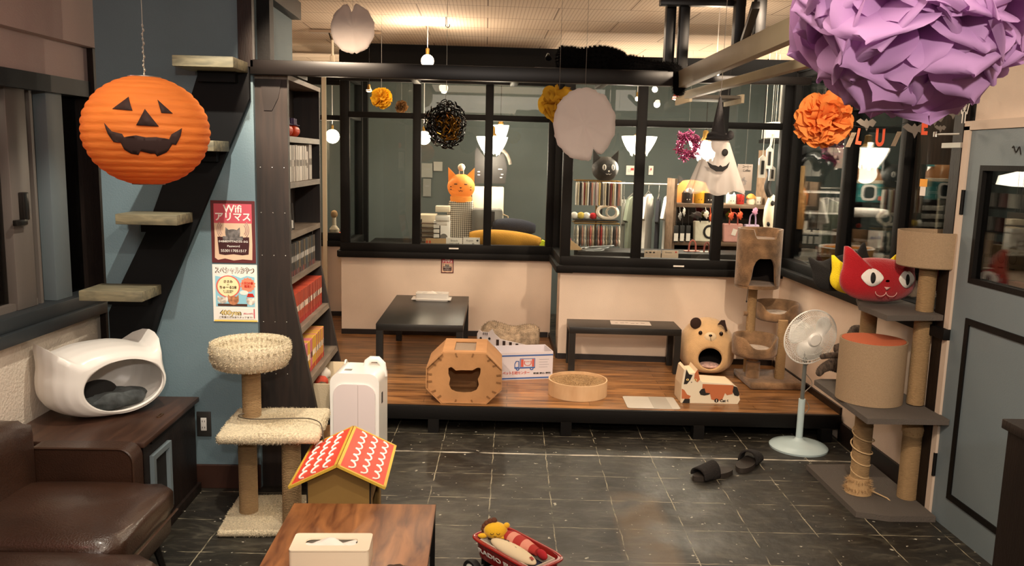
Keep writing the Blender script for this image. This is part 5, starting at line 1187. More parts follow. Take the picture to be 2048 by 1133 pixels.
def upc(px,py,Y): return gy(px,py,Y)
c1 = gy(1772,568,4.28)
m_rpl = mat('red_plush','#a80f1c',.95,bump=.5,bscale=160,sheen=.4)
cat_plush('cat_face_cushion','bright red plush cat head cushion with a large white eye, on the cat tree shelf',(2.125,4.335,zt_+.130),(math.radians(-4),math.radians(3),math.radians(9)),.445,.238,.17,m_rpl)
cat_plush('cat_face_cushion','yellow plush cat cushion squeezed behind the red one',(2.125,4.490,zt_+.112),(0,math.radians(-4),math.radians(-20)),.36,.185,.10,mat('yellow_cushion_plush','#e8cf1e',.95,bump=.5,bscale=160),face=False)
cat_plush('cat_face_cushion','black plush cat cushion at the back, left of the yellow one',(2.06,4.625,zt_+.128),(0,math.radians(-20),math.radians(-24)),.33,.20,.12,mat('black_cushion_plush','#0f0e0e',.95,bump=.5,bscale=160),face=False)

# ---- slippers
def slipper(label, loc, rz, m_=mat('dark_towelling','#1c1817',.95,bump=.8,bscale=120)):
    e = thing('slipper',label,'slipper',loc,rz,'pair of dark slippers on the tiles')
    e.scale = (1.18,1.18,1.3)
    n_ = 40; P_ = []
    for i in range(n_):
        a = 2*PI*i/n_; y = .125*math.sin(a); x = (.043+.006*math.sin(a))*math.cos(a)*(1-.12*math.exp(-((y+.02)/.05)**2)); P_.append((x,y))
    mb = MB(); mb.prism(P_, .022, Matrix.Translation((0,0,.011)) @ Matrix.Rotation(-PI/2,4,'X') @ Matrix.Diagonal((1,1,-1,1))); mb.build('sole', mat('slipper_sole','#2f2823',.7), e)
    mb = MB(); mb.grid(lambda u,v: Vector(((.050+.003*v)*math.cos(PI*u), -.005+.10*v-.0*u, .012+(.062-.022*v)*math.sin(PI*u)**.8)),20,10); o = mb.build('upper', m_, e, 70); o.modifiers.new('t','SOLIDIFY').thickness = .008
    return e
slipper('dark open toed slipper nearer the viewer, left of the pair', (1.34,4.48,0), math.radians(118))
slipper('dark slipper farther back beside the fan, right of the pair', (1.60,4.66,0), math.radians(-35))
# ---- dark cabinet edge at the right foreground
cbn = thing('dark_cabinet','dark brown wooden cabinet cut by the right edge of the picture','cabinet',(1.98,2.35,0))
mb = MB(); mb.b(-.27,.30,-.35,.17,.03,.95); mb.build('body', m_dark, cbn, 0)
mb = MB(); mb.b(-.285,.31,-.365,.185,.95,.982,.003); mb.build('top', m_dark, cbn)
mb = MB(); mb.b(-.26,.30,-.34,.16,0,.03); mb.build('plinth', m_black, cbn, 0)
# tabby cat hiding behind the drum
def skin_fig(name, parent, verts, edges, rad, m_, root=0, sub=2, fz=0):
    me = bpy.data.meshes.new(name); me.from_pydata(verts, edges, []); o = bpy.data.objects.new(name, me); C.objects.link(o)
    md = o.modifiers.new('skin','SKIN'); sv = me.skin_vertices[0].data
    for i,r_ in enumerate(rad): sv[i].radius = (r_,r_) if not isinstance(r_,tuple) else r_
    sv[root].use_root = True; md.use_smooth_shade = True
    s2 = o.modifiers.new('sub','SUBSURF'); s2.levels = sub; s2.render_levels = sub
    dg = bpy.context.evaluated_depsgraph_get(); m2 = bpy.data.meshes.new_from_object(o.evaluated_get(dg)); bpy.data.objects.remove(o)
    mb = MB(); mb.bm.from_mesh(m2)
    if fz: mb.fuzz(fz[0],fz[1],fz[2])
    return mb.build(name, m_, parent, 80)
m_tab = mat('tabby_fur','#4f4238',.95,var=.6,scale=28,bump=.4,bscale=150,stretch=(3,1,1))
tz = zs+.014
tc_ = thing('tabby_cat','brown tabby cat sitting behind the jute drum, leg and tail showing at its left','cat',(2.14,4.70,tz+.004),math.radians(0))
tp = gy(1640,716,4.55); tl = lambda p: (p.x-2.14,p.y-4.70,p.z-tz)
vs_ = [(0.02,.0,.09),(.06,.02,.16),(.08,.02,.24),(.07,.0,.31),(-.03,-.02,.06),(-.10,-.05,.08),(-.155,-.06,.05),(-.175,-.07,.012),(.10,-.02,.10),(.11,-.05,.02),(.045,.05,.03),(.0,.0,.17),tl(gy(1690,714,4.6)),tl(gy(1665,712,4.58)),tuple(tl(tp))]
ed_ = [(0,1),(1,2),(2,3),(0,4),(4,5),(5,6),(6,7),(1,8),(8,9),(0,10),(0,11),(11,12),(12,13),(13,14)]
vs_ = [vs_[i] for i in (0,1,2,3,4,5,6,7,8,9,10,11,12,13,14)]
skin_fig('body',tc_,vs_,ed_,[.075,.07,.055,.045,.05,.035,.026,.02,.035,.022,.03,.04,.020,.019,.016],m_tab,0,2,(1500,.008,.001))

# ---- foreground things above: paper pom-poms
def pompom(name,label,loc,R0,n,m_,pr=.45,seed=1,wire=True,curl=.25,wid=1.0,top=2.70,zs_=1.0,round_=False,cat_='paper pom-pom',res=(6,5)):
    rr = random.Random(seed); e = thing(name,label,cat_,loc)
    mb = MB()
    for i in range(n):
        z = 1-2*(i+.5)/n; a = i*2.39996+rr.uniform(-.2,.2); s_ = math.sqrt(max(0,1-z*z)); d = Vector((s_*math.cos(a),s_*math.sin(a),z))
        d = (d+Vector((rr.uniform(-.15,.15),rr.uniform(-.15,.15),rr.uniform(-.15,.15)))).normalized()
        t = d.orthogonal().normalized(); t = (Matrix.Rotation(rr.uniform(0,2*PI),3,d) @ t); b_ = d.cross(t)
        if round_:
            b_ = (Vector((0,0,-1))+Vector((rr.uniform(-.9,.9),rr.uniform(-.9,.9),rr.uniform(-.5,.9)))); b_ = (b_-d*b_.dot(d)).normalized(); t = b_.cross(d)
        L0 = R0*rr.uniform(.82,1.0); wd = R0*pr*rr.uniform(.8,1.2)*wid; cu = rr.uniform(-1,1)*curl*R0; cup = rr.uniform(.1,.5)*wd; rip = rr.uniform(0,6)
        def f(u,v,d=d,t=t,b_=b_,L0=L0,wd=wd,cu=cu,cup=cup,rip=rip):
            w_ = wd*((math.sin(PI*(.06+.94*u)**1.6)**.6+.02) if round_ else (math.sin(PI*min(.93,.10+.86*u))**.55)*(.25+.75*u)); x = (v-.5)*2
            h = L0*(.25+.75*u)*(1-.06*x*x*u)
            if round_:
                ph_ = u*1.12; hh_ = L0*(.34+.66*math.sin(ph_)/.90)
                return d*(hh_-.10*R0*x*x*u) + t*(x*w_) + b_*(R0*.50*(1-math.cos(ph_))+.02*R0*math.sin(4*x+rip)*u)
            return (d*h + t*(x*w_) + b_*(cu*u*u+cup*(x*x-.3)*u+.012*R0*math.sin(6*x+rip)*u))*1.0
        mb.grid(f,res[0],res[1])
    for v in mb.bm.verts: v.co.z *= zs_
    mb.ell((0,0,0),(R0*.35,R0*.35,R0*.35),12,8)
    mb.build('paper_petals', m_, e, 80, keepn=True)
    if wire: mb = MB(); mb.tube([(0,0,R0*.3),(0,0,top-loc[2])],.0008,4); mb.build('thread', m_steel, e)
    return e
pc0 = gy(1832,0,1.06)
pompom('tissue_pompom','huge purple tissue paper pom-pom close to the viewer at the upper right',pc0,.160,120,mat('purple_tissue','#cfa0d2',.75,var=.06,scale=6,trans=.38),.40,3,curl=.22,res=(12,8),zs_=.97,round_=True)
pc1 = gy(1647,240,3.4)
pompom('tissue_pompom','ruffled orange tissue pom-pom below the purple one',pc1,.122,150,mat('orange_tissue','#f09245',.8,trans=.4),.42,5,curl=.3)
pc2 = gy(1118,207,4.1); pompom('tissue_pompom','yellow tissue pom-pom hanging behind the big white paper disc',pc2,.105,34,mat('yellow_tissue','#d9a92a',.8,trans=.35),.55,8,curl=.3)
pc3 = gy(763,196,5.6); pompom('tissue_pompom','small bright yellow tissue pom-pom near the back window',pc3,.075,110,mat('bright_yellow_tissue','#f0bd25',.8,trans=.4),.5,9,curl=.2)
pc4 = gy(803,214,7.9); pompom('tissue_pompom','faint brownish pom-pom behind the left window glass',pc4,.065,60,mat('brown_tissue','#8b6134',.85,trans=.3),.5,10,curl=.2)
def paper_disc(label, loc, rx_, rz_, seed, m_, notch=(), top=2.7, ry=.03):
    rr = random.Random(seed); e = thing('paper_disc',label,'paper pom-pom',loc)
    for layer in range(5):
        n_ = 72; out = []; ph = rr.uniform(0,6)
        for k in range(n_):
            a = 2*PI*k/n_; q = 1-.035*abs(math.sin(5.5*a+ph))-.03*rr.random()-.015*layer
            for (na,nw,nd) in notch:
                d = (a-na+PI)%(2*PI)-PI; q -= nd*max(0,1-abs(d)/nw)
            out.append((rx_*q*math.cos(a),rz_*q*math.sin(a)))
        mb = MB(); C_ = mb.bm.verts.new((0,0,0)); rings = []
        for j in range(1,7):
            t = j/6; rings.append([mb.bm.verts.new((x*t, (.0025*math.sin(9*math.atan2(z,x)+ph+layer))*t+.003*math.sin(31*x+ph)*math.sin(27*z+layer), z*t)) for x,z in out])
        for k in range(n_):
            mb.bm.faces.new((C_,rings[0][k],rings[0][(k+1)%n_]))
            for j in range(5): mb.bm.faces.new((rings[j][k],rings[j+1][k],rings[j+1][(k+1)%n_],rings[j][(k+1)%n_]))
        o = mb.build('paper_layer', m_, e, 80); o.location = (0,-ry/2+ry*layer/4,0); o.modifiers.new('t','SOLIDIFY').thickness = .0012
    mb = MB(); mb.tube([(0,0,rz_*.8),(0,0,top-loc[2])],.0008,4); mb.build('thread', m_steel, e)
    return e
m_wt = mat('white_tissue','#e6dad2',.9,var=.04,scale=6,bump=.3,bscale=22,trans=.3)
d0 = gy(1168,249,3.9); paper_disc('large flat white tissue paper disc hanging before the shop window',d0,.150,.172,4,m_wt,[(-1.15,.14,.28),(1.1,.1,.06)])
d1_ = gy(706,58,4.8); paper_disc('smaller white tissue paper disc with a notched top, under the ceiling',d1_,.126,.14,6,m_wt,[(1.62,.16,.42),(-1.5,.05,.08)])
# black and gold foil ball
hb = thing('foil_ball','black and gold foil cut-out ball hanging before the window','hanging ornament',gy(892,250,4.6))
mk = mat('black_foil','#0d0c0b',.25,metal=.4); mg = mat('gold_foil','#8a6420',.25,metal=.8); rr = random.Random(5)
mb = MB()
for i in range(230):
    z = 1-2*(i+.5)/230; a = i*2.39996; s_ = math.sqrt(1-z*z); d = Vector((s_*math.cos(a),s_*math.sin(a)*.8,z*1.12)); p = d*.105*rr.uniform(.85,1.12)
    M = Matrix.Translation(p) @ d.to_track_quat('Z','Y').to_matrix().to_4x4() @ Matrix.Rotation(rr.uniform(-.8,.8),4,'X')
    r_ = rr.uniform(.010,.017); pts = [M @ Vector((r_*math.cos(2*PI*k/9),r_*math.sin(2*PI*k/9),0)) for k in range(10)]; mb.tube(pts,.0032,5,cap=False)
mb.ell((0,0,0),(.07,.06,.08),16,10); mb.build('black_curls', mk, hb)
mb = MB()
for i in range(90):
    a = rr.uniform(0,2*PI); b_ = rr.uniform(0,1)**.5; d = Vector((b_*math.cos(a),-math.sqrt(max(0,1-b_*b_))-.3,b_*math.sin(a))).normalized(); p = Vector((.02,-.01,-.01))+d*.085*rr.uniform(.8,1.1)
    t = d.orthogonal().normalized(); t = Matrix.Rotation(rr.uniform(0,6),3,d) @ t; mb.tube([p-t*.018,p+d*.01,p+t*.018],.003,4)
mb.build('gold_core', mg, hb)
mb = MB(); mb.tube([(-.004,0,.11),(0,0,.21),(0,0,2.72-gy(892,250,4.6).z)],.0012,4); mb.build('thread', m_steel, hb)
# ghost with witch hat
gh = thing('ghost_lantern','hanging sheer white ghost with a grinning face and black witch hat','halloween ornament',gy(1436,300,3.9))
m_veil = mat('sheer_veil','#e8e0d8',.7,trans=.5)
mg_ = bpy.data.materials.new('veil_net'); mg_.use_nodes = True; nt = mg_.node_tree; b = nt.nodes['Principled BSDF']; b.inputs['Base Color'].default_value = srgb('#ded4cb'); b.inputs['Roughness'].default_value = .6; b.inputs['Alpha'].default_value = .5
def veil(u,v):
    a = 2*PI*u; r_ = .035+.085*v**.9*(1+.13*math.sin(9*a)*v)+.03*v*max(0,math.cos(a)); return Vector((r_*math.cos(a)-.012*v, r_*.7*math.sin(a), .075-.275*v+.012*math.sin(5*a)*v))
mb = MB(); mb.grid(veil,90,16,cu=True); mb.build('veil', mg_, gh, 80, keepn=True)
mb = MB(); mb.ell((0,0,.03),(.034,.03,.045),20,12); mb.build('head', mat('ghost_white','#ded4cb',.8), gh)
mb = MB(); mb.ell((.016,-.062,-.012),(.015,.004,.017),14,8); mb.build('eye', m_blk, gh)
mb = MB(); mb.prism([(-.075,-.055),(-.06,-.083),(-.03,-.100),(.0,-.10),(.022,-.082),(.03,-.055),(.015,-.072),(-.002,-.078),(-.012,-.070),(-.02,-.078),(-.035,-.072),(-.05,-.070)],.003,off=-.098); mb.build('grin', m_blk, gh, 0)
m_hat = mat('black_gauze','#1a1718',.85,bump=.3,bscale=120)
mb = MB(); mb.lathe([(.052,.045),(.058,.050),(.044,.066),(.034,.075),(.026,.12),(.016,.18),(.004,.245)],28,(-.004,0,0)); mb.build('witch_hat', m_hat, gh)
mb = MB(); mb.tube([Vector((.042*math.cos(2*PI*k/24)-.004,.040*math.sin(2*PI*k/24),.066+.006*math.sin(4*PI*k/24))) for k in range(25)],.011,8,cap=False); mb.ell((.045,-.03,.068),(.018,.01,.022),12,8); mb.build('hat_band', m_hat, gh)
mb = MB(); mb.tube([(-.004,0,.24),(0,0,.33),(0,0,2.72-gy(1436,300,3.9).z)],.0012,4); mb.build('thread', m_steel, gh)
# ---- garland of letters and figures near the right window
gl = thing('letter_garland','halloween garland of orange letters, bats and a skeleton strung before the right window','garland',(0,0,0))
def gp(px,py,Y=3.95): return gy(px,py,Y)
Ys = 4.35
pts = smooth_pts([gy(1590,225,3.9),gy(1700,250,3.95),gy(1760,258,4.0),gy(1830,240,4.02),gy(1930,206,4.0)],8)
mb = MB(); mb.tube([p for p in pts],.0015,5); mb.build('string', m_blk, gl)
m_or = mat('orange_card','#d9532e',.7); m_gr = mat('grey_card','#6b635b',.8); m_ti = mat('striped_card','#8f7c66',.8)
for ch,px,py,h_ in (('L',1718,275,.075),('U',1760,277,.085),('E',1849,254,.085)):
    p = gy(px,py,4.02); text('orange_letter',ch,h_*1.35,m_or,gl,tuple(p),(PI/2,(0.12 if ch=='L' else 0),math.radians(-8)),.002,bold=.004,sx=.55)
for (px,py,s_) in ((1732,250,.05),(1800,262,.0),(1828,262,.06),(1868,240,.05),(1905,228,.045),(1880,258,.03)):
    if not s_: continue
    p = gy(px,py,4.04); mb = MB(); mb.prism([(-s_,.3*s_),(-.6*s_,.6*s_),(-.2*s_,.35*s_),(0,.6*s_),(.2*s_,.35*s_),(.6*s_,.6*s_),(s_,.3*s_),(.7*s_,-.2*s_),(.35*s_,-.05*s_),(.1*s_,-.6*s_),(-.1*s_,-.2*s_),(-.5*s_,-.05*s_)],.002,Matrix.Translation(p)); mb.build('bat_cutout', m_gr, gl, 0)
for (px,py) in ((1702,280),(1793,278)):
    p = gy(px,py,4.01); mb = MB()
    for k in range(4): mb.box((p.x+.006*k-.01,p.y,p.z),(.0035,.002,.075),(0,.35,0))
    mb.build('striped_tassel', m_ti, gl, 0)
p = gy(1929,222,3.93); mb = MB(); mb.ell((0,0,.055),(.012,.003,.013),10,8)
for k in range(5): mb.box((0,0,.034-.007*k),(.022-.003*abs(k-1),.002,.003))
mb.box((0,0,.02),(.003,.002,.05)); 
for x in (-.007,.007): mb.box((x,0,-.03),(.0035,.002,.055)); mb.box((x*2.3,0,.01),(.003,.002,.05),(0,x*20,0))
mb.build('skeleton', m_paperw, gl, 0, loc=tuple(p))

# ---- overhead walkway and black cat
wk = thing('cat_walkway','black open beam cat walkway crossing the room overhead','cat walkway',(0,4.6,2.2))
m_bm = mat('black_beam_paint','#0d0a09',.4,spec=.3)
ang_ = 0.0
for (y0,y1,z0,z1,xa,xb) in ((4.20,4.26,2.155,2.225,-1.16,.93),(4.66,4.72,2.195,2.245,-1.10,.93)):
    mb = MB(); mb.b(xa,xb,y0-4.6,y1-4.6,z0-2.2,z1-2.2,.003); mb.build('long_beam', m_bm, wk)
for x in (-1.0,-.38,.15,.62): mb = MB(); mb.b(x-.02,x+.02,-.36,.08,-.03,.015,.002); mb.build('cross_slat', m_bm, wk)
mb = MB(); mb.b(.24,.92,-.33,.04,.018,.035,.003); mb.build('lying_board', m_bm, wk)
tw = thing('ladder_frame','black and grey beam frame with upright posts rising from the walkway at the right','beam frame',(1.0,3.9,2.2))
def beam(par,name,a,b_,w_,h_,m_):
    a = Vector(a)-Vector((1.0,3.9,2.2)); b_ = Vector(b_)-Vector((1.0,3.9,2.2)); d = b_-a; mb = MB(); mb.box((0,0,0),(d.length,w_,h_),bev=.002); o = mb.build(name,m_,par); o.matrix_local = Matrix.Translation((a+b_)/2) @ d.to_track_quat('X','Z').to_matrix().to_4x4(); return o
m_lit = mat('greyish_beam','#9d9278',.5,var=.1,scale=4)
beam(tw,'side_beam',gy(1352,165,4.4),gy(1640,35,2.9),.045,.085,m_lit)
beam(tw,'side_beam',gy(1375,190,4.6),gy(1640,118,3.3),.04,.04,m_lit)
for px,Y in ((1335,4.45),(1362,4.4),(1474,4.3),(1515,4.1)):
    a = gy(px,150 if px < 1400 else 95,Y); beam(tw,'upright_post',a,(a.x,a.y,2.71),.05,.05,m_bm)
beam(tw,'top_rail',gy(1320,5,4.35),gy(1490,8,4.35),.05,.03,m_bm)
beam(tw,'lower_rail',gy(1375,158,4.6),gy(1620,163,4.6),.05,.04,m_bm)
beam(tw,'diagonal_brace',gy(1487,88,4.2),gy(1512,10,3.8),.035,.035,m_bm)
# slatted shelf seen from below behind the frame
sl = thing('slatted_cat_shelf','small slatted cat shelf under the ceiling before the shop window','cat shelf',gy(1420,200,6.1))
for k in range(6): mb = MB(); mb.b(-.18+.012*k,.16,-.02+.07*k-.18,.03+.07*k-.18,.0,.02); mb.build('slat', mat('grey_slat','#4d463c',.6), sl, 0)
for x in (-.2,.17): mb = MB(); mb.b(x,x+.02,-.2,.24,-.03,.03); mb.build('side_bar', mat('pale_bar','#a89a80',.6), sl, 0)
for x in (-.19,.18): mb = MB(); mb.tube([(x,.15,.03),(x,.15,2.7-gy(1420,200,6.1).z)],.006,6); mb.build('hanging_rod', m_bm, sl)
# black long-haired cat
bc0 = Vector((.575,4.44,2.245))
kt = thing('black_cat','black long-haired cat lying on the overhead walkway with its tail hanging down','cat',bc0)
kx = lambda px: gy(px,110,4.44).x-bc0.x
kz = lambda px,py: gy(px,py,4.44).z-bc0.z
vs_ = [(kx(1222),0,kz(1222,90)-.088),(kx(1188),0,kz(1188,89)-.086),(kx(1160),0,kz(1160,97)-.065),(kx(1143),0,kz(1143,97)-.06),(kx(1128),-.01,kz(1128,94)-.062),(kx(1115),-.02,kz(1115,100)-.05),(kx(1252),0,kz(1252,108)-.055),(.24,.0,.035),(.30,-.01,.03),(.36,-.05,.02),(.40,-.10,.0),(.415,-.125,-.07),(.41,-.125,-.13),(-.13,-.06,.025),(-.21,-.08,.015),(.12,-.08,.025),(.06,-.12,.015),(-.12,.06,.03),(-.20,.07,.02),(.12,.08,.03),(.06,.11,.02)]
ed_ = [(0,1),(1,2),(2,3),(3,4),(4,5),(0,6),(6,7),(7,8),(8,9),(9,10),(10,11),(11,12),(3,13),(13,14),(0,15),(15,16),(3,17),(17,18),(0,19),(19,20)]
m_bf = mat('black_fur','#070606',.95,spec=.1)
skin_fig('body',kt,vs_,ed_,[.098,.088,.060,.058,.072,.045,.060,.034,.024,.028,.034,.038,.022,.03,.02,.04,.024,.03,.02,.04,.024],m_bf,0,2,(16000,.017,.0009))
mb = MB()
for y in (-.05,.02): mb.lathe([(.016,0),(.009,.010),(.002,.020)],12,(kx(1122),y,kz(1122,97)-.01))
mb.fuzz(300,.015,.001); mb.build('ears', m_bf, kt, 60)
for y in (-.045,.015): mb = MB(); mb.ell((kx(1112)-.045,y,kz(1112,112)),(.006,.008,.008),10,8); mb.build('eye', mat('cat_eye_dark','#2b2a12',.1), kt)
mb = MB(); mb.ell((kx(1112)-.04,-.02,kz(1112,118)),(.018,.018,.014),12,8); mb.build('muzzle', m_bf, kt)
# ================================================================== lamps
m_bulb = mat('glowing_bulb','#ffe2b8',.4,emis=22); m_shadeg = mat('glowing_frill_glass','#ffedd2',.4,emis=7); m_brass = mat('brass','#8a6a35',.3,metal=.9)
def bulb(label,px,py,Y,r,power,cord=True,name='bulb_lamp',col=WARM):
    p = gy(px,py,Y); e = thing(name,label,'lamp',p)
    mb = MB(); mb.ell((0,0,0),(r,r,r),20,14); mb.build('bulb', m_bulb, e, 80)
    mb = MB(); mb.lathe([(.013,r*.8),(.015,r+.04),(.006,r+.045)],14); mb.build('socket', m_brass, e)
    mb = MB(); mb.tube([(0,0,r+.04),(0,0,2.72-p.z)],.003,6); mb.build('cord', m_paperw, e)
    if power: point((p.x,p.y-r-.03,p.z-.02),power,col,.03)
    return e
bulb('bare round glowing bulb on a white cord under the ceiling, above the black beam',855,122,6.2,.046,14)
bulb('glowing round bulb hanging behind the bookcase at the far left window',665,273,8.6,.07,9)
bulb('glowing round bulb over the shop counter, left of the foil ball',848,276,8.3,.066,10)
bulb('small glowing bulb above the ladder frame beside the grey beam',1432,146,5.2,.022,5)
bulb('tiny glowing bulb in the shop beside the first right window post',1275,198,8.2,.022,3)
def spotl(label,px,py,Y,s=1.0,m_=None):
    p = gy(px,py,Y); e = thing('spot_lamp',label,'lamp',p)
    mb = MB(); mb.lathe([(.018*s,.055*s),(.02*s,.02*s),(.042*s,-.03*s),(.040*s,-.03*s),(.016*s,.02*s)],20); mb.build('lamp_shade', m_ or mat('red_metal','#b0503f',.4), e)
    mb = MB(); mb.ell((0,0,-.018*s),(.036*s,.036*s,.02*s),16,10); mb.build('bulb', m_bulb, e, 80)
    mb = MB(); mb.tube([(0,0,.05*s),(0,0,2.72-p.z)],.003,6); mb.build('cord', m_black, e); return e
spotl('small spot lamp with a reddish socket seen through the right shop window',1353,192,7.6)
spotl('tiny spot lamp beside the small yellow pom-pom',738,178,5.9,.55,m_brass)
def frill(label,px,py,Y,w_,power=10,cap=True):
    p = gy(px,py,Y); e = thing('pendant_lamp',label,'lamp',p)
    def f(u,v):
        a = 2*PI*u; r_ = w_*(1-.50*v**1.3)*(1+.07*math.sin(13*a)*v); return Vector((r_*math.cos(a),r_*math.sin(a),.075-.15*v+(.02*math.sin(13*a)+.012*math.sin(5*a) if v > .95 else 0)))*1.0
    mb = MB(); mb.grid(lambda u,v: f(u,1-v)*1.0,64,8,cu=True); mb.build('frilled_shade', m_shadeg, e, 80, keepn=True)
    mb = MB(); mb.ell((0,0,.0),(.035,.035,.045),14,10); mb.build('bulb', m_bulb, e, 80)
    if cap: mb = MB(); mb.lathe([(.0,.085),(w_*.32,.085),(.03,.11),(.026,.17),(.01,.18)],18); mb.build('brass_cap', m_brass, e)
    mb = MB(); mb.tube([(0,0,.15),(0,0,2.72-p.z)],.004,6); mb.build('cord', m_black, e)
    if power: point((p.x,p.y,p.z-.13),power,WHITEW,.08)
    return e
frill('white frilled glass pendant lamp in the shop above the black cat bag',984,290,8.0,.15,17)
frill('white frilled glass pendant lamp with brass cap above the sock rack',1278,290,7.6,.16,22)
frill('white frilled glass pendant lamp directly behind the hanging ghost',1410,300,7.6,.15,20)
frill('white frilled glass pendant lamp above the plaid cat house',1733,315,6.6,.16,24)
frill('white frilled glass pendant lamp in the brown timber bay nearest the door',1862,308,6.2,.14,14)
e = frill('small white glass lamp behind the larger one above the black cat bag',1001,265,9.0,.09,0); 
area((2.9,7.0,2.68),(2.9,7.0,0),62,3.0,2.0,WHITEW); area((.0,8.0,2.68),(.0,8.0,0),7,1.8,1.0,WHITEW); area((3.0,5.4,2.68),(3.0,5.4,0),26,1.6,2.0,WHITEW)  # unseen fills added over the shop to brighten its goods
# distant lamps in the night street
for k,(px,py,Y,c_,lab,r_,em) in enumerate(((127,340,5.6,'#4affb0','green traffic light seen high through the left window',.012,14),(78,497,5.2,'#4affa0','green light low in the left window beside the sash',.014,10),(33,458,4.6,'#ff3524','red tail light seen through the left window beside the latch',.014,10),(10,423,4.6,'#fff2dc','white street light blur at the left edge of the window',.035,3))):
    d = ray(px,py); p = Vector((0,0,CAMH))+d*((-3.4 if k > 1 else -2.9)/d.x); e = thing('street_light',lab,'street light',p)
    mb = MB(); mb.ell((0,0,0),(r_,r_,r_),12,8); mb.build('lamp', mat('street_glow%d'%k,c_,.5,emis=em), e, 80); mb = MB(); mb.tube([(0,0,-r_),(0,0,-p.z)],.01,6); mb.build('pole', m_blk, e)
mb = MB(); mb.b(-3.9,-3.7,1.0,8.0,-.3,.9); o = struct('wall_outside', mb, mat('night_wall','#3a3f42',.9))

# ================================================================== shop, left counter
def A(px,py,Y): return gy(px,py,Y)
def bx3(name,label,cat_,px0,px1,pyt,pyb,Y,d_,m_,group=None,rz=0,zb=None,bev=.003):
    a = A(px0,pyb,Y); b_ = A(px1,pyt,Y); z0 = a.z if zb is None else zb
    e = thing(name,label,cat_,((a.x+b_.x)/2,Y+d_/2,z0),rz,group); w_ = b_.x-a.x; h_ = b_.z-z0
    mb = MB(); mb.b(-w_/2,w_/2,-d_/2,d_/2,0,h_,bev); mb.build('body', m_, e, 35 if bev else 0); return e,w_,h_
def sign(name,label,px0,px1,pyt,pyb,Y,m_,lines,t=.006,cat_='sign'):
    a = A(px0,pyb,Y); b_ = A(px1,pyt,Y); w_ = b_.x-a.x; h_ = b_.z-a.z; e = thing(name,label,cat_,((a.x+b_.x)/2,Y,a.z))
    mb = MB(); mb.b(-w_/2,w_/2,0,t,0,h_); mb.build('card', m_, e, 0)
    for (s_,u,v,sz,mm,ft) in lines: text('writing',s_,sz*h_,mm,e,((u-.5)*w_,-.0012,v*h_),fit=(ft*w_ if ft else None))
    return e
ZK = A(950,500,7.6).z
e,_,hK = bx3('shop_counter','black shop counter top behind the left windows','counter',722,1100,505,640,7.50,1.0,m_black,zb=0.0); 
ZK = hK+.002
mb = None
def on(Y): return ZK
bx3('cash_tray','cream tray rack with dark slots on the counter, left end','rack',842,872,431,0,7.9,.25,m_cream,zb=ZK)
e = thing('slot_rack','dark slatted card rack beside the white tag machine','rack',(A(861,470,7.8).x,7.8,ZK))
for k in range(5): mb = MB(); mb.b(-.085,.085,-.05,.05,.03+.045*k,.04+.045*k); mb.build('shelf', mat('brown_slat','#5b4633',.6), e, 0)
for x in (-.09,.09): mb = MB(); mb.b(x-.005,x+.005,-.05,.05,0,.25); mb.build('side', m_black, e, 0)
tm,w_,h_ = bx3('receipt_machine','white receipt machine with a paper roll window on the counter','machine',872,900,443,0,7.75,.14,m_pl,zb=ZK)
mb = MB(); mb.b(-.06,.075,-.09,.05,h_+.005,h_+.05,.004); mb.build('upper_lid', m_pl, tm)
mb = MB(); mb.tube([(-.05,-.02,h_-.02),(.05,-.02,h_-.02)],.055,20); mb.build('paper_roll', m_paperw, tm)
mb = MB(); mb.b(-.06,.075,-.09,.05,h_+.085,h_+.14,.004); mb.build('printed_cap', m_cream, tm)
for (x,z,r_) in ((.02,.09,.035),(-.02,.045,.035)): mb = MB(); mb.lathe([(r_*.75,-.075),(r_,-.078),(r_,-.07)],20,(x,0,z),Matrix.Rotation(PI/2,3,'X')); bmesh.ops.translate(mb.bm,verts=mb.bm.verts,vec=(0,-.15,0)); mb.build('dial', mat('grey_dial','#6f6a64',.5), tm)
# gingham covered stand with paper cat lantern
g_ = A(921,440,7.95); st_ = thing('gingham_cloth','black and white gingham cloth draped over a stand on the counter','cloth',(g_.x,8.0,ZK))
hC = A(921,403,8.0).z-ZK
def cl_(u,v):
    a = 2*PI*u; sx,sy = math.cos(a),math.sin(a); e_ = .4
    w0 = .115+.05*v+.012*math.sin(8*a)*v; return Vector((w0*math.copysign(abs(sx)**e_,sx), .09*math.copysign(abs(sy)**e_,sy)*(1+.3*v), hC*(1-v*.985)))
mb = MB(); mb.grid(cl_,72,14,cu=True); mb.face([(.115*math.copysign(abs(math.cos(a))**.4,math.cos(a)),.09*math.copysign(abs(math.sin(a))**.4,math.sin(a)),hC) for a in [2*PI*k/40 for k in range(40)]]); mb.build('cloth', check_mat('gingham',['#1c1a19','#8d8578','#e9dfce'],52), st_, 60)
def cat_lantern(label,px,py,Y,r_,m_,mf,face,loc=None):
    p = A(px,py,Y) if loc is None else Vector(loc); e = thing('cat_lantern',label,'paper lantern',p)
    mb = MB(); mb.grid(ribbed(r_,r_*.93,22,.0015),40,66,cu=True); mb.build('paper_shade', m_, e, 80)
    for sx in (-1,1):
        mb = MB(); mb.prism([(sx*r_*.35,r_*.78),(sx*r_*.95,r_*1.38),(sx*r_*.93,r_*.35)],.03*r_/.1); mb.build('ear', m_, e, 0)
    F = Matrix.Identity(3)
    face(e,r_); return e
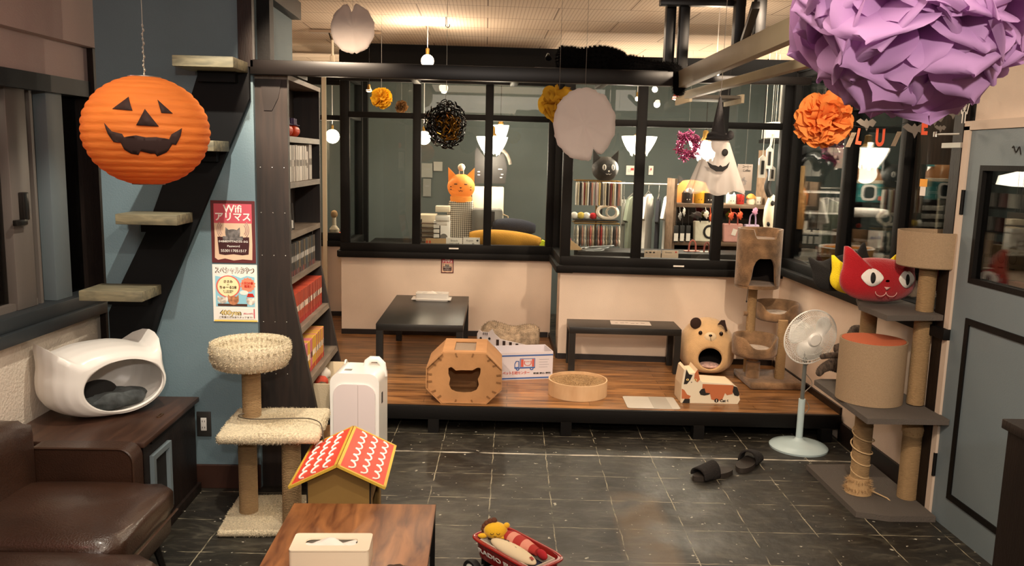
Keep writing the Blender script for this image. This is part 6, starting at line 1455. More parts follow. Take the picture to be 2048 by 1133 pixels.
def fc_sleep(e,r_):
    mf = mat('lantern_ink','#5b2f14',.8)
    for sx in (-1,1):
        on_lantern(rect(sx*.38*r_-.12*r_,sx*.38*r_+.12*r_,.17*r_,.25*r_),'eye',e,r_,r_*.93,mf,Matrix.Identity(3),1.02)
        for z in (-.02,-.22): on_lantern(rect(sx*.80*r_-.07*r_,sx*.80*r_+.07*r_,z*r_,(z+.07)*r_),'whisker',e,r_,r_*.93,mf,Matrix.Identity(3),1.02)
    on_lantern([(-.10*r_,.0),(.10*r_,0),(0,-.11*r_)],'nose',e,r_,r_*.93,mf,Matrix.Identity(3),1.03)
    on_lantern([(-.2*r_,-.2*r_),(-.1*r_,-.27*r_),(0,-.2*r_),(.1*r_,-.27*r_),(.2*r_,-.2*r_),(.1*r_,-.33*r_),(0,-.26*r_),(-.1*r_,-.33*r_)],'mouth',e,r_,r_*.93,mf,Matrix.Identity(3),1.03)
lz_ = ZK+hC+.135
cl0 = cat_lantern('orange paper cat head lantern with sleepy face on the gingham cloth',0,0,8,.132,mat('orange_lantern2','#e08a35',.75,emis=.25,trans=.25),None,fc_sleep,(g_.x,8.0,lz_+.005))
mb = MB(); mb.lathe([(.10,-.145),(.105,-.10),(.085,-.07)],24); mb.build('collar', mat('orange_lantern2','#e08a35'), cl0)
mb = MB(); mb.tube([(-.02,0,.12),(-.02,0,.165)],.004,6); mb.tube([(.02,0,.12),(.02,0,.165)],.004,6); mb.ell((0,0,.185),(.035,.02,.035),16,10); mb.build('top_handle', m_cream, cl0)
# cream machine with a jug
cm,w_,h_ = bx3('drink_machine','cream drink machine with a red mark behind the window post','machine',951,1008,375,0,8.15,.22,m_cream,zb=ZK,bev=.01)
mb = MB(); mb.prism([(-.01+k_[0],k_[1]) for k_ in [(.0,.37),(.035,.37),(.035,.34),(.02,.32),(.0,.31)]],.004,off=-.112); mb.build('red_mark', m_red, cm, 0)
mb = MB(); mb.ell((-.10,-.112,.30),(.022,.003,.022),16,6); mb.build('orange_badge', mat('orange_card'), cm)
jg,w_,h_ = bx3('water_dispenser','grey translucent dispenser jug with a black tap on the counter','dispenser',951,1006,419,0,7.80,.18,mat('grey_clear_plastic','#8b8b88',.25,trans=.4),zb=ZK,bev=.03)
mb = MB(); mb.tube([(w_/2,0,h_*.85),(w_/2+.05,0,h_*.8),(w_/2+.05,0,h_*.4)],.008,8); mb.build('handle', mat('beige_handle','#b39b7b',.5), jg)
mb = MB(); mb.b(.02,.07,-.12,-.085,h_*.55,h_*.95,.004); mb.build('tap', m_blk, jg)
# black cat bag with scarf
kb = thing('black_cat_bag','black cat shaped bag with white whiskers and a scarf, over the cream machine','bag',(A(980,350,8.1).x,8.26,ZK+.60))
mb = MB(); mb.prism([(-.15,-.01),(-.15,.30),(-.13,.20+.14),(-.06,.25),(.06,.25),(.13,.29),(.17,.14),(.15,-.01)],.12); mb.build('body', m_blk, kb, 0)
for (x,z,r_) in ((-.11,.10,.022),(-.11,.07,.022),(.10,.13,.035),(.12,.08,.02),(.11,.05,.02),(-.01,.05,.015)): mb = MB(); mb.box((x,-.062,z),(r_,.003,.008)); mb.build('white_mark', m_paperw, kb, 0)
mb = MB(); mb.tube(smooth_pts([(-.05,-.07,.26),(.03,-.08,.30),(.12,-.07,.31),(.17,-.07,.26),(.20,-.07,.18)]),.016,8); mb.build('scarf', mat('grey_scarf','#6b6258',.9,var=.4,scale=30), kb)
def bolster(name,label,a,b_,r_,m_,taper=.8): 
    a = Vector(a); b_ = Vector(b_); e = thing(name,label,'cushion',(a+b_)/2); c_ = (a+b_)/2; pts = []; rs = []
    for k in range(15):
        t = k/14; pts.append(a.lerp(b_,t)-c_); rs.append(max(.004,r_*(math.sin(PI*(.04+.92*t))**.35)*(1-(1-taper)*t)))
    mb = MB(); mb.tube(pts,rs,20); mb.build('body', m_, e, 80); return e
bo = bolster('cat_bolster','long mustard yellow cat bolster lying on the counter',(A(938,470,7.55).x,7.60,ZK+.115),(A(1082,484,7.55).x,7.60,ZK+.08),.090,mat('mustard_plush','#c08a2c',.95,bump=.3,bscale=120),.9)
bolster('cat_bolster','navy blue bolster behind the mustard one',(A(985,457,7.7).x,7.78,ZK+.20),(A(1072,458,7.7).x,7.78,ZK+.19),.095,mat('navy_plush','#1f2330',.95,bump=.3,bscale=120))
e = thing('neon_bag','neon yellow folded bag at the right end of the counter','bag',(A(1090,490,7.5).x,7.60,ZK)); mb = MB(); mb.prism([(-.05,0),(-.045,.06),(-.02,.10),(.02,.085),(.05,.04),(.065,0)],.08); mb.build('body', mat('neon_yellow','#e6f52a',.6), e, 0)
sign('price_card','long beige price card with orange squares at the window foot',851,893,478,492,7.46,mat('kraft_card','#c9a577',.8),[('■ ■',.14,.5,.5,mat('orange_card'),.22)])
sign('price_card','white food price card reading in small print, centre of the left window',892,925,476,493,7.455,m_paperw,[('Snack',.5,.65,.3,m_blk,.45),('おやつ 各種',.5,.3,.2,m_blk,.6)])
sign('price_card','white card beside it with a small black bird mark',926,960,476,493,7.455,m_paperw,[('Kupon',.4,.65,.3,m_blk,.4),('◆',.85,.65,.3,m_blk,None),('▦',.6,.25,.3,m_blk,None)])
for k,(x0,x1,y0,y1,lab) in enumerate(((843,865,327,355,'faded paper notice high on the shop wall, left of the cat lantern'),(867,885,324,342,'blank pale note pinned beside the faded notice'),(846,862,358,393,'lower dim picture on the shop wall behind the counter'))):
    sign('wall_notice',lab,x0,x1,y0,y1,9.38,mat('faded_paper%d'%k,['#8d8f8a','#a3a39d','#7c7f7b'][k],.8),[('~~~',.5,.6,.3,mat('grey_print'),.5)],cat_='notice')
e = thing('rack_post','dark storage rack post standing behind the left window pane','post',(A(728,300,8.4).x,8.4,0)); mb = MB(); mb.b(-.04,.04,-.04,.04,0,2.5); mb.build('post', m_black, e, 0)
e = thing('plant_pot','small brown and white ornament standing beyond the bookcase','ornament',(A(653,415,7.9).x,8.30,.93)); mb = MB(); mb.lathe([(.03,0),(.045,.02),(.05,.10),(.02,.14),(.018,.22)],18); mb.build('body', m_cream, e); mb = MB(); mb.ell((0,0,.25),(.035,.035,.04),14,10); mb.build('head', mat('tan_fig','#b08b5d',.7), e)
e = thing('tissue_packet','orange and white packet on a shelf beyond the bookcase','packet',(A(666,437,8.2).x,8.35,.955)); mb = MB(); mb.b(-.07,.07,-.04,.04,0,.04,.004); mb.build('packet', mat('salmon_packet','#d9644c',.6), e)
e = thing('cream_box','cream box on the ledge beyond the bookcase','box',(A(670,460,8.2).x,8.42,.93)); mb = MB(); mb.b(-.16,.10,-.05,.2,-.13,.02,.004); mb.build('box', mat('cream_dull','#a89c86',.7), e)
e = thing('window_ledge_shelf','narrow ledge shelf beyond the bookcase','shelf',(-1.62,8.48,.78)); mb = MB(); mb.b(-.34,.34,-.18,.18,-.78,.0); mb.build('shelf', m_black, e, 0)
e = thing('curtain_rail_post','narrow cream post at the far left window behind the bookcase','post',(A(648,330,8.1).x,8.13,PZ)); mb = MB(); mb.b(-.02,.02,-.015,.015,0,2.4); mb.build('post', m_cream, e, 0)

# ================================================================== shop, right side
ZS = .93
e,_,hP = bx3('display_plinth','low black display base running under the goods behind the right shop windows','display base',1152,1566,512,640,6.74,.34,m_black,zb=0.0)
ZP = hP+.002
# accessory rack
rk = A(1195,430,7.35); rx0,ry0 = rk.x,7.45
ar = thing('accessory_rack','tiered gold display rack crowded with hair bands and socks','display rack',(rx0,ry0,ZP-.02))
zt1 = A(1195,362,7.45).z-(ZP-.02); zt2 = A(1195,446,7.45).z-(ZP-.02)
zg = -(ZP-.02); mb = MB(); mb.tube([(0,0,zg),(0,0,zt1)],.008,10); mb.lathe([(.13,zg),(.13,zg+.012),(.01,zg+.02)],24); mb.build('pole', m_brass, ar)
for z in (zt1,zt2):
    mb = MB()
    for y in (-.1,.1): mb.tube([(-.20,y,z),(.20,y,z)],.006,8)
    for x in (-.2,.2): mb.tube([(x,-.1,z),(x,.1,z)],.006,8)
    mb.build('hanging_rail', m_brass, ar)
mb = MB(); mb.b(-.20,.20,-.09,.09,zt2+.02,zt2+.03); mb.build('tray', m_black, ar, 0)
cols = ['#e9e2d6','#ded0b4','#2b2724','#e8ddd0','#8c3f3a','#c9b48d','#f0ece4','#3b3a3f','#c78d7d','#dcd5c8','#b9a0a0','#efe9df','#d9bb7b','#5b5450']
G1 = 'pale bands hanging on the top tier of the rack'; prot = []
for k in range(24):
    c_ = cols[k%len(cols)]
    if k < len(cols):
        mb = MB(); mb.box((0,0,-.115),(.0125,.05,.20),bev=.003); mb.tube([(0,0,0),(0,0,-.02)],.002,5); o = mb.build('hair_band', mat('band%d'%k,c_,.85), None); prot.append(o)
    else: o = prot[k-len(cols)].copy(); C.objects.link(o)
    o.location = (rx0-.195+.017*k, ry0-.10+R.uniform(-.01,.01), ZP-.02+zt1); o.rotation_euler = (0,R.uniform(-.03,.03),0)
    nm = 'dark' if c_ in ('#2b2724','#3b3a3f','#5b5450') else 'red' if c_ in ('#8c3f3a','#c78d7d') else 'tan' if c_ in ('#ded0b4','#c9b48d','#d9bb7b') else 'whitish'
    tag(o,'%s narrow band hanging on the top tier of the accessory rack'%nm,'hair band',nm+' '+G1)
cols2 = ['#8d8a80','#d6cbb9','#2f2b28','#b98a78','#e6dccb','#6d5a4b','#c46a5c','#d9c9a6','#35312f','#c08f83','#9b2f2d','#e3ddd0','#a79a80']; prot = []
for k in range(18):
    c_ = cols2[k%len(cols2)]
    if k < len(cols2):
        mb = MB(); mb.ell((0,0,-.09),(.0105,.028,.075),14,10); mb.ell((0,-.005,-.17),(.0108,.04,.035),14,8); o = mb.build('hanging_sock', mat('sock%d'%k,c_,.9,var=.35,scale=40), None, 80); prot.append(o)
    else: o = prot[k-len(cols2)].copy(); C.objects.link(o)
    o.location = (rx0-.20+.0235*k, ry0-.11+R.uniform(-.015,.015), ZP-.02+zt2); 
    nm = {'#8d8a80':'grey','#d6cbb9':'cream','#2f2b28':'black','#b98a78':'pinkish','#e6dccb':'cream','#6d5a4b':'brown','#c46a5c':'coral','#d9c9a6':'cream','#35312f':'black','#c08f83':'pinkish','#9b2f2d':'dark red','#e3ddd0':'cream','#a79a80':'grey'}[c_]
    tag(o,'%s cat sock hanging on the lower tier of the accessory rack'%nm,'sock',nm+' socks on the lower tier')
for k,(dx,dz,r_,c_,lab) in enumerate(((-.20,.05,.035,'#efece6','white plush ball at the left end of the rack tray'),(-.14,.05,.035,'#d8bd55','yellow and white plush ball on the rack tray'),(-.09,.05,.035,'#f2efe9','second white plush ball on the rack tray'),(-.03,.045,.033,'#c01f28','red plush ball on the rack tray'))):
    mb = MB(); mb.ell((0,0,0),(r_,r_,r_*.9),16,10); o = mb.build('plush_ball', mat('pball%d'%k,c_,.9), None, 80); o.location = (rx0+dx,ry0-.03,ZP-.02+zt2+.03+r_); tag(o,lab,'plush ball')
e = thing('cat_headband','large cream padded cat collar coiled on the rack tray','headband',(rx0+.10,ry0-.03,ZP-.02+zt2+.10))
mb = MB(); mb.tube([Vector((.09*math.cos(2*PI*k/28),.03*math.sin(2*PI*k/28),.055*math.sin(2*PI*k/28))) for k in range(29)],.016,10,cap=False); mb.tube([Vector((.045*math.cos(2*PI*k/20)+.03,-.03,.045*math.sin(2*PI*k/20))) for k in range(21)],.010,8,cap=False); mb.build('ring', mat('cream_pad','#e2d6c6',.9), e)
mb = MB(); mb.prism([(.02,.06),(.05,.10),(.08,.04)],.03); mb.build('ear', mat('pinkish_felt','#c79a88',.9), e, 0)
e = thing('coiled_leash','silver grey leash coiled at the window foot under the rack','leash',(A(1193,514,6.85).x,6.85,ZP))
for k in range(3): mb = MB(); mb.tube([Vector((.10*math.cos(2*PI*i/30)+.04*k-.04,.05*math.sin(2*PI*i/30),.008+.012*k+.01*math.sin(2*PI*i/30+k))) for i in range(31)],.006,6,cap=False); mb.build('coil', mat('silver_strap','#8f9395',.35,metal=.3), e)
e = thing('food_pouch','tan paper pouch with a pink top in the lower left corner of the right window','pouch',(A(1147,512,6.85).x,6.85,ZP)); mb = MB(); mb.prism([(-.07,0),(-.06,.07),(-.04,.09),(.03,.04),(.08,.0)],.05); mb.build('pouch', mat('tan_paper','#c9a77d',.8), e, 0); mb = MB(); mb.ell((-.045,0,.085),(.02,.02,.02),12,8); mb.build('pink_top', mat('hot_pink','#d9485c',.6), e)
# black cat head lantern on the rack
def fc_open(e,r_):
    for sx in (-1,1):
        on_lantern([(sx*.34*r_+.15*r_*math.cos(a),.12*r_+.22*r_*math.sin(a)) for a in [2*PI*k/16 for k in range(16)]],'eye',e,r_,r_*.93,m_paperw,Matrix.Rotation(.15,3,'Z'),1.02)
        on_lantern([(sx*.34*r_+.035*r_*math.cos(a),.12*r_+.18*r_*math.sin(a)) for a in [2*PI*k/12 for k in range(12)]],'pupil',e,r_,r_*.93,m_blk,Matrix.Rotation(.15,3,'Z'),1.035)
    on_lantern([(.07*r_*math.cos(a),-.16*r_+.07*r_*math.sin(a)) for a in [2*PI*k/10 for k in range(10)]],'nose',e,r_,r_*.93,m_paperw,Matrix.Rotation(.15,3,'Z'),1.03)
    on_lantern([(-.24*r_,-.32*r_),(-.12*r_,-.38*r_),(0,-.33*r_),(.12*r_,-.38*r_),(.24*r_,-.32*r_),(.12*r_,-.43*r_),(0,-.37*r_),(-.12*r_,-.43*r_)],'mouth',e,r_,r_*.93,m_paperw,Matrix.Rotation(.15,3,'Z'),1.03)
cat_lantern('black paper cat head lantern with white eyes on top of the rack',1210,338,7.45,.120,mat('black_lantern','#211f1d',.6,bump=.3,bscale=40),None,fc_open)
for (x0,x1,lab) in ((1252,1277,'white card with red prints on the shop wall, wider one'),(1297,1307,'narrow white card with a red dot on the shop wall')):
    sign('wall_card',lab,x0,x1,332,350,9.38,m_paperw,[('■',.5,.6,.35,m_red,.25),('||||',.25,.5,.4,mat('grey_print'),.25)],cat_='card')
# clothes rail with shirts
Yr = 8.0; ra_ = A(1205,366,Yr); rb_ = A(1368,367,Yr); zr = ra_.z
cr = thing('clothes_rail','thin steel clothes rail behind the right shop window','clothes rail',((ra_.x+rb_.x)/2,Yr,0)); hw = (rb_.x-ra_.x)/2
mb = MB(); mb.tube([(-hw,0,zr),(hw,0,zr)],.010,10); mb.build('rail', m_steel, cr)
for x in (-hw,hw): mb = MB(); mb.tube([(x,0,0),(x,0,zr)],.010,8); mb.build('upright', m_black, cr)
def shirt(label,px,py_t,py_b,w_,c_,ang=1.2,m_=None):
    p = A(px,366,Yr); zt = A(px,py_t,Yr).z; zb_ = A(px,py_b,Yr).z; e = thing('hanging_shirt',label,'shirt',(p.x,Yr,zr),(0,0,ang),None); h_ = zt-zb_; o0 = zt-zr
    mb = MB(); mb.tube([(0,0,.012),(.012,0,.0),(0,0,-.02),(0,0,o0+.02)],.003,5); mb.tube([(-.16,0,o0-.04),(0,0,o0+.01),(.16,0,o0-.04)],.006,6); mb.build('hanger', m_steel, e)
    P_ = [(-.07,o0-.02),(-.17,o0-.05),(-.25,o0-.25),(-.18,o0-.27),(-.165,o0-.18),(-.17,o0-h_),(.17,o0-h_),(.165,o0-.18),(.18,o0-.27),(.25,o0-.25),(.17,o0-.05),(.07,o0-.02),(.03,o0-.06),(-.03,o0-.06)]
    mb = MB(); mb.prism([(x*w_/.34,z) for x,z in P_],.035); o = mb.build('cloth', mat('shirt_'+c_,c_,.9,bump=.5,bscale=14), e, 0)
    b_ = o.modifiers.new('b','BEVEL'); b_.width = .012; b_.segments = 2; return e
shirt('pair of thin grey striped strips hanging on the rail, leftmost',1249,395,512,.14,'#8d8d86',1.45)
shirt('grey-green shirt hanging sideways on the rail behind the window post',1268,388,515,.30,'#6f7768',1.05)
shirt('white shirt hanging right behind the window post',1298,384,530,.30,'#e6e2da',1.15)
shirt('navy blue shirt hanging between the two white ones',1319,390,530,.32,'#20222b',1.32)
shirt('brightest white shirt with round neck, at the right end of the rail',1345,384,530,.34,'#efece6',1.0)
# wooden display shelf
Yd = 7.5; xl = A(1352,400,Yd).x; xr = A(1533,400,Yd).x; z1_ = A(1450,409,Yd).z; z2_ = A(1450,485,Yd).z; m_shw = wood_mat('shop_shelf_wood','#5a4636','#7d6652',False,rough=.6,stretch=(1,6,6))
ds = thing('display_shelf','brown wooden display shelf unit holding mugs and bags behind the right windows','display shelf',((xl+xr)/2,Yd+.15,0)); hw = (xr-xl)/2
for z in (z1_,z2_,.45): mb = MB(); mb.b(-hw,hw,-.16,.16,z-.035,z,.002); mb.build('shelf', m_shw, ds)
for x in (-hw-.02,hw): mb = MB(); mb.b(x,x+.025,-.16,.16,0,z1_+(.22 if x < 0 else .5)); mb.build('side_panel', m_shw, ds, 0)
mb = MB(); mb.b(-hw,hw,.15,.16,0,z1_); mb.build('back_panel', m_black, ds, 0)
def mug(label,px,c_,w_=.08,h_=.085,ear=False,hd=True,Y=Yd+.08,z=z1_):
    x = A(px,405,Y-.04).x; e = thing('cat_mug',label,'mug',(x,Y,z+.001)); m_ = mat('mug_'+c_,c_,.3)
    mb = MB(); mb.lathe([(0,0),(w_/2-.004,0),(w_/2,.006),(w_/2,h_),(w_/2-.005,h_),(w_/2-.006,.01),(0,.008)],24); mb.build('cup', m_, e)
    if hd: mb = MB(); mb.tube([Vector((w_/2-.003+.028*math.sin(PI*k/10),0,h_*.5+h_*.3*math.cos(PI*k/10))) for k in range(11)],.006,8); mb.build('handle', m_, e)
    if ear:
        for sx in (-1,1): mb = MB(); mb.lathe([(.014,0),(.002,.022)],10,(sx*w_*.3,0,h_)); mb.build('ear', m_, e)
    mf = m_paperw if c_ in ('#1d1b1c','#34302f') else m_blk
    mb = MB()
    for sx in (-1,1): mb.ell((sx*.012,-w_/2,h_*.35),(.004,.003,.005),8,6)
    mb.build('cat_face', mf, e); return e
mug('dark grey cat eared mug at the left end of the upper shelf',1376,'#34302f',.10,.095,True,False)
mug('yellow mug between the two dark mugs on the shelf',1400,'#e0a425',.095,.10,False,False)
mug('black mug with handle and white cat face on the shelf',1419,'#1d1b1c',.09,.095)
mug('white mug with a bow on the shelf right of the window post',1464,'#eeeae2',.09,.085,True,False)
mug('red mug beside the white one on the shelf',1483,'#b5302a',.07,.09,False,False)
mug('small white mug at the right end of the shelf',1519,'#e9e4da',.06,.07,False,False)
e = thing('gnome_figure','small figure with an orange mushroom cap on the shelf','figure',(A(1504,405,7.54).x,7.58,z1_+.001)); mb = MB(); mb.lathe([(0,0),(.035,0),(.04,.03),(.03,.06)],18); mb.build('body', m_cream, e); mb = MB(); mb.lathe([(.045,.055),(.04,.075),(.02,.095),(0,.10)],18); mb.build('cap', mat('mushroom_orange','#d98a36',.6), e)
e = thing('orange_cat_board','orange cat face board with white eye standing behind the mugs','cat board',(A(1385,400,7.62).x,7.68,z1_+.001)); mb = MB(); mb.prism([(-.16,0),(-.165,.10),(-.12,.17),(-.09,.20),(0,.21),(.12,.19),(.17,.10),(.17,0)],.03); mb.build('face_board', mat('orange_board','#d98540',.7), e, 0)
mb = MB(); mb.prism([(-.12,.18),(-.13,.25),(-.07,.205)],.028); mb.build('ear', m_blk, e, 0); mb = MB(); mb.ell((-.02,-.017,.11),(.04,.004,.025),16,8); mb.build('eye', m_paperw, e); mb = MB(); mb.ell((-.02,-.022,.11),(.012,.003,.022),12,8); mb.build('pupil', m_blk, e)
def tote(label,px0,px1,pyt,Y,c_,z,mark=None,hand='#2b2724',d_=.06,hh=.10):
    a = A(px0,pyt,Y); b_ = A(px1,pyt,Y); w_ = b_.x-a.x; h_ = a.z-z; e = thing('tote_bag',label,'bag',((a.x+b_.x)/2,Y+.05,z+.001)); 
    mb = MB(); mb.prism([(-w_/2+.01,0),(w_/2-.01,0),(w_/2,h_),(-w_/2,h_)],d_); o = mb.build('bag_body', mat('tote_'+c_,c_,.85,bump=.4,bscale=25), e, 0); o.modifiers.new('b','BEVEL').width = .008
    mb = MB(); mb.tube(smooth_pts([(-w_*.22,-d_*.4,h_*.9),(-w_*.18,-d_*.4,h_+hh*.7),(0,-d_*.4,h_+hh),(w_*.18,-d_*.4,h_+hh*.7),(w_*.22,-d_*.4,h_*.9)]),.007,6); mb.build('handle', mat('handle_'+hand,hand,.8), e)
    if mark: mark(e,w_,h_,d_)
    return e
def mk1(e,w_,h_,d_): mb = MB(); mb.tube([Vector((.25*w_+.05*math.cos(a),-d_/2-.002,.5*h_+.055*math.sin(a))) for a in [.8+k*.35 for k in range(15)]],.011,6); mb.build('black_mark', m_blk, e)
tote('white tote bag with a black swirl and black handles on the lower shelf',1390,1432,443,Yd-.03,'#ddd8c4',z2_,mk1)
tote('pink tote bag with a white tag on the lower shelf, right of the window post',1449,1488,448,Yd-.03,'#cf9a93',z2_,lambda e,w_,h_,d_: (lambda mb: mb.build('tag',m_paperw,e,0))(MB().box((.01,-d_/2-.003,h_*.55),(.04,.003,.06),(0,.3,0))),'#b5574a')
tote('lavender tote bag beside the pink one on the lower shelf',1492,1521,450,Yd-.03,'#b9a6bd',z2_,None,'#a88fb0')
tote('pale pink bag standing low at the window foot',1370,1402,503,6.86,'#c98f83',ZP,None,'#a65a4d',.05,.09)
tote('white and pink bag low at the window foot, right one',1403,1427,505,6.86,'#d8cfc0',ZP,None,'#8a4a40',.05,.08)
# hanging things below the upper shelf
for k,(px,py,c_,lab,w_) in enumerate(((1360,433,'#8d8a86','grey keyring charm hanging at the left of the shelf',.03),(1368,425,'#cfcac0','white hook shaped charm hanging under the shelf',.025),(1412,430,'#cfc4b4','cream ribbon toy hanging under the upper shelf',.05),(1421,436,'#d95f38','orange ribbon toy hanging under the upper shelf',.03),(1462,433,'#c94f30','dark orange toy hanging under the shelf right of the post',.05),(1480,432,'#dd5a35','bright orange bow hanging under the shelf',.05),(1510,424,'#b77f9b','mauve ribbon hanging under the shelf',.05),(1392,432,'#2a2522','black furry toy hanging under the upper shelf',.11))):
    p = A(px,py,Yd-.04); e = thing('hanging_toy',lab,'cat toy',p); mb = MB(); mb.ell((0,0,0),(w_/2,.015,.035),14,8,fn=lambda q: 1+.2*math.sin(5*q.x+7*q.z)); mb.tube([(0,0,.03),(0,.03,z1_-p.z-.03)],.002,5); mb.build('toy', mat('htoy%d'%k,c_,.9), e, 80)
for k in range(3):
    p = A(1352+k*12,468,Yd-.06); mb = MB(); mb.mi = 0; mb.box((0,0,0),(.040,.015,.15),bev=.003); mb.mi = 1; mb.box((0,-.009,-.03),(.036,.003,.07)); mb.mi = 0; mb.tube([(0,0,.07),(0,.02,.22)],.002,4)
    o = mb.build('snack_packet', [mat('packet_black','#1b1a1a',.5), m_paperw], None); o.location = p; tag(o,['leftmost of three black and white snack packets left of the white tote','middle of three black and white snack packets left of the white tote','rightmost of three black and white snack packets, touching the white tote'][k],'packet','black and white snack packets')
sign('menu_card','beige price card with red stamp at the foot of the right window, left half',1288,1322,502,523,6.64,mat('beige_card','#cdb6a0',.8),[('▲ ■ ●',.35,.82,.16,m_blk,.6),('――――',.45,.55,.12,mat('grey_print'),.7),('――――',.45,.35,.12,mat('grey_print'),.7)])
sign('menu_card','beige price card headed Sweets beside the stamped one',1323,1357,502,523,6.64,mat('beige_card','#cdb6a0'),[('Sweets',.4,.82,.18,m_blk,.4),('●',.85,.85,.2,m_red,None),('――――',.45,.5,.12,mat('grey_print'),.6)])
e = sign('wall_card','white card with a line drawing high in the shop behind the ladder frame',1474,1520,128,153,7.9,m_paperw,[('〰☆',.5,.55,.35,mat('grey_print'),.4)],cat_='card'); mb = MB(); mb.tube([(0,.004,.1),(0,.004,2.72-e.location.z)],.002,4); mb.build('string', m_steel, e)
for px in (907,1361):
    p = A(px,499 if px < 1000 else 535,7.27 if px < 1000 else 6.40); mb = MB(); mb.box((0,0,0),(.085,.004,.012)); o = mb.build('white_label', m_paperw, None, 0); o.location = (p.x,(7.332 if px<1000 else 6.54-(p.x-.62)*.12/1.74-.012),p.z); tag(o,'small white label strip on the black sill of the %s window'%('left' if px < 1000 else 'right'),'label')
# things behind the last pane and the right wall windows
e = sign('coffee_sign','white cut-out coffee sign with handwriting hanging behind the ghost',1473,1506,329,381,7.0,mat('pink_white_card','#d8c6bd',.8),[('コーヒー',.6,.90,.13,m_blk,.6),('Coffee',.6,.76,.13,m_blk,.5),('☕',.4,.35,.3,mat('grey_print'),None)])
mb = MB(); mb.tube([(0,.003,A(1490,329,7).z-A(1490,381,7).z),(0,.003,2.72-A(1490,381,7).z)],.002,4); mb.build('string', m_steel, e)
def pouch(label,px,pyt,pyb,Y,w_,c_,hang=2.2):
    a = A(px,pyt,Y); b_ = A(px,pyb,Y); e = thing('toy_pouch',label,'packaged toy',((a.x),Y,b_.z)); h_ = a.z-b_.z
    mb = MB(); mb.prism([(-w_/2,0),(w_/2,0),(w_/2,h_*.85),(0,h_),(-w_/2,h_*.85)],.02); o = mb.build('pouch', mat('pouch_'+c_,c_,.35), e, 0)
    mb = MB(); mb.box((0,-.012,h_*.45),(w_*.4,.006,h_*.6)); mb.build('dark_toy', m_blk, e, 0); hang = 2.72
    mb = MB(); mb.tube([(0,0,h_),(0,0,hang-b_.z)],.002,4); mb.build('string', m_paperw, e); return e
pouch('white packaged toy hanging left, behind the last back window pane',1526,310,356,6.9,.06,'#cfcac2'); pouch('white and black packaged toy hanging beside it',1540,292,338,6.85,.05,'#e6e1d8'); pouch('clear packaged toy hanging lower in the last pane',1545,332,362,6.95,.05,'#a9a8a4')
ac,w_,h_ = bx3('air_conditioner','white wall air unit with a dotted grille at the top right of the shop','air unit',1545,1608,246,277,7.4,.3,m_pl); ac.location.z = A(1570,277,7.4).z
mb = MB()
for i in range(4):
    for j in range(5): mb.ell((-.05+.02*i,-.152,.03+.02*j),(.004,.002,.004),6,4)
mb.build('dotted_grille', mat('grey_print'), ac); mb = MB(); mb.tube([(0,.1,h_),(0,.1,2.72-ac.location.z)],.01,6); mb.build('mount_rod', m_steel, ac)
e = thing('black_shelf','black wall shelf below the white air unit','shelf',(A(1580,284,7.4).x,7.5,A(1580,287,7.4).z)); mb = MB(); mb.b(-.2,.2,-.12,.15,0,.03); mb.build('shelf', m_black, e, 0)
for x in (-.18,.18): mb = MB(); mb.tube([(x,.1,.03),(x,.1,2.72-e.location.z)],.006,6); mb.build('rod', m_black, e)
e = thing('white_bottle','white rounded bottle standing under the ceiling left of the air unit','bottle',A(1546,262,7.3)); mb = MB(); mb.lathe([(0,-.03),(.022,-.03),(.024,.02),(.018,.045),(0,.05)],16); mb.build('bottle', m_pl, e); mb = MB(); mb.tube([(0,0,-.03),(-.01,0,-.12),(-.03,0,-.18)],.01,6); mb.build('stem', m_cream, e); mb = MB(); mb.tube([(0,0,.04),(0,0,2.72-e.location.z)],.002,4); mb.build('string', m_steel, e)
cs,w_,h_ = bx3('scratching_carton','tall kraft brown carton behind the brown cat tree window','box',1562,1612,386,458,6.78,.12,mat('kraft_tan','#c08a4c',.8),zb=None); zc = cs.location.z
mb = MB(); mb.b(-w_/2,w_/2,-.05,.06,ZP-zc+.001,-.001); mb.build('stand', m_black, cs, 0)
for x in (-.05,.03): mb = MB(); mb.b(x,x+.05,-.03,.02,h_,h_+.22); mb.build('wooden_slat', mat('pale_pine','#cfa469',.6), cs, 0)
wc = thing('cow_cat_figure','white cat figure with black spots and black raised tail beside the kraft carton','cat figure',(A(1544,455,7.15).x,7.20,A(1548,462,7.15).z))
mb = MB(); mb.lathe([(0,0),(.05,0),(.065,.08),(.06,.20),(.03,.30),(.0,.32)],20); mb.build('body', m_cream, wc)
mb = MB(); mb.tube(smooth_pts([(-.02,0,.30),(-.05,0,.38),(-.03,0,.48),(-.05,0,.56)]),[.03]*0 or .028,10); mb.build('raised_tail', m_blk, wc)
for (x,z) in ((-.03,.06),(.03,.12),(.02,.03),(-.01,.24)): mb = MB(); mb.ell((x,-.055+abs(x)*.3,z),(.018,.012,.024),12,8); mb.build('black_spot', m_blk, wc)
mb = MB(); mb.b(-.06,.06,-.06,.06,-wc.location.z+.0,-.001); mb.build('plinth', m_black, wc, 0)
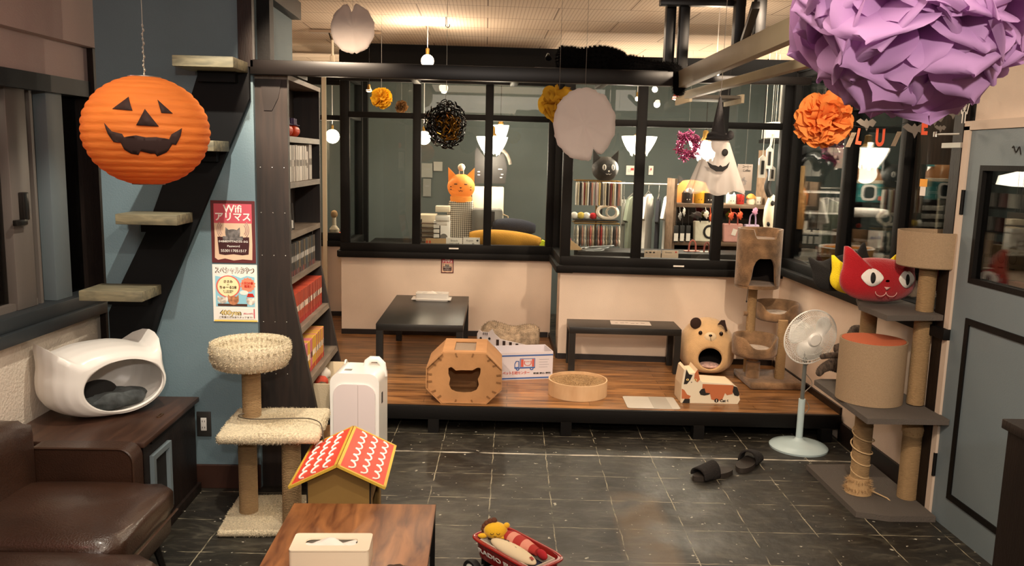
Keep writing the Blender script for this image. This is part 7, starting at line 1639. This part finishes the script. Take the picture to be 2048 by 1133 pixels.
# black cat statue on a high shelf
bs = thing('black_cat_statue','glossy black arched cat statue behind the orange pom-pom window','cat statue',(A(1625,330,7.2).x,7.2,A(1625,378,7.2).z))
q = lambda px,py: tuple(A(px,py,7.2)-bs.location)
m_gb = mat('glossy_black','#0b0b0c',.12)
vs_ = [q(1590,312),q(1615,298),q(1640,308),q(1658,325),q(1672,335),q(1582,345),q(1578,378),q(1600,350),q(1606,378),q(1645,350),q(1643,374),q(1575,315),q(1570,345),q(1580,370),q(1630,345)]
ed_ = [(0,1),(1,2),(2,3),(3,4),(0,5),(5,6),(0,7),(7,8),(3,9),(9,10),(0,11),(11,12),(12,13),(2,14)]
skin_fig('body',bs,vs_,ed_,[.075,.075,.07,.052,.052,.044,.03,.037,.028,.03,.021,.021,.021,.019,.03],m_gb)
for dx in (-.02,.025): mb = MB(); mb.lathe([(.016,0),(.001,.045)],12,Vector(q(1668,325))+Vector((dx,0,.02))); mb.build('ear', m_gb, bs)
mb = MB(); mb.ell(Vector(q(1667,338))+Vector((0,-.04,0)),(.014,.008,.008),12,8); mb.build('eye', m_paperw, bs)
bsz = bs.location.z
for (x0,x1,y0,y1,lab,c_) in ((1652,1692,296,336,'pinkish paper notice behind the head of the black cat statue','#e3c9bf'),(1596,1650,318,352,'pale grey packaging card behind the legs of the black cat statue','#b9b7b0')):
    e = sign('paper_notice',lab,x0,x1,y0,y1,7.62,mat('notice_'+c_,c_,.8),[('≡≡',.5,.7,.25,mat('grey_print'),.5)],cat_='notice'); zz = e.location.z; mb = MB(); mb.tube([(0,.004,.05),(0,.004,2.72-zz)],.002,4); mb.build('string', m_steel, e)
e = thing('display_case','tall display case of white and clear shelves behind the right wall windows','display case',(A(1640,400,7.2).x,7.25,0))
for z in (bsz-.02,bsz-.20,bsz-.38,.95): mb = MB(); mb.b(-.22,.20,-.18,.18,z-.012,z); mb.build('shelf', m_pl, e, 0)
for x in (-.22,.19): mb = MB(); mb.b(x,x+.012,.15,.18,0,bsz-.02); mb.build('upright', m_black, e, 0)
for k in range(14):
    mb = MB(); mb.box((0,0,0),(.014,.05,.13),bev=.003); o = mb.build('wrapped_stick', mat('clear_wrap%d'%(k%3),['#9a9690','#c9c5be','#6d6a66'][k%3],.25), None) if k < 3 else wrapped[k%3].copy()
    if k < 3: wrapped = (wrapped if k else [])+[o]
    else: C.objects.link(o)
    o.location = (A(1642+k*3.2,395,7.12).x,7.12,bsz-.20+.067); tag(o,['grey','pale','dark'][k%3]+' wrapped treat stick in the row on the display case','treat stick',['grey','pale','dark'][k%3]+' treat sticks')
for k,(px,py,w_,h_,c_,lab) in enumerate(((1622,437,.10,.10,'#e8e3d9','white box with a black cat drawing behind the sign post'),(1640,437,.06,.09,'#ddd5c5','small cream box beside the cat drawing box'),(1652,437,.05,.08,'#f0ebe2','bright white box at the right of the case'),(1624,478,.12,.10,'#d8d0c2','pale tin on the lower case shelf'),(1648,480,.07,.12,'#8d3f36','dark red jar on the lower case shelf'))):
    p = A(px,py,7.1); e = thing('goods_box',lab,'box',(p.x,7.16,(bsz-.38 if py < 450 else .951)+.0)); mb = MB(); mb.b(-w_/2,w_/2,-.04,.04,0,h_,.003); mb.build('box', mat('goods%d'%k,c_,.6), e)
    if k == 0: mb = MB(); mb.prism(cathead(.02,.04,.02),.002,off=-.042); mb.b(.012,.028,-.043,-.041,.01,.03); mb.build('cat_print', m_blk, e, 0)
sg = thing('shop_sign','dark framed shop sign with mirrored lettering CAT GOODS seen from behind','sign',tuple(A(1635,450,6.95)),(0,0,math.radians(-20)))
mb = MB(); mb.b(-.085,.085,0,.01,-.04,.04); mb.build('board', mat('grey_glassy','#5c5a56',.3), sg, 0); mb = MB(); mb.b(-.09,.09,-.002,.012,.04,.046); mb.b(-.09,.09,-.002,.012,-.046,-.04); mb.tube([(-.08,0,.046),(-.08,0,2.72-sg.location.z)],.002,4); mb.tube([(.08,0,.046),(.08,0,2.72-sg.location.z)],.002,4); mb.build('frame', m_blk, sg, 0)
t_ = text('writing','CAT GOODS!', .045, m_blk, sg, (0,-.0035,0), bold=.002, fit=.15); t_.scale.x *= -1
# yellow bowl bed
yb = A(1690,540,5.75); e = thing('yellow_bowl_bed','large yellow bowl shaped cat bed with a white rim behind the right window','cat bed',(A(1690,520,6.15).x,6.15,.96))
mb = MB(); mb.lathe([(0,0),(.07,0),(.14,.06),(.19,.15),(.195,.21),(.185,.21),(.17,.12),(.10,.03),(0,.02)],40); mb.build('bowl', mat('yellow_bowl','#e0a032',.4), e)
mb = MB(); mb.lathe([(.183,.205),(.19,.218),(.199,.208)],40,close=True); mb.build('white_rim', m_paperw, e); zyb = e.location.z
ws = thing('window_shelf','white goods shelf along the inner side of the right windows','shelf',(2.80,5.60,0)); mb = MB(); mb.b(-.30,.30,-1.25,.2,zyb-.03,zyb-.002); mb.b(-.30,.85,.2,1.38,zyb-.03,zyb-.002); mb.b(-.25,.25,-1.2,.18,0,zyb-.03); mb.b(-.25,.8,.2,1.35,0,zyb-.03); mb.build('shelf_body', m_black, ws, 0)
for k,(px,c_) in enumerate(((1612,'#cfd8c4'),(1622,'#e6dccb'),(1632,'#c8dcd2'),(1642,'#e8e1d0'),(1652,'#d6b9a8'))):
    x = 2.47+.0; p = gx(px,545+k*3,2.50); mb = MB(); mb.ell((0,0,.02),(.028,.028,.02),14,8); o = mb.build('shell_ornament', mat('shellc%d'%k,c_,.6), None, 80); o.location = (2.56,p.y-.05,zyb); tag(o,['pale green','cream','mint','white','peach'][k]+' rounded ornament in the row at the foot of the right window','ornament')
# toy vending machine
vm = thing('toy_machine','white toy claw machine with a rounded clear top behind the right window','toy machine',(A(1724,470,6.7).x,6.72,zyb))
hv = A(1724,417,6.7).z-zyb
mb = MB(); mb.b(-.15,.15,-.13,.13,0,.13,.02); mb.build('base', m_pl, vm); mb = MB(); mb.b(-.155,.155,-.135,.135,hv-.07,hv,.025); mb.build('lid', m_pl, vm)
mb = MB(); mb.b(-.145,.145,-.125,.125,.13,hv-.07); mb.build('clear_case', m_glass, vm, 0)
for k,(x,c_) in enumerate(((-.09,'#e8e2d6'),(-.03,'#d8cfc0'),(.05,'#e9c7b0'),(.10,'#f1ede4'))): mb = MB(); mb.ell((x,0,.17),(.035,.05,.035),12,8); mb.build('prize', mat('prize%d'%k,c_,.7), vm, 80)
mb = MB(); mb.ell((-.05,-.05,hv-.14),(.025,.02,.02),12,8); mb.build('red_claw', m_red, vm)
mb = MB(); mb.box((.06,-.127,.24),(.12,.003,.14)); mb.build('instruction_card', m_paperw, vm, 0); text('writing','みんな', .03, m_bl, vm, (.06,-.130,.25), bold=.001)
for (x,z,w_,m_) in ((-.08,.07,.05,m_bl),(-.03,.07,.03,m_red),(.04,.08,.05,m_blk),(.09,.07,.03,m_yel)): mb = MB(); mb.box((x,-.132,z),(w_,.004,.03)); mb.build('panel_print', m_, vm, 0)
mb = MB(); mb.tube([Vector((.02+.035*math.cos(2*PI*k/20),-.135,.04+.035*math.sin(2*PI*k/20))) for k in range(21)],.004,6,cap=False); mb.build('dial_ring', mat('grey_print'), vm)
e = thing('black_cat_cushion','black curled plush behind the red cat cushion, inside the shop','cushion',(A(1780,505,5.5).x,5.5,zyb)); mb = MB(); mb.ell((0,0,.08),(.13,.09,.085),24,12); mb.ell((.08,.0,.17),(.05,.05,.05),16,10); mb.build('body', m_bf, e, 80)
for k,(px,c_,lab) in enumerate(((1738,'#c9d3df','pale blue speckled ball on the shop shelf'),(1750,'#d9cfc0','cream speckled ball on the shop shelf'),(1765,'#cdb9b0','pinkish yarn ball on the shop shelf'))):
    mb = MB(); mb.ell((0,0,.035),(.035,.035,.035),14,10); o = mb.build('yarn_ball', mat('yarn%d'%k,c_,.9,var=.4,scale=60), None, 80); o.location = (A(px,505,5.75).x,5.75,zyb); tag(o,lab,'ball')
# plaid cat houses
m_plaid = check_mat('green_plaid',['#1d4f50','#2f8583','#e9f0e4'],9,'XZ',True)
def plaid_house(label,px0,px1,pyt,pyb,Y,stand,zf=None):
    a = A(px0,pyb,Y); b_ = A(px1,pyt,Y); w_ = b_.x-a.x; h_ = b_.z-a.z; e = thing('plaid_cat_house',label,'cat house',((a.x+b_.x)/2,Y+w_/2,a.z))
    M2 = lambda r_: r_
    def sq(r_,z,n_=44): return [Vector((r_*math.copysign(abs(math.cos(t))**.6,math.cos(t)),r_*math.copysign(abs(math.sin(t))**.6,math.sin(t)),z)) for t in [2*PI*k/n_ for k in range(n_)]]
    mb = MB(); L_2 = [sq(w_/2*.95,0),sq(w_/2*.97,h_*.25),sq(w_/2*.95,h_*.46)]
    V_ = [[mb.bm.verts.new(p) for p in r_] for r_ in L_2]
    for i in range(2):
        for k in range(44): mb.bm.faces.new((V_[i][k],V_[i][(k+1)%44],V_[i+1][(k+1)%44],V_[i+1][k]))
    mb.build('plaid_wall', m_plaid, e, 60)
    mb = MB(); mb.lathe([(w_/2*.98,h_*.46),(w_/2*1.05,h_*.47),(w_/2*1.05,h_*.54),(w_/2*.98,h_*.55)],36,close=True); mb.build('fleece_band', m_cream, e)
    mb = MB(); mb.lathe([(w_/2*1.0,h_*.53),(w_/2*.92,h_*.68),(w_/2*.68,h_*.85),(w_/2*.32,h_*.96),(.0,h_)],36); mb.build('roof', mat('tan_suede','#b37a4a',.9), e)
    for sx in (-1,1): mb = MB(); mb.lathe([(.04,0),(.002,.06)],12,(sx*w_*.36,0,h_*.84)); mb.build('ear', m_plaid, e)
    M_ = Matrix.Translation((-.01,-w_/2*.97,h_*.24))
    mb = MB(); mb.ring(rrect(0,0,w_*.42,h_*.40,w_*.14,6),rrect(0,0,w_*.31,h_*.29,w_*.10,6),.02,M_); mb.build('doorway_trim', m_paperw, e, 60)
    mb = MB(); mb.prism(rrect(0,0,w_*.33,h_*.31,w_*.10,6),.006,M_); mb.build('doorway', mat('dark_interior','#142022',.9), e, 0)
    mb = MB(); mb.box((w_*.28,-w_/2-.0,h_*.10),(.03,.004,.035)); mb.build('price_tag', mat('salmon_packet','#d9644c'), e, 0)
    mb = MB(); mb.tube([(0,0,h_),(.015,0,h_+.05),(0,0,h_+.09)],.008,6); mb.build('carry_loop', m_paperw, e)
    if stand: mb = MB(); mb.b(-w_/2,w_/2,-w_/2,w_/2,-.02,0); mb.build('stand_board', m_black, e, 0); mb = MB(); mb.b(-w_/2,w_/2,w_/2-.03,w_/2,(0 if zf is None else zf)-e.location.z,-.02); mb.build('stand_back', m_black, e, 0)
    return e
plaid_house('green plaid cat house with tan roof and white rimmed door, in the middle right window',1702,1781,325,404,7.12,True)
plaid_house('second green plaid cat house with tan roof, partly hidden in the timber bay',1861,1925,322,400,6.0,True,zyb)
# tray case with small bags
pr = thing('parts_cabinet','clear case with rows of small white bags in the timber bay, above the basket','display case',(A(1848,430,5.15).x,5.15,0)); zb_ = A(1848,475,5.15).z; zt_2 = A(1848,398,5.15).z
m_cl = glass_mat('clear_plastic',(.9,.9,.88),1.2,1.5,.08)
mb = MB(); mb.b(-.125,.125,-.05,.05,zb_,zt_2); mb.build('clear_case', m_cl, pr, 0); mb = MB(); mb.b(-.13,.13,-.08,.08,zyb,zb_-.001); mb.build('stand', m_black, pr, 0)
for r_ in range(4):
    for c_ in range(6): mb = MB(); mb.box((-.10+.04*c_,0,zb_+.03+r_*.052),(.030,.02,.030),(0,R.uniform(-.1,.1),0),bev=.003); mb.build('small_bag', m_paperw, pr)
e = thing('bone_tray','white tray of dog toys and crown shaped ornament below the small bags','ornament',(A(1826,470,4.98).x,4.98,0)); zt_3 = A(1826,478,4.98).z
mb = MB(); mb.b(-.05,.05,-.04,.04,zyb,zt_3); mb.build('stand', m_black, e, 0); mb = MB(); mb.lathe([(.03,zt_3),(.05,zt_3+.05),(.045,zt_3+.05),(.02,zt_3+.01)],12); mb.build('crown', m_paperw, e)
mb = MB(); mb.ell((.06,0,zt_3+.02),(.035,.02,.02),12,8); mb.ell((-.06,0,zt_3+.02),(.03,.02,.015),12,8); mb.build('brown_toy', mat('brown_slat','#5b4633'), e, 80)
e = thing('sticky_note','orange sticky note on the glass of the timber bay','note',tuple(gx(1847,366,2.385)),(0,0,0)); mb = MB(); mb.box((0,0,0),(.002,.075,.042)); mb.build('note', mat('note_orange','#f0a93c',.7), e, 0)
mb = MB(); mb.box((0,0,-.045),(.002,.055,.05)); mb.build('white_slip', m_paperw, e, 0)
# pink tinsel wreath
e = thing('tinsel_wreath','magenta tinsel wreath ball hanging in the shop beside the ghost','wreath',A(1376,291,7.2)); rr = random.Random(8)
mb = MB()
for i in range(170):
    a = rr.uniform(0,2*PI); r_ = .10*rr.uniform(.25,1)**.6*(1+.12*math.sin(6*a)); p = Vector((r_*math.cos(a),rr.uniform(-.03,.03),r_*1.15*math.sin(a))); d = Vector((rr.uniform(-1,1),rr.uniform(-1,1),rr.uniform(-1,1))).normalized()*.035; mb.tube([p-d,p+d],.005,4)
mb.build('tinsel', mat('magenta_foil','#a03a6c',.3,metal=.6), e); mb = MB(); mb.tube([(0,0,.10),(0,0,2.72-e.location.z)],.001,4); mb.build('string', m_steel, e)
# bag and goods seen through the door window
def bag2(label,px,py,X,c_,s_=.20):
    p = gx(px,py,X); e = thing('tote_bag',label,'bag',p,(0,0,-PI/2+.25)); mb = MB(); mb.prism([(-s_*.42,-s_*.5),(s_*.42,-s_*.5),(s_*.5,s_*.35),(-s_*.5,s_*.35)],.03); mb.build('bag_body', mat('canvas','#c9ac86',.9,bump=.4,bscale=60), e, 0)
    mb = MB(); mb.tube(smooth_pts([(-s_*.2,-.01,s_*.33),(-s_*.1,-.01,s_*.75),(s_*.1,-.01,s_*.75),(s_*.2,-.01,s_*.33)]),.006,6); mb.build('handle', mat('canvas','#c9ac86'), e)
    mb = MB()
    for x in (-.035,.035): mb.tube([Vector((x+.022*math.cos(2*PI*k/16),-.017,.01+.03*math.sin(2*PI*k/16))) for k in range(17)],.0015,4,cap=False); mb.box((x,-.017,-.045),(.03,.002,.006))
    mb.build('line_drawing', m_blk, e); return e
b2 = bag2('canvas tote bag with line drawing hanging behind the door glass',2019,520,2.72,'')
mb = MB(); mb.tube([(0,0,.15),(0,0,2.72-b2.location.z)],.002,4); mb.build('string', m_steel, b2)
p = gx(2036,462,2.70); e = thing('paper_notice','blank pinkish paper notice above the tote bag behind the door glass','notice',p,(0,0,-PI/2)); mb = MB(); mb.b(-.10,.10,-.002,.002,-.09,.09); mb.build('sheet', mat('pink_white_card','#d8c6bd'), e, 0); mb = MB(); mb.tube([(0,0,.09),(0,0,2.72-p.z)],.002,4); mb.build('string', m_steel, e)
fu = frill('fluffy white glowing pendant lamp seen through the door window',2042,362,5.0,.10,8) if False else None
p = gx(2044,360,3.1); e = thing('pendant_lamp','white fringed pendant lamp seen through the door window','lamp',p); mb = MB(); mb.lathe([(.02,.05),(.12,.02),(.13,-.03),(.05,-.04)],24); mb.fuzz(500,.02,.001); mb.build('fringed_shade', m_shadeg, e); mb = MB(); mb.tube([(0,0,.05),(0,0,2.72-p.z)],.004,6); mb.build('cord', m_black, e)
dsx = thing('goods_rack','dark rack of small goods behind the door window','display rack',(3.3,4.75,0))
for z in (1.1,1.25,1.4,1.55,1.7): mb = MB(); mb.b(-.15,.15,-.5,.5,z-.01,z); mb.build('shelf', m_black, dsx, 0)
mb = MB(); mb.b(.13,.15,-.5,.5,0,2.0); mb.build('back', m_black, dsx, 0)
for z in (1.1,1.25,1.4,1.55):
    for k in range(9): mb = MB(); mb.box((-.09,-.42+.1*k+R.uniform(-.02,.02),z+.045),(.04,.05,.085)); mb.build('goods', mat('goodsr%d'%(k%4),['#8d8880','#4b4641','#b7afa3','#6b3a36'][k%4],.5), dsx, 0)
for k,(px,py,c_,w_,lab) in enumerate(((1972,548,'#d9d4cc',.03,'white barcode tag upright at the left foot of the door window'),(1985,560,'#b0303a',.05,'pink and red packet at the foot of the door window'),(2036,578,'#d9622e',.09,'orange packet at the right foot of the door window'))):
    p = gx(px,py,2.56); e = thing('packet',lab,'packet',(2.56,p.y,0)); mb = MB(); mb.b(-.02,.02,-w_/2,w_/2,p.z-.04,p.z+.03); mb.build('packet', mat('dpacket%d'%k,c_,.5), e, 0); mb = MB(); mb.b(-.03,.03,-w_/2-.01,w_/2+.01,0,p.z-.041); mb.build('stand', m_black, e, 0)
# hook on the door
hk = thing('door_hook','small wire hook on the upper part of the grey door','hook',tuple(gx(2036,300,2.337))); mb = MB(); mb.tube(smooth_pts([(0,.04,.01),(-.008,.02,.015),(-.008,.0,-.01),(-.008,-.02,.012),(-.008,-.035,-.02)]),.003,6); mb.build('hook', m_blk, hk)
# door closer arm
dc = thing('door_closer','metal door closer arm above the brown timber bay','door closer',tuple(gx(1898,268,2.33))); mb = MB(); mb.tube([(0,.12,.0),(0,-.10,-.004)],.006,8); mb.lathe([(.014,-.012),(.014,.014)],14,(0,.12,0)); mb.build('arm', m_steel, dc); mb = MB(); mb.b(-.01,.03,-.13,.04,-.07,-.045); mb.build('bracket', m_steel, dc, 0)
# ceiling hook and cream pendant sleeve
hk = thing('ceiling_hook','small dark ceiling hook','hook',tuple(gz(892,40,2.70))); mb = MB(); mb.tube([(0,0,.02),(0,0,-.03)]+[Vector(p) for p in arc((.012,0,-.035),.014,PI,2*PI+.6,8)],.003,6); mb.build('hook', m_blk, hk)
hp = thing('ceiling_speaker_arm','cream ceiling arm with a hanging switch box beside the notched white paper disc','ceiling fixture',tuple(gz(632,60,2.715))); 
mb = MB(); mb.b(-.05,.5,-.03,.03,-.02,0); mb.build('rail', mat('beige_rail','#a08a74',.6), hp, 0)
pp = gy(665,118,hp.location.y-.1)-hp.location; mb = MB(); mb.tube([(.10,0,-.02),(pp.x,pp.y,pp.z+.12)],.006,6); mb.build('arm', m_blk, hp); mb = MB(); mb.tube([(pp.x,pp.y,pp.z+.14),(pp.x,pp.y,pp.z+.02)],.010,8); mb.build('stem', m_cream, hp); mb = MB(); mb.box((pp.x,pp.y,pp.z),(.035,.03,.05),bev=.004); mb.build('switch_box', m_cream, hp)
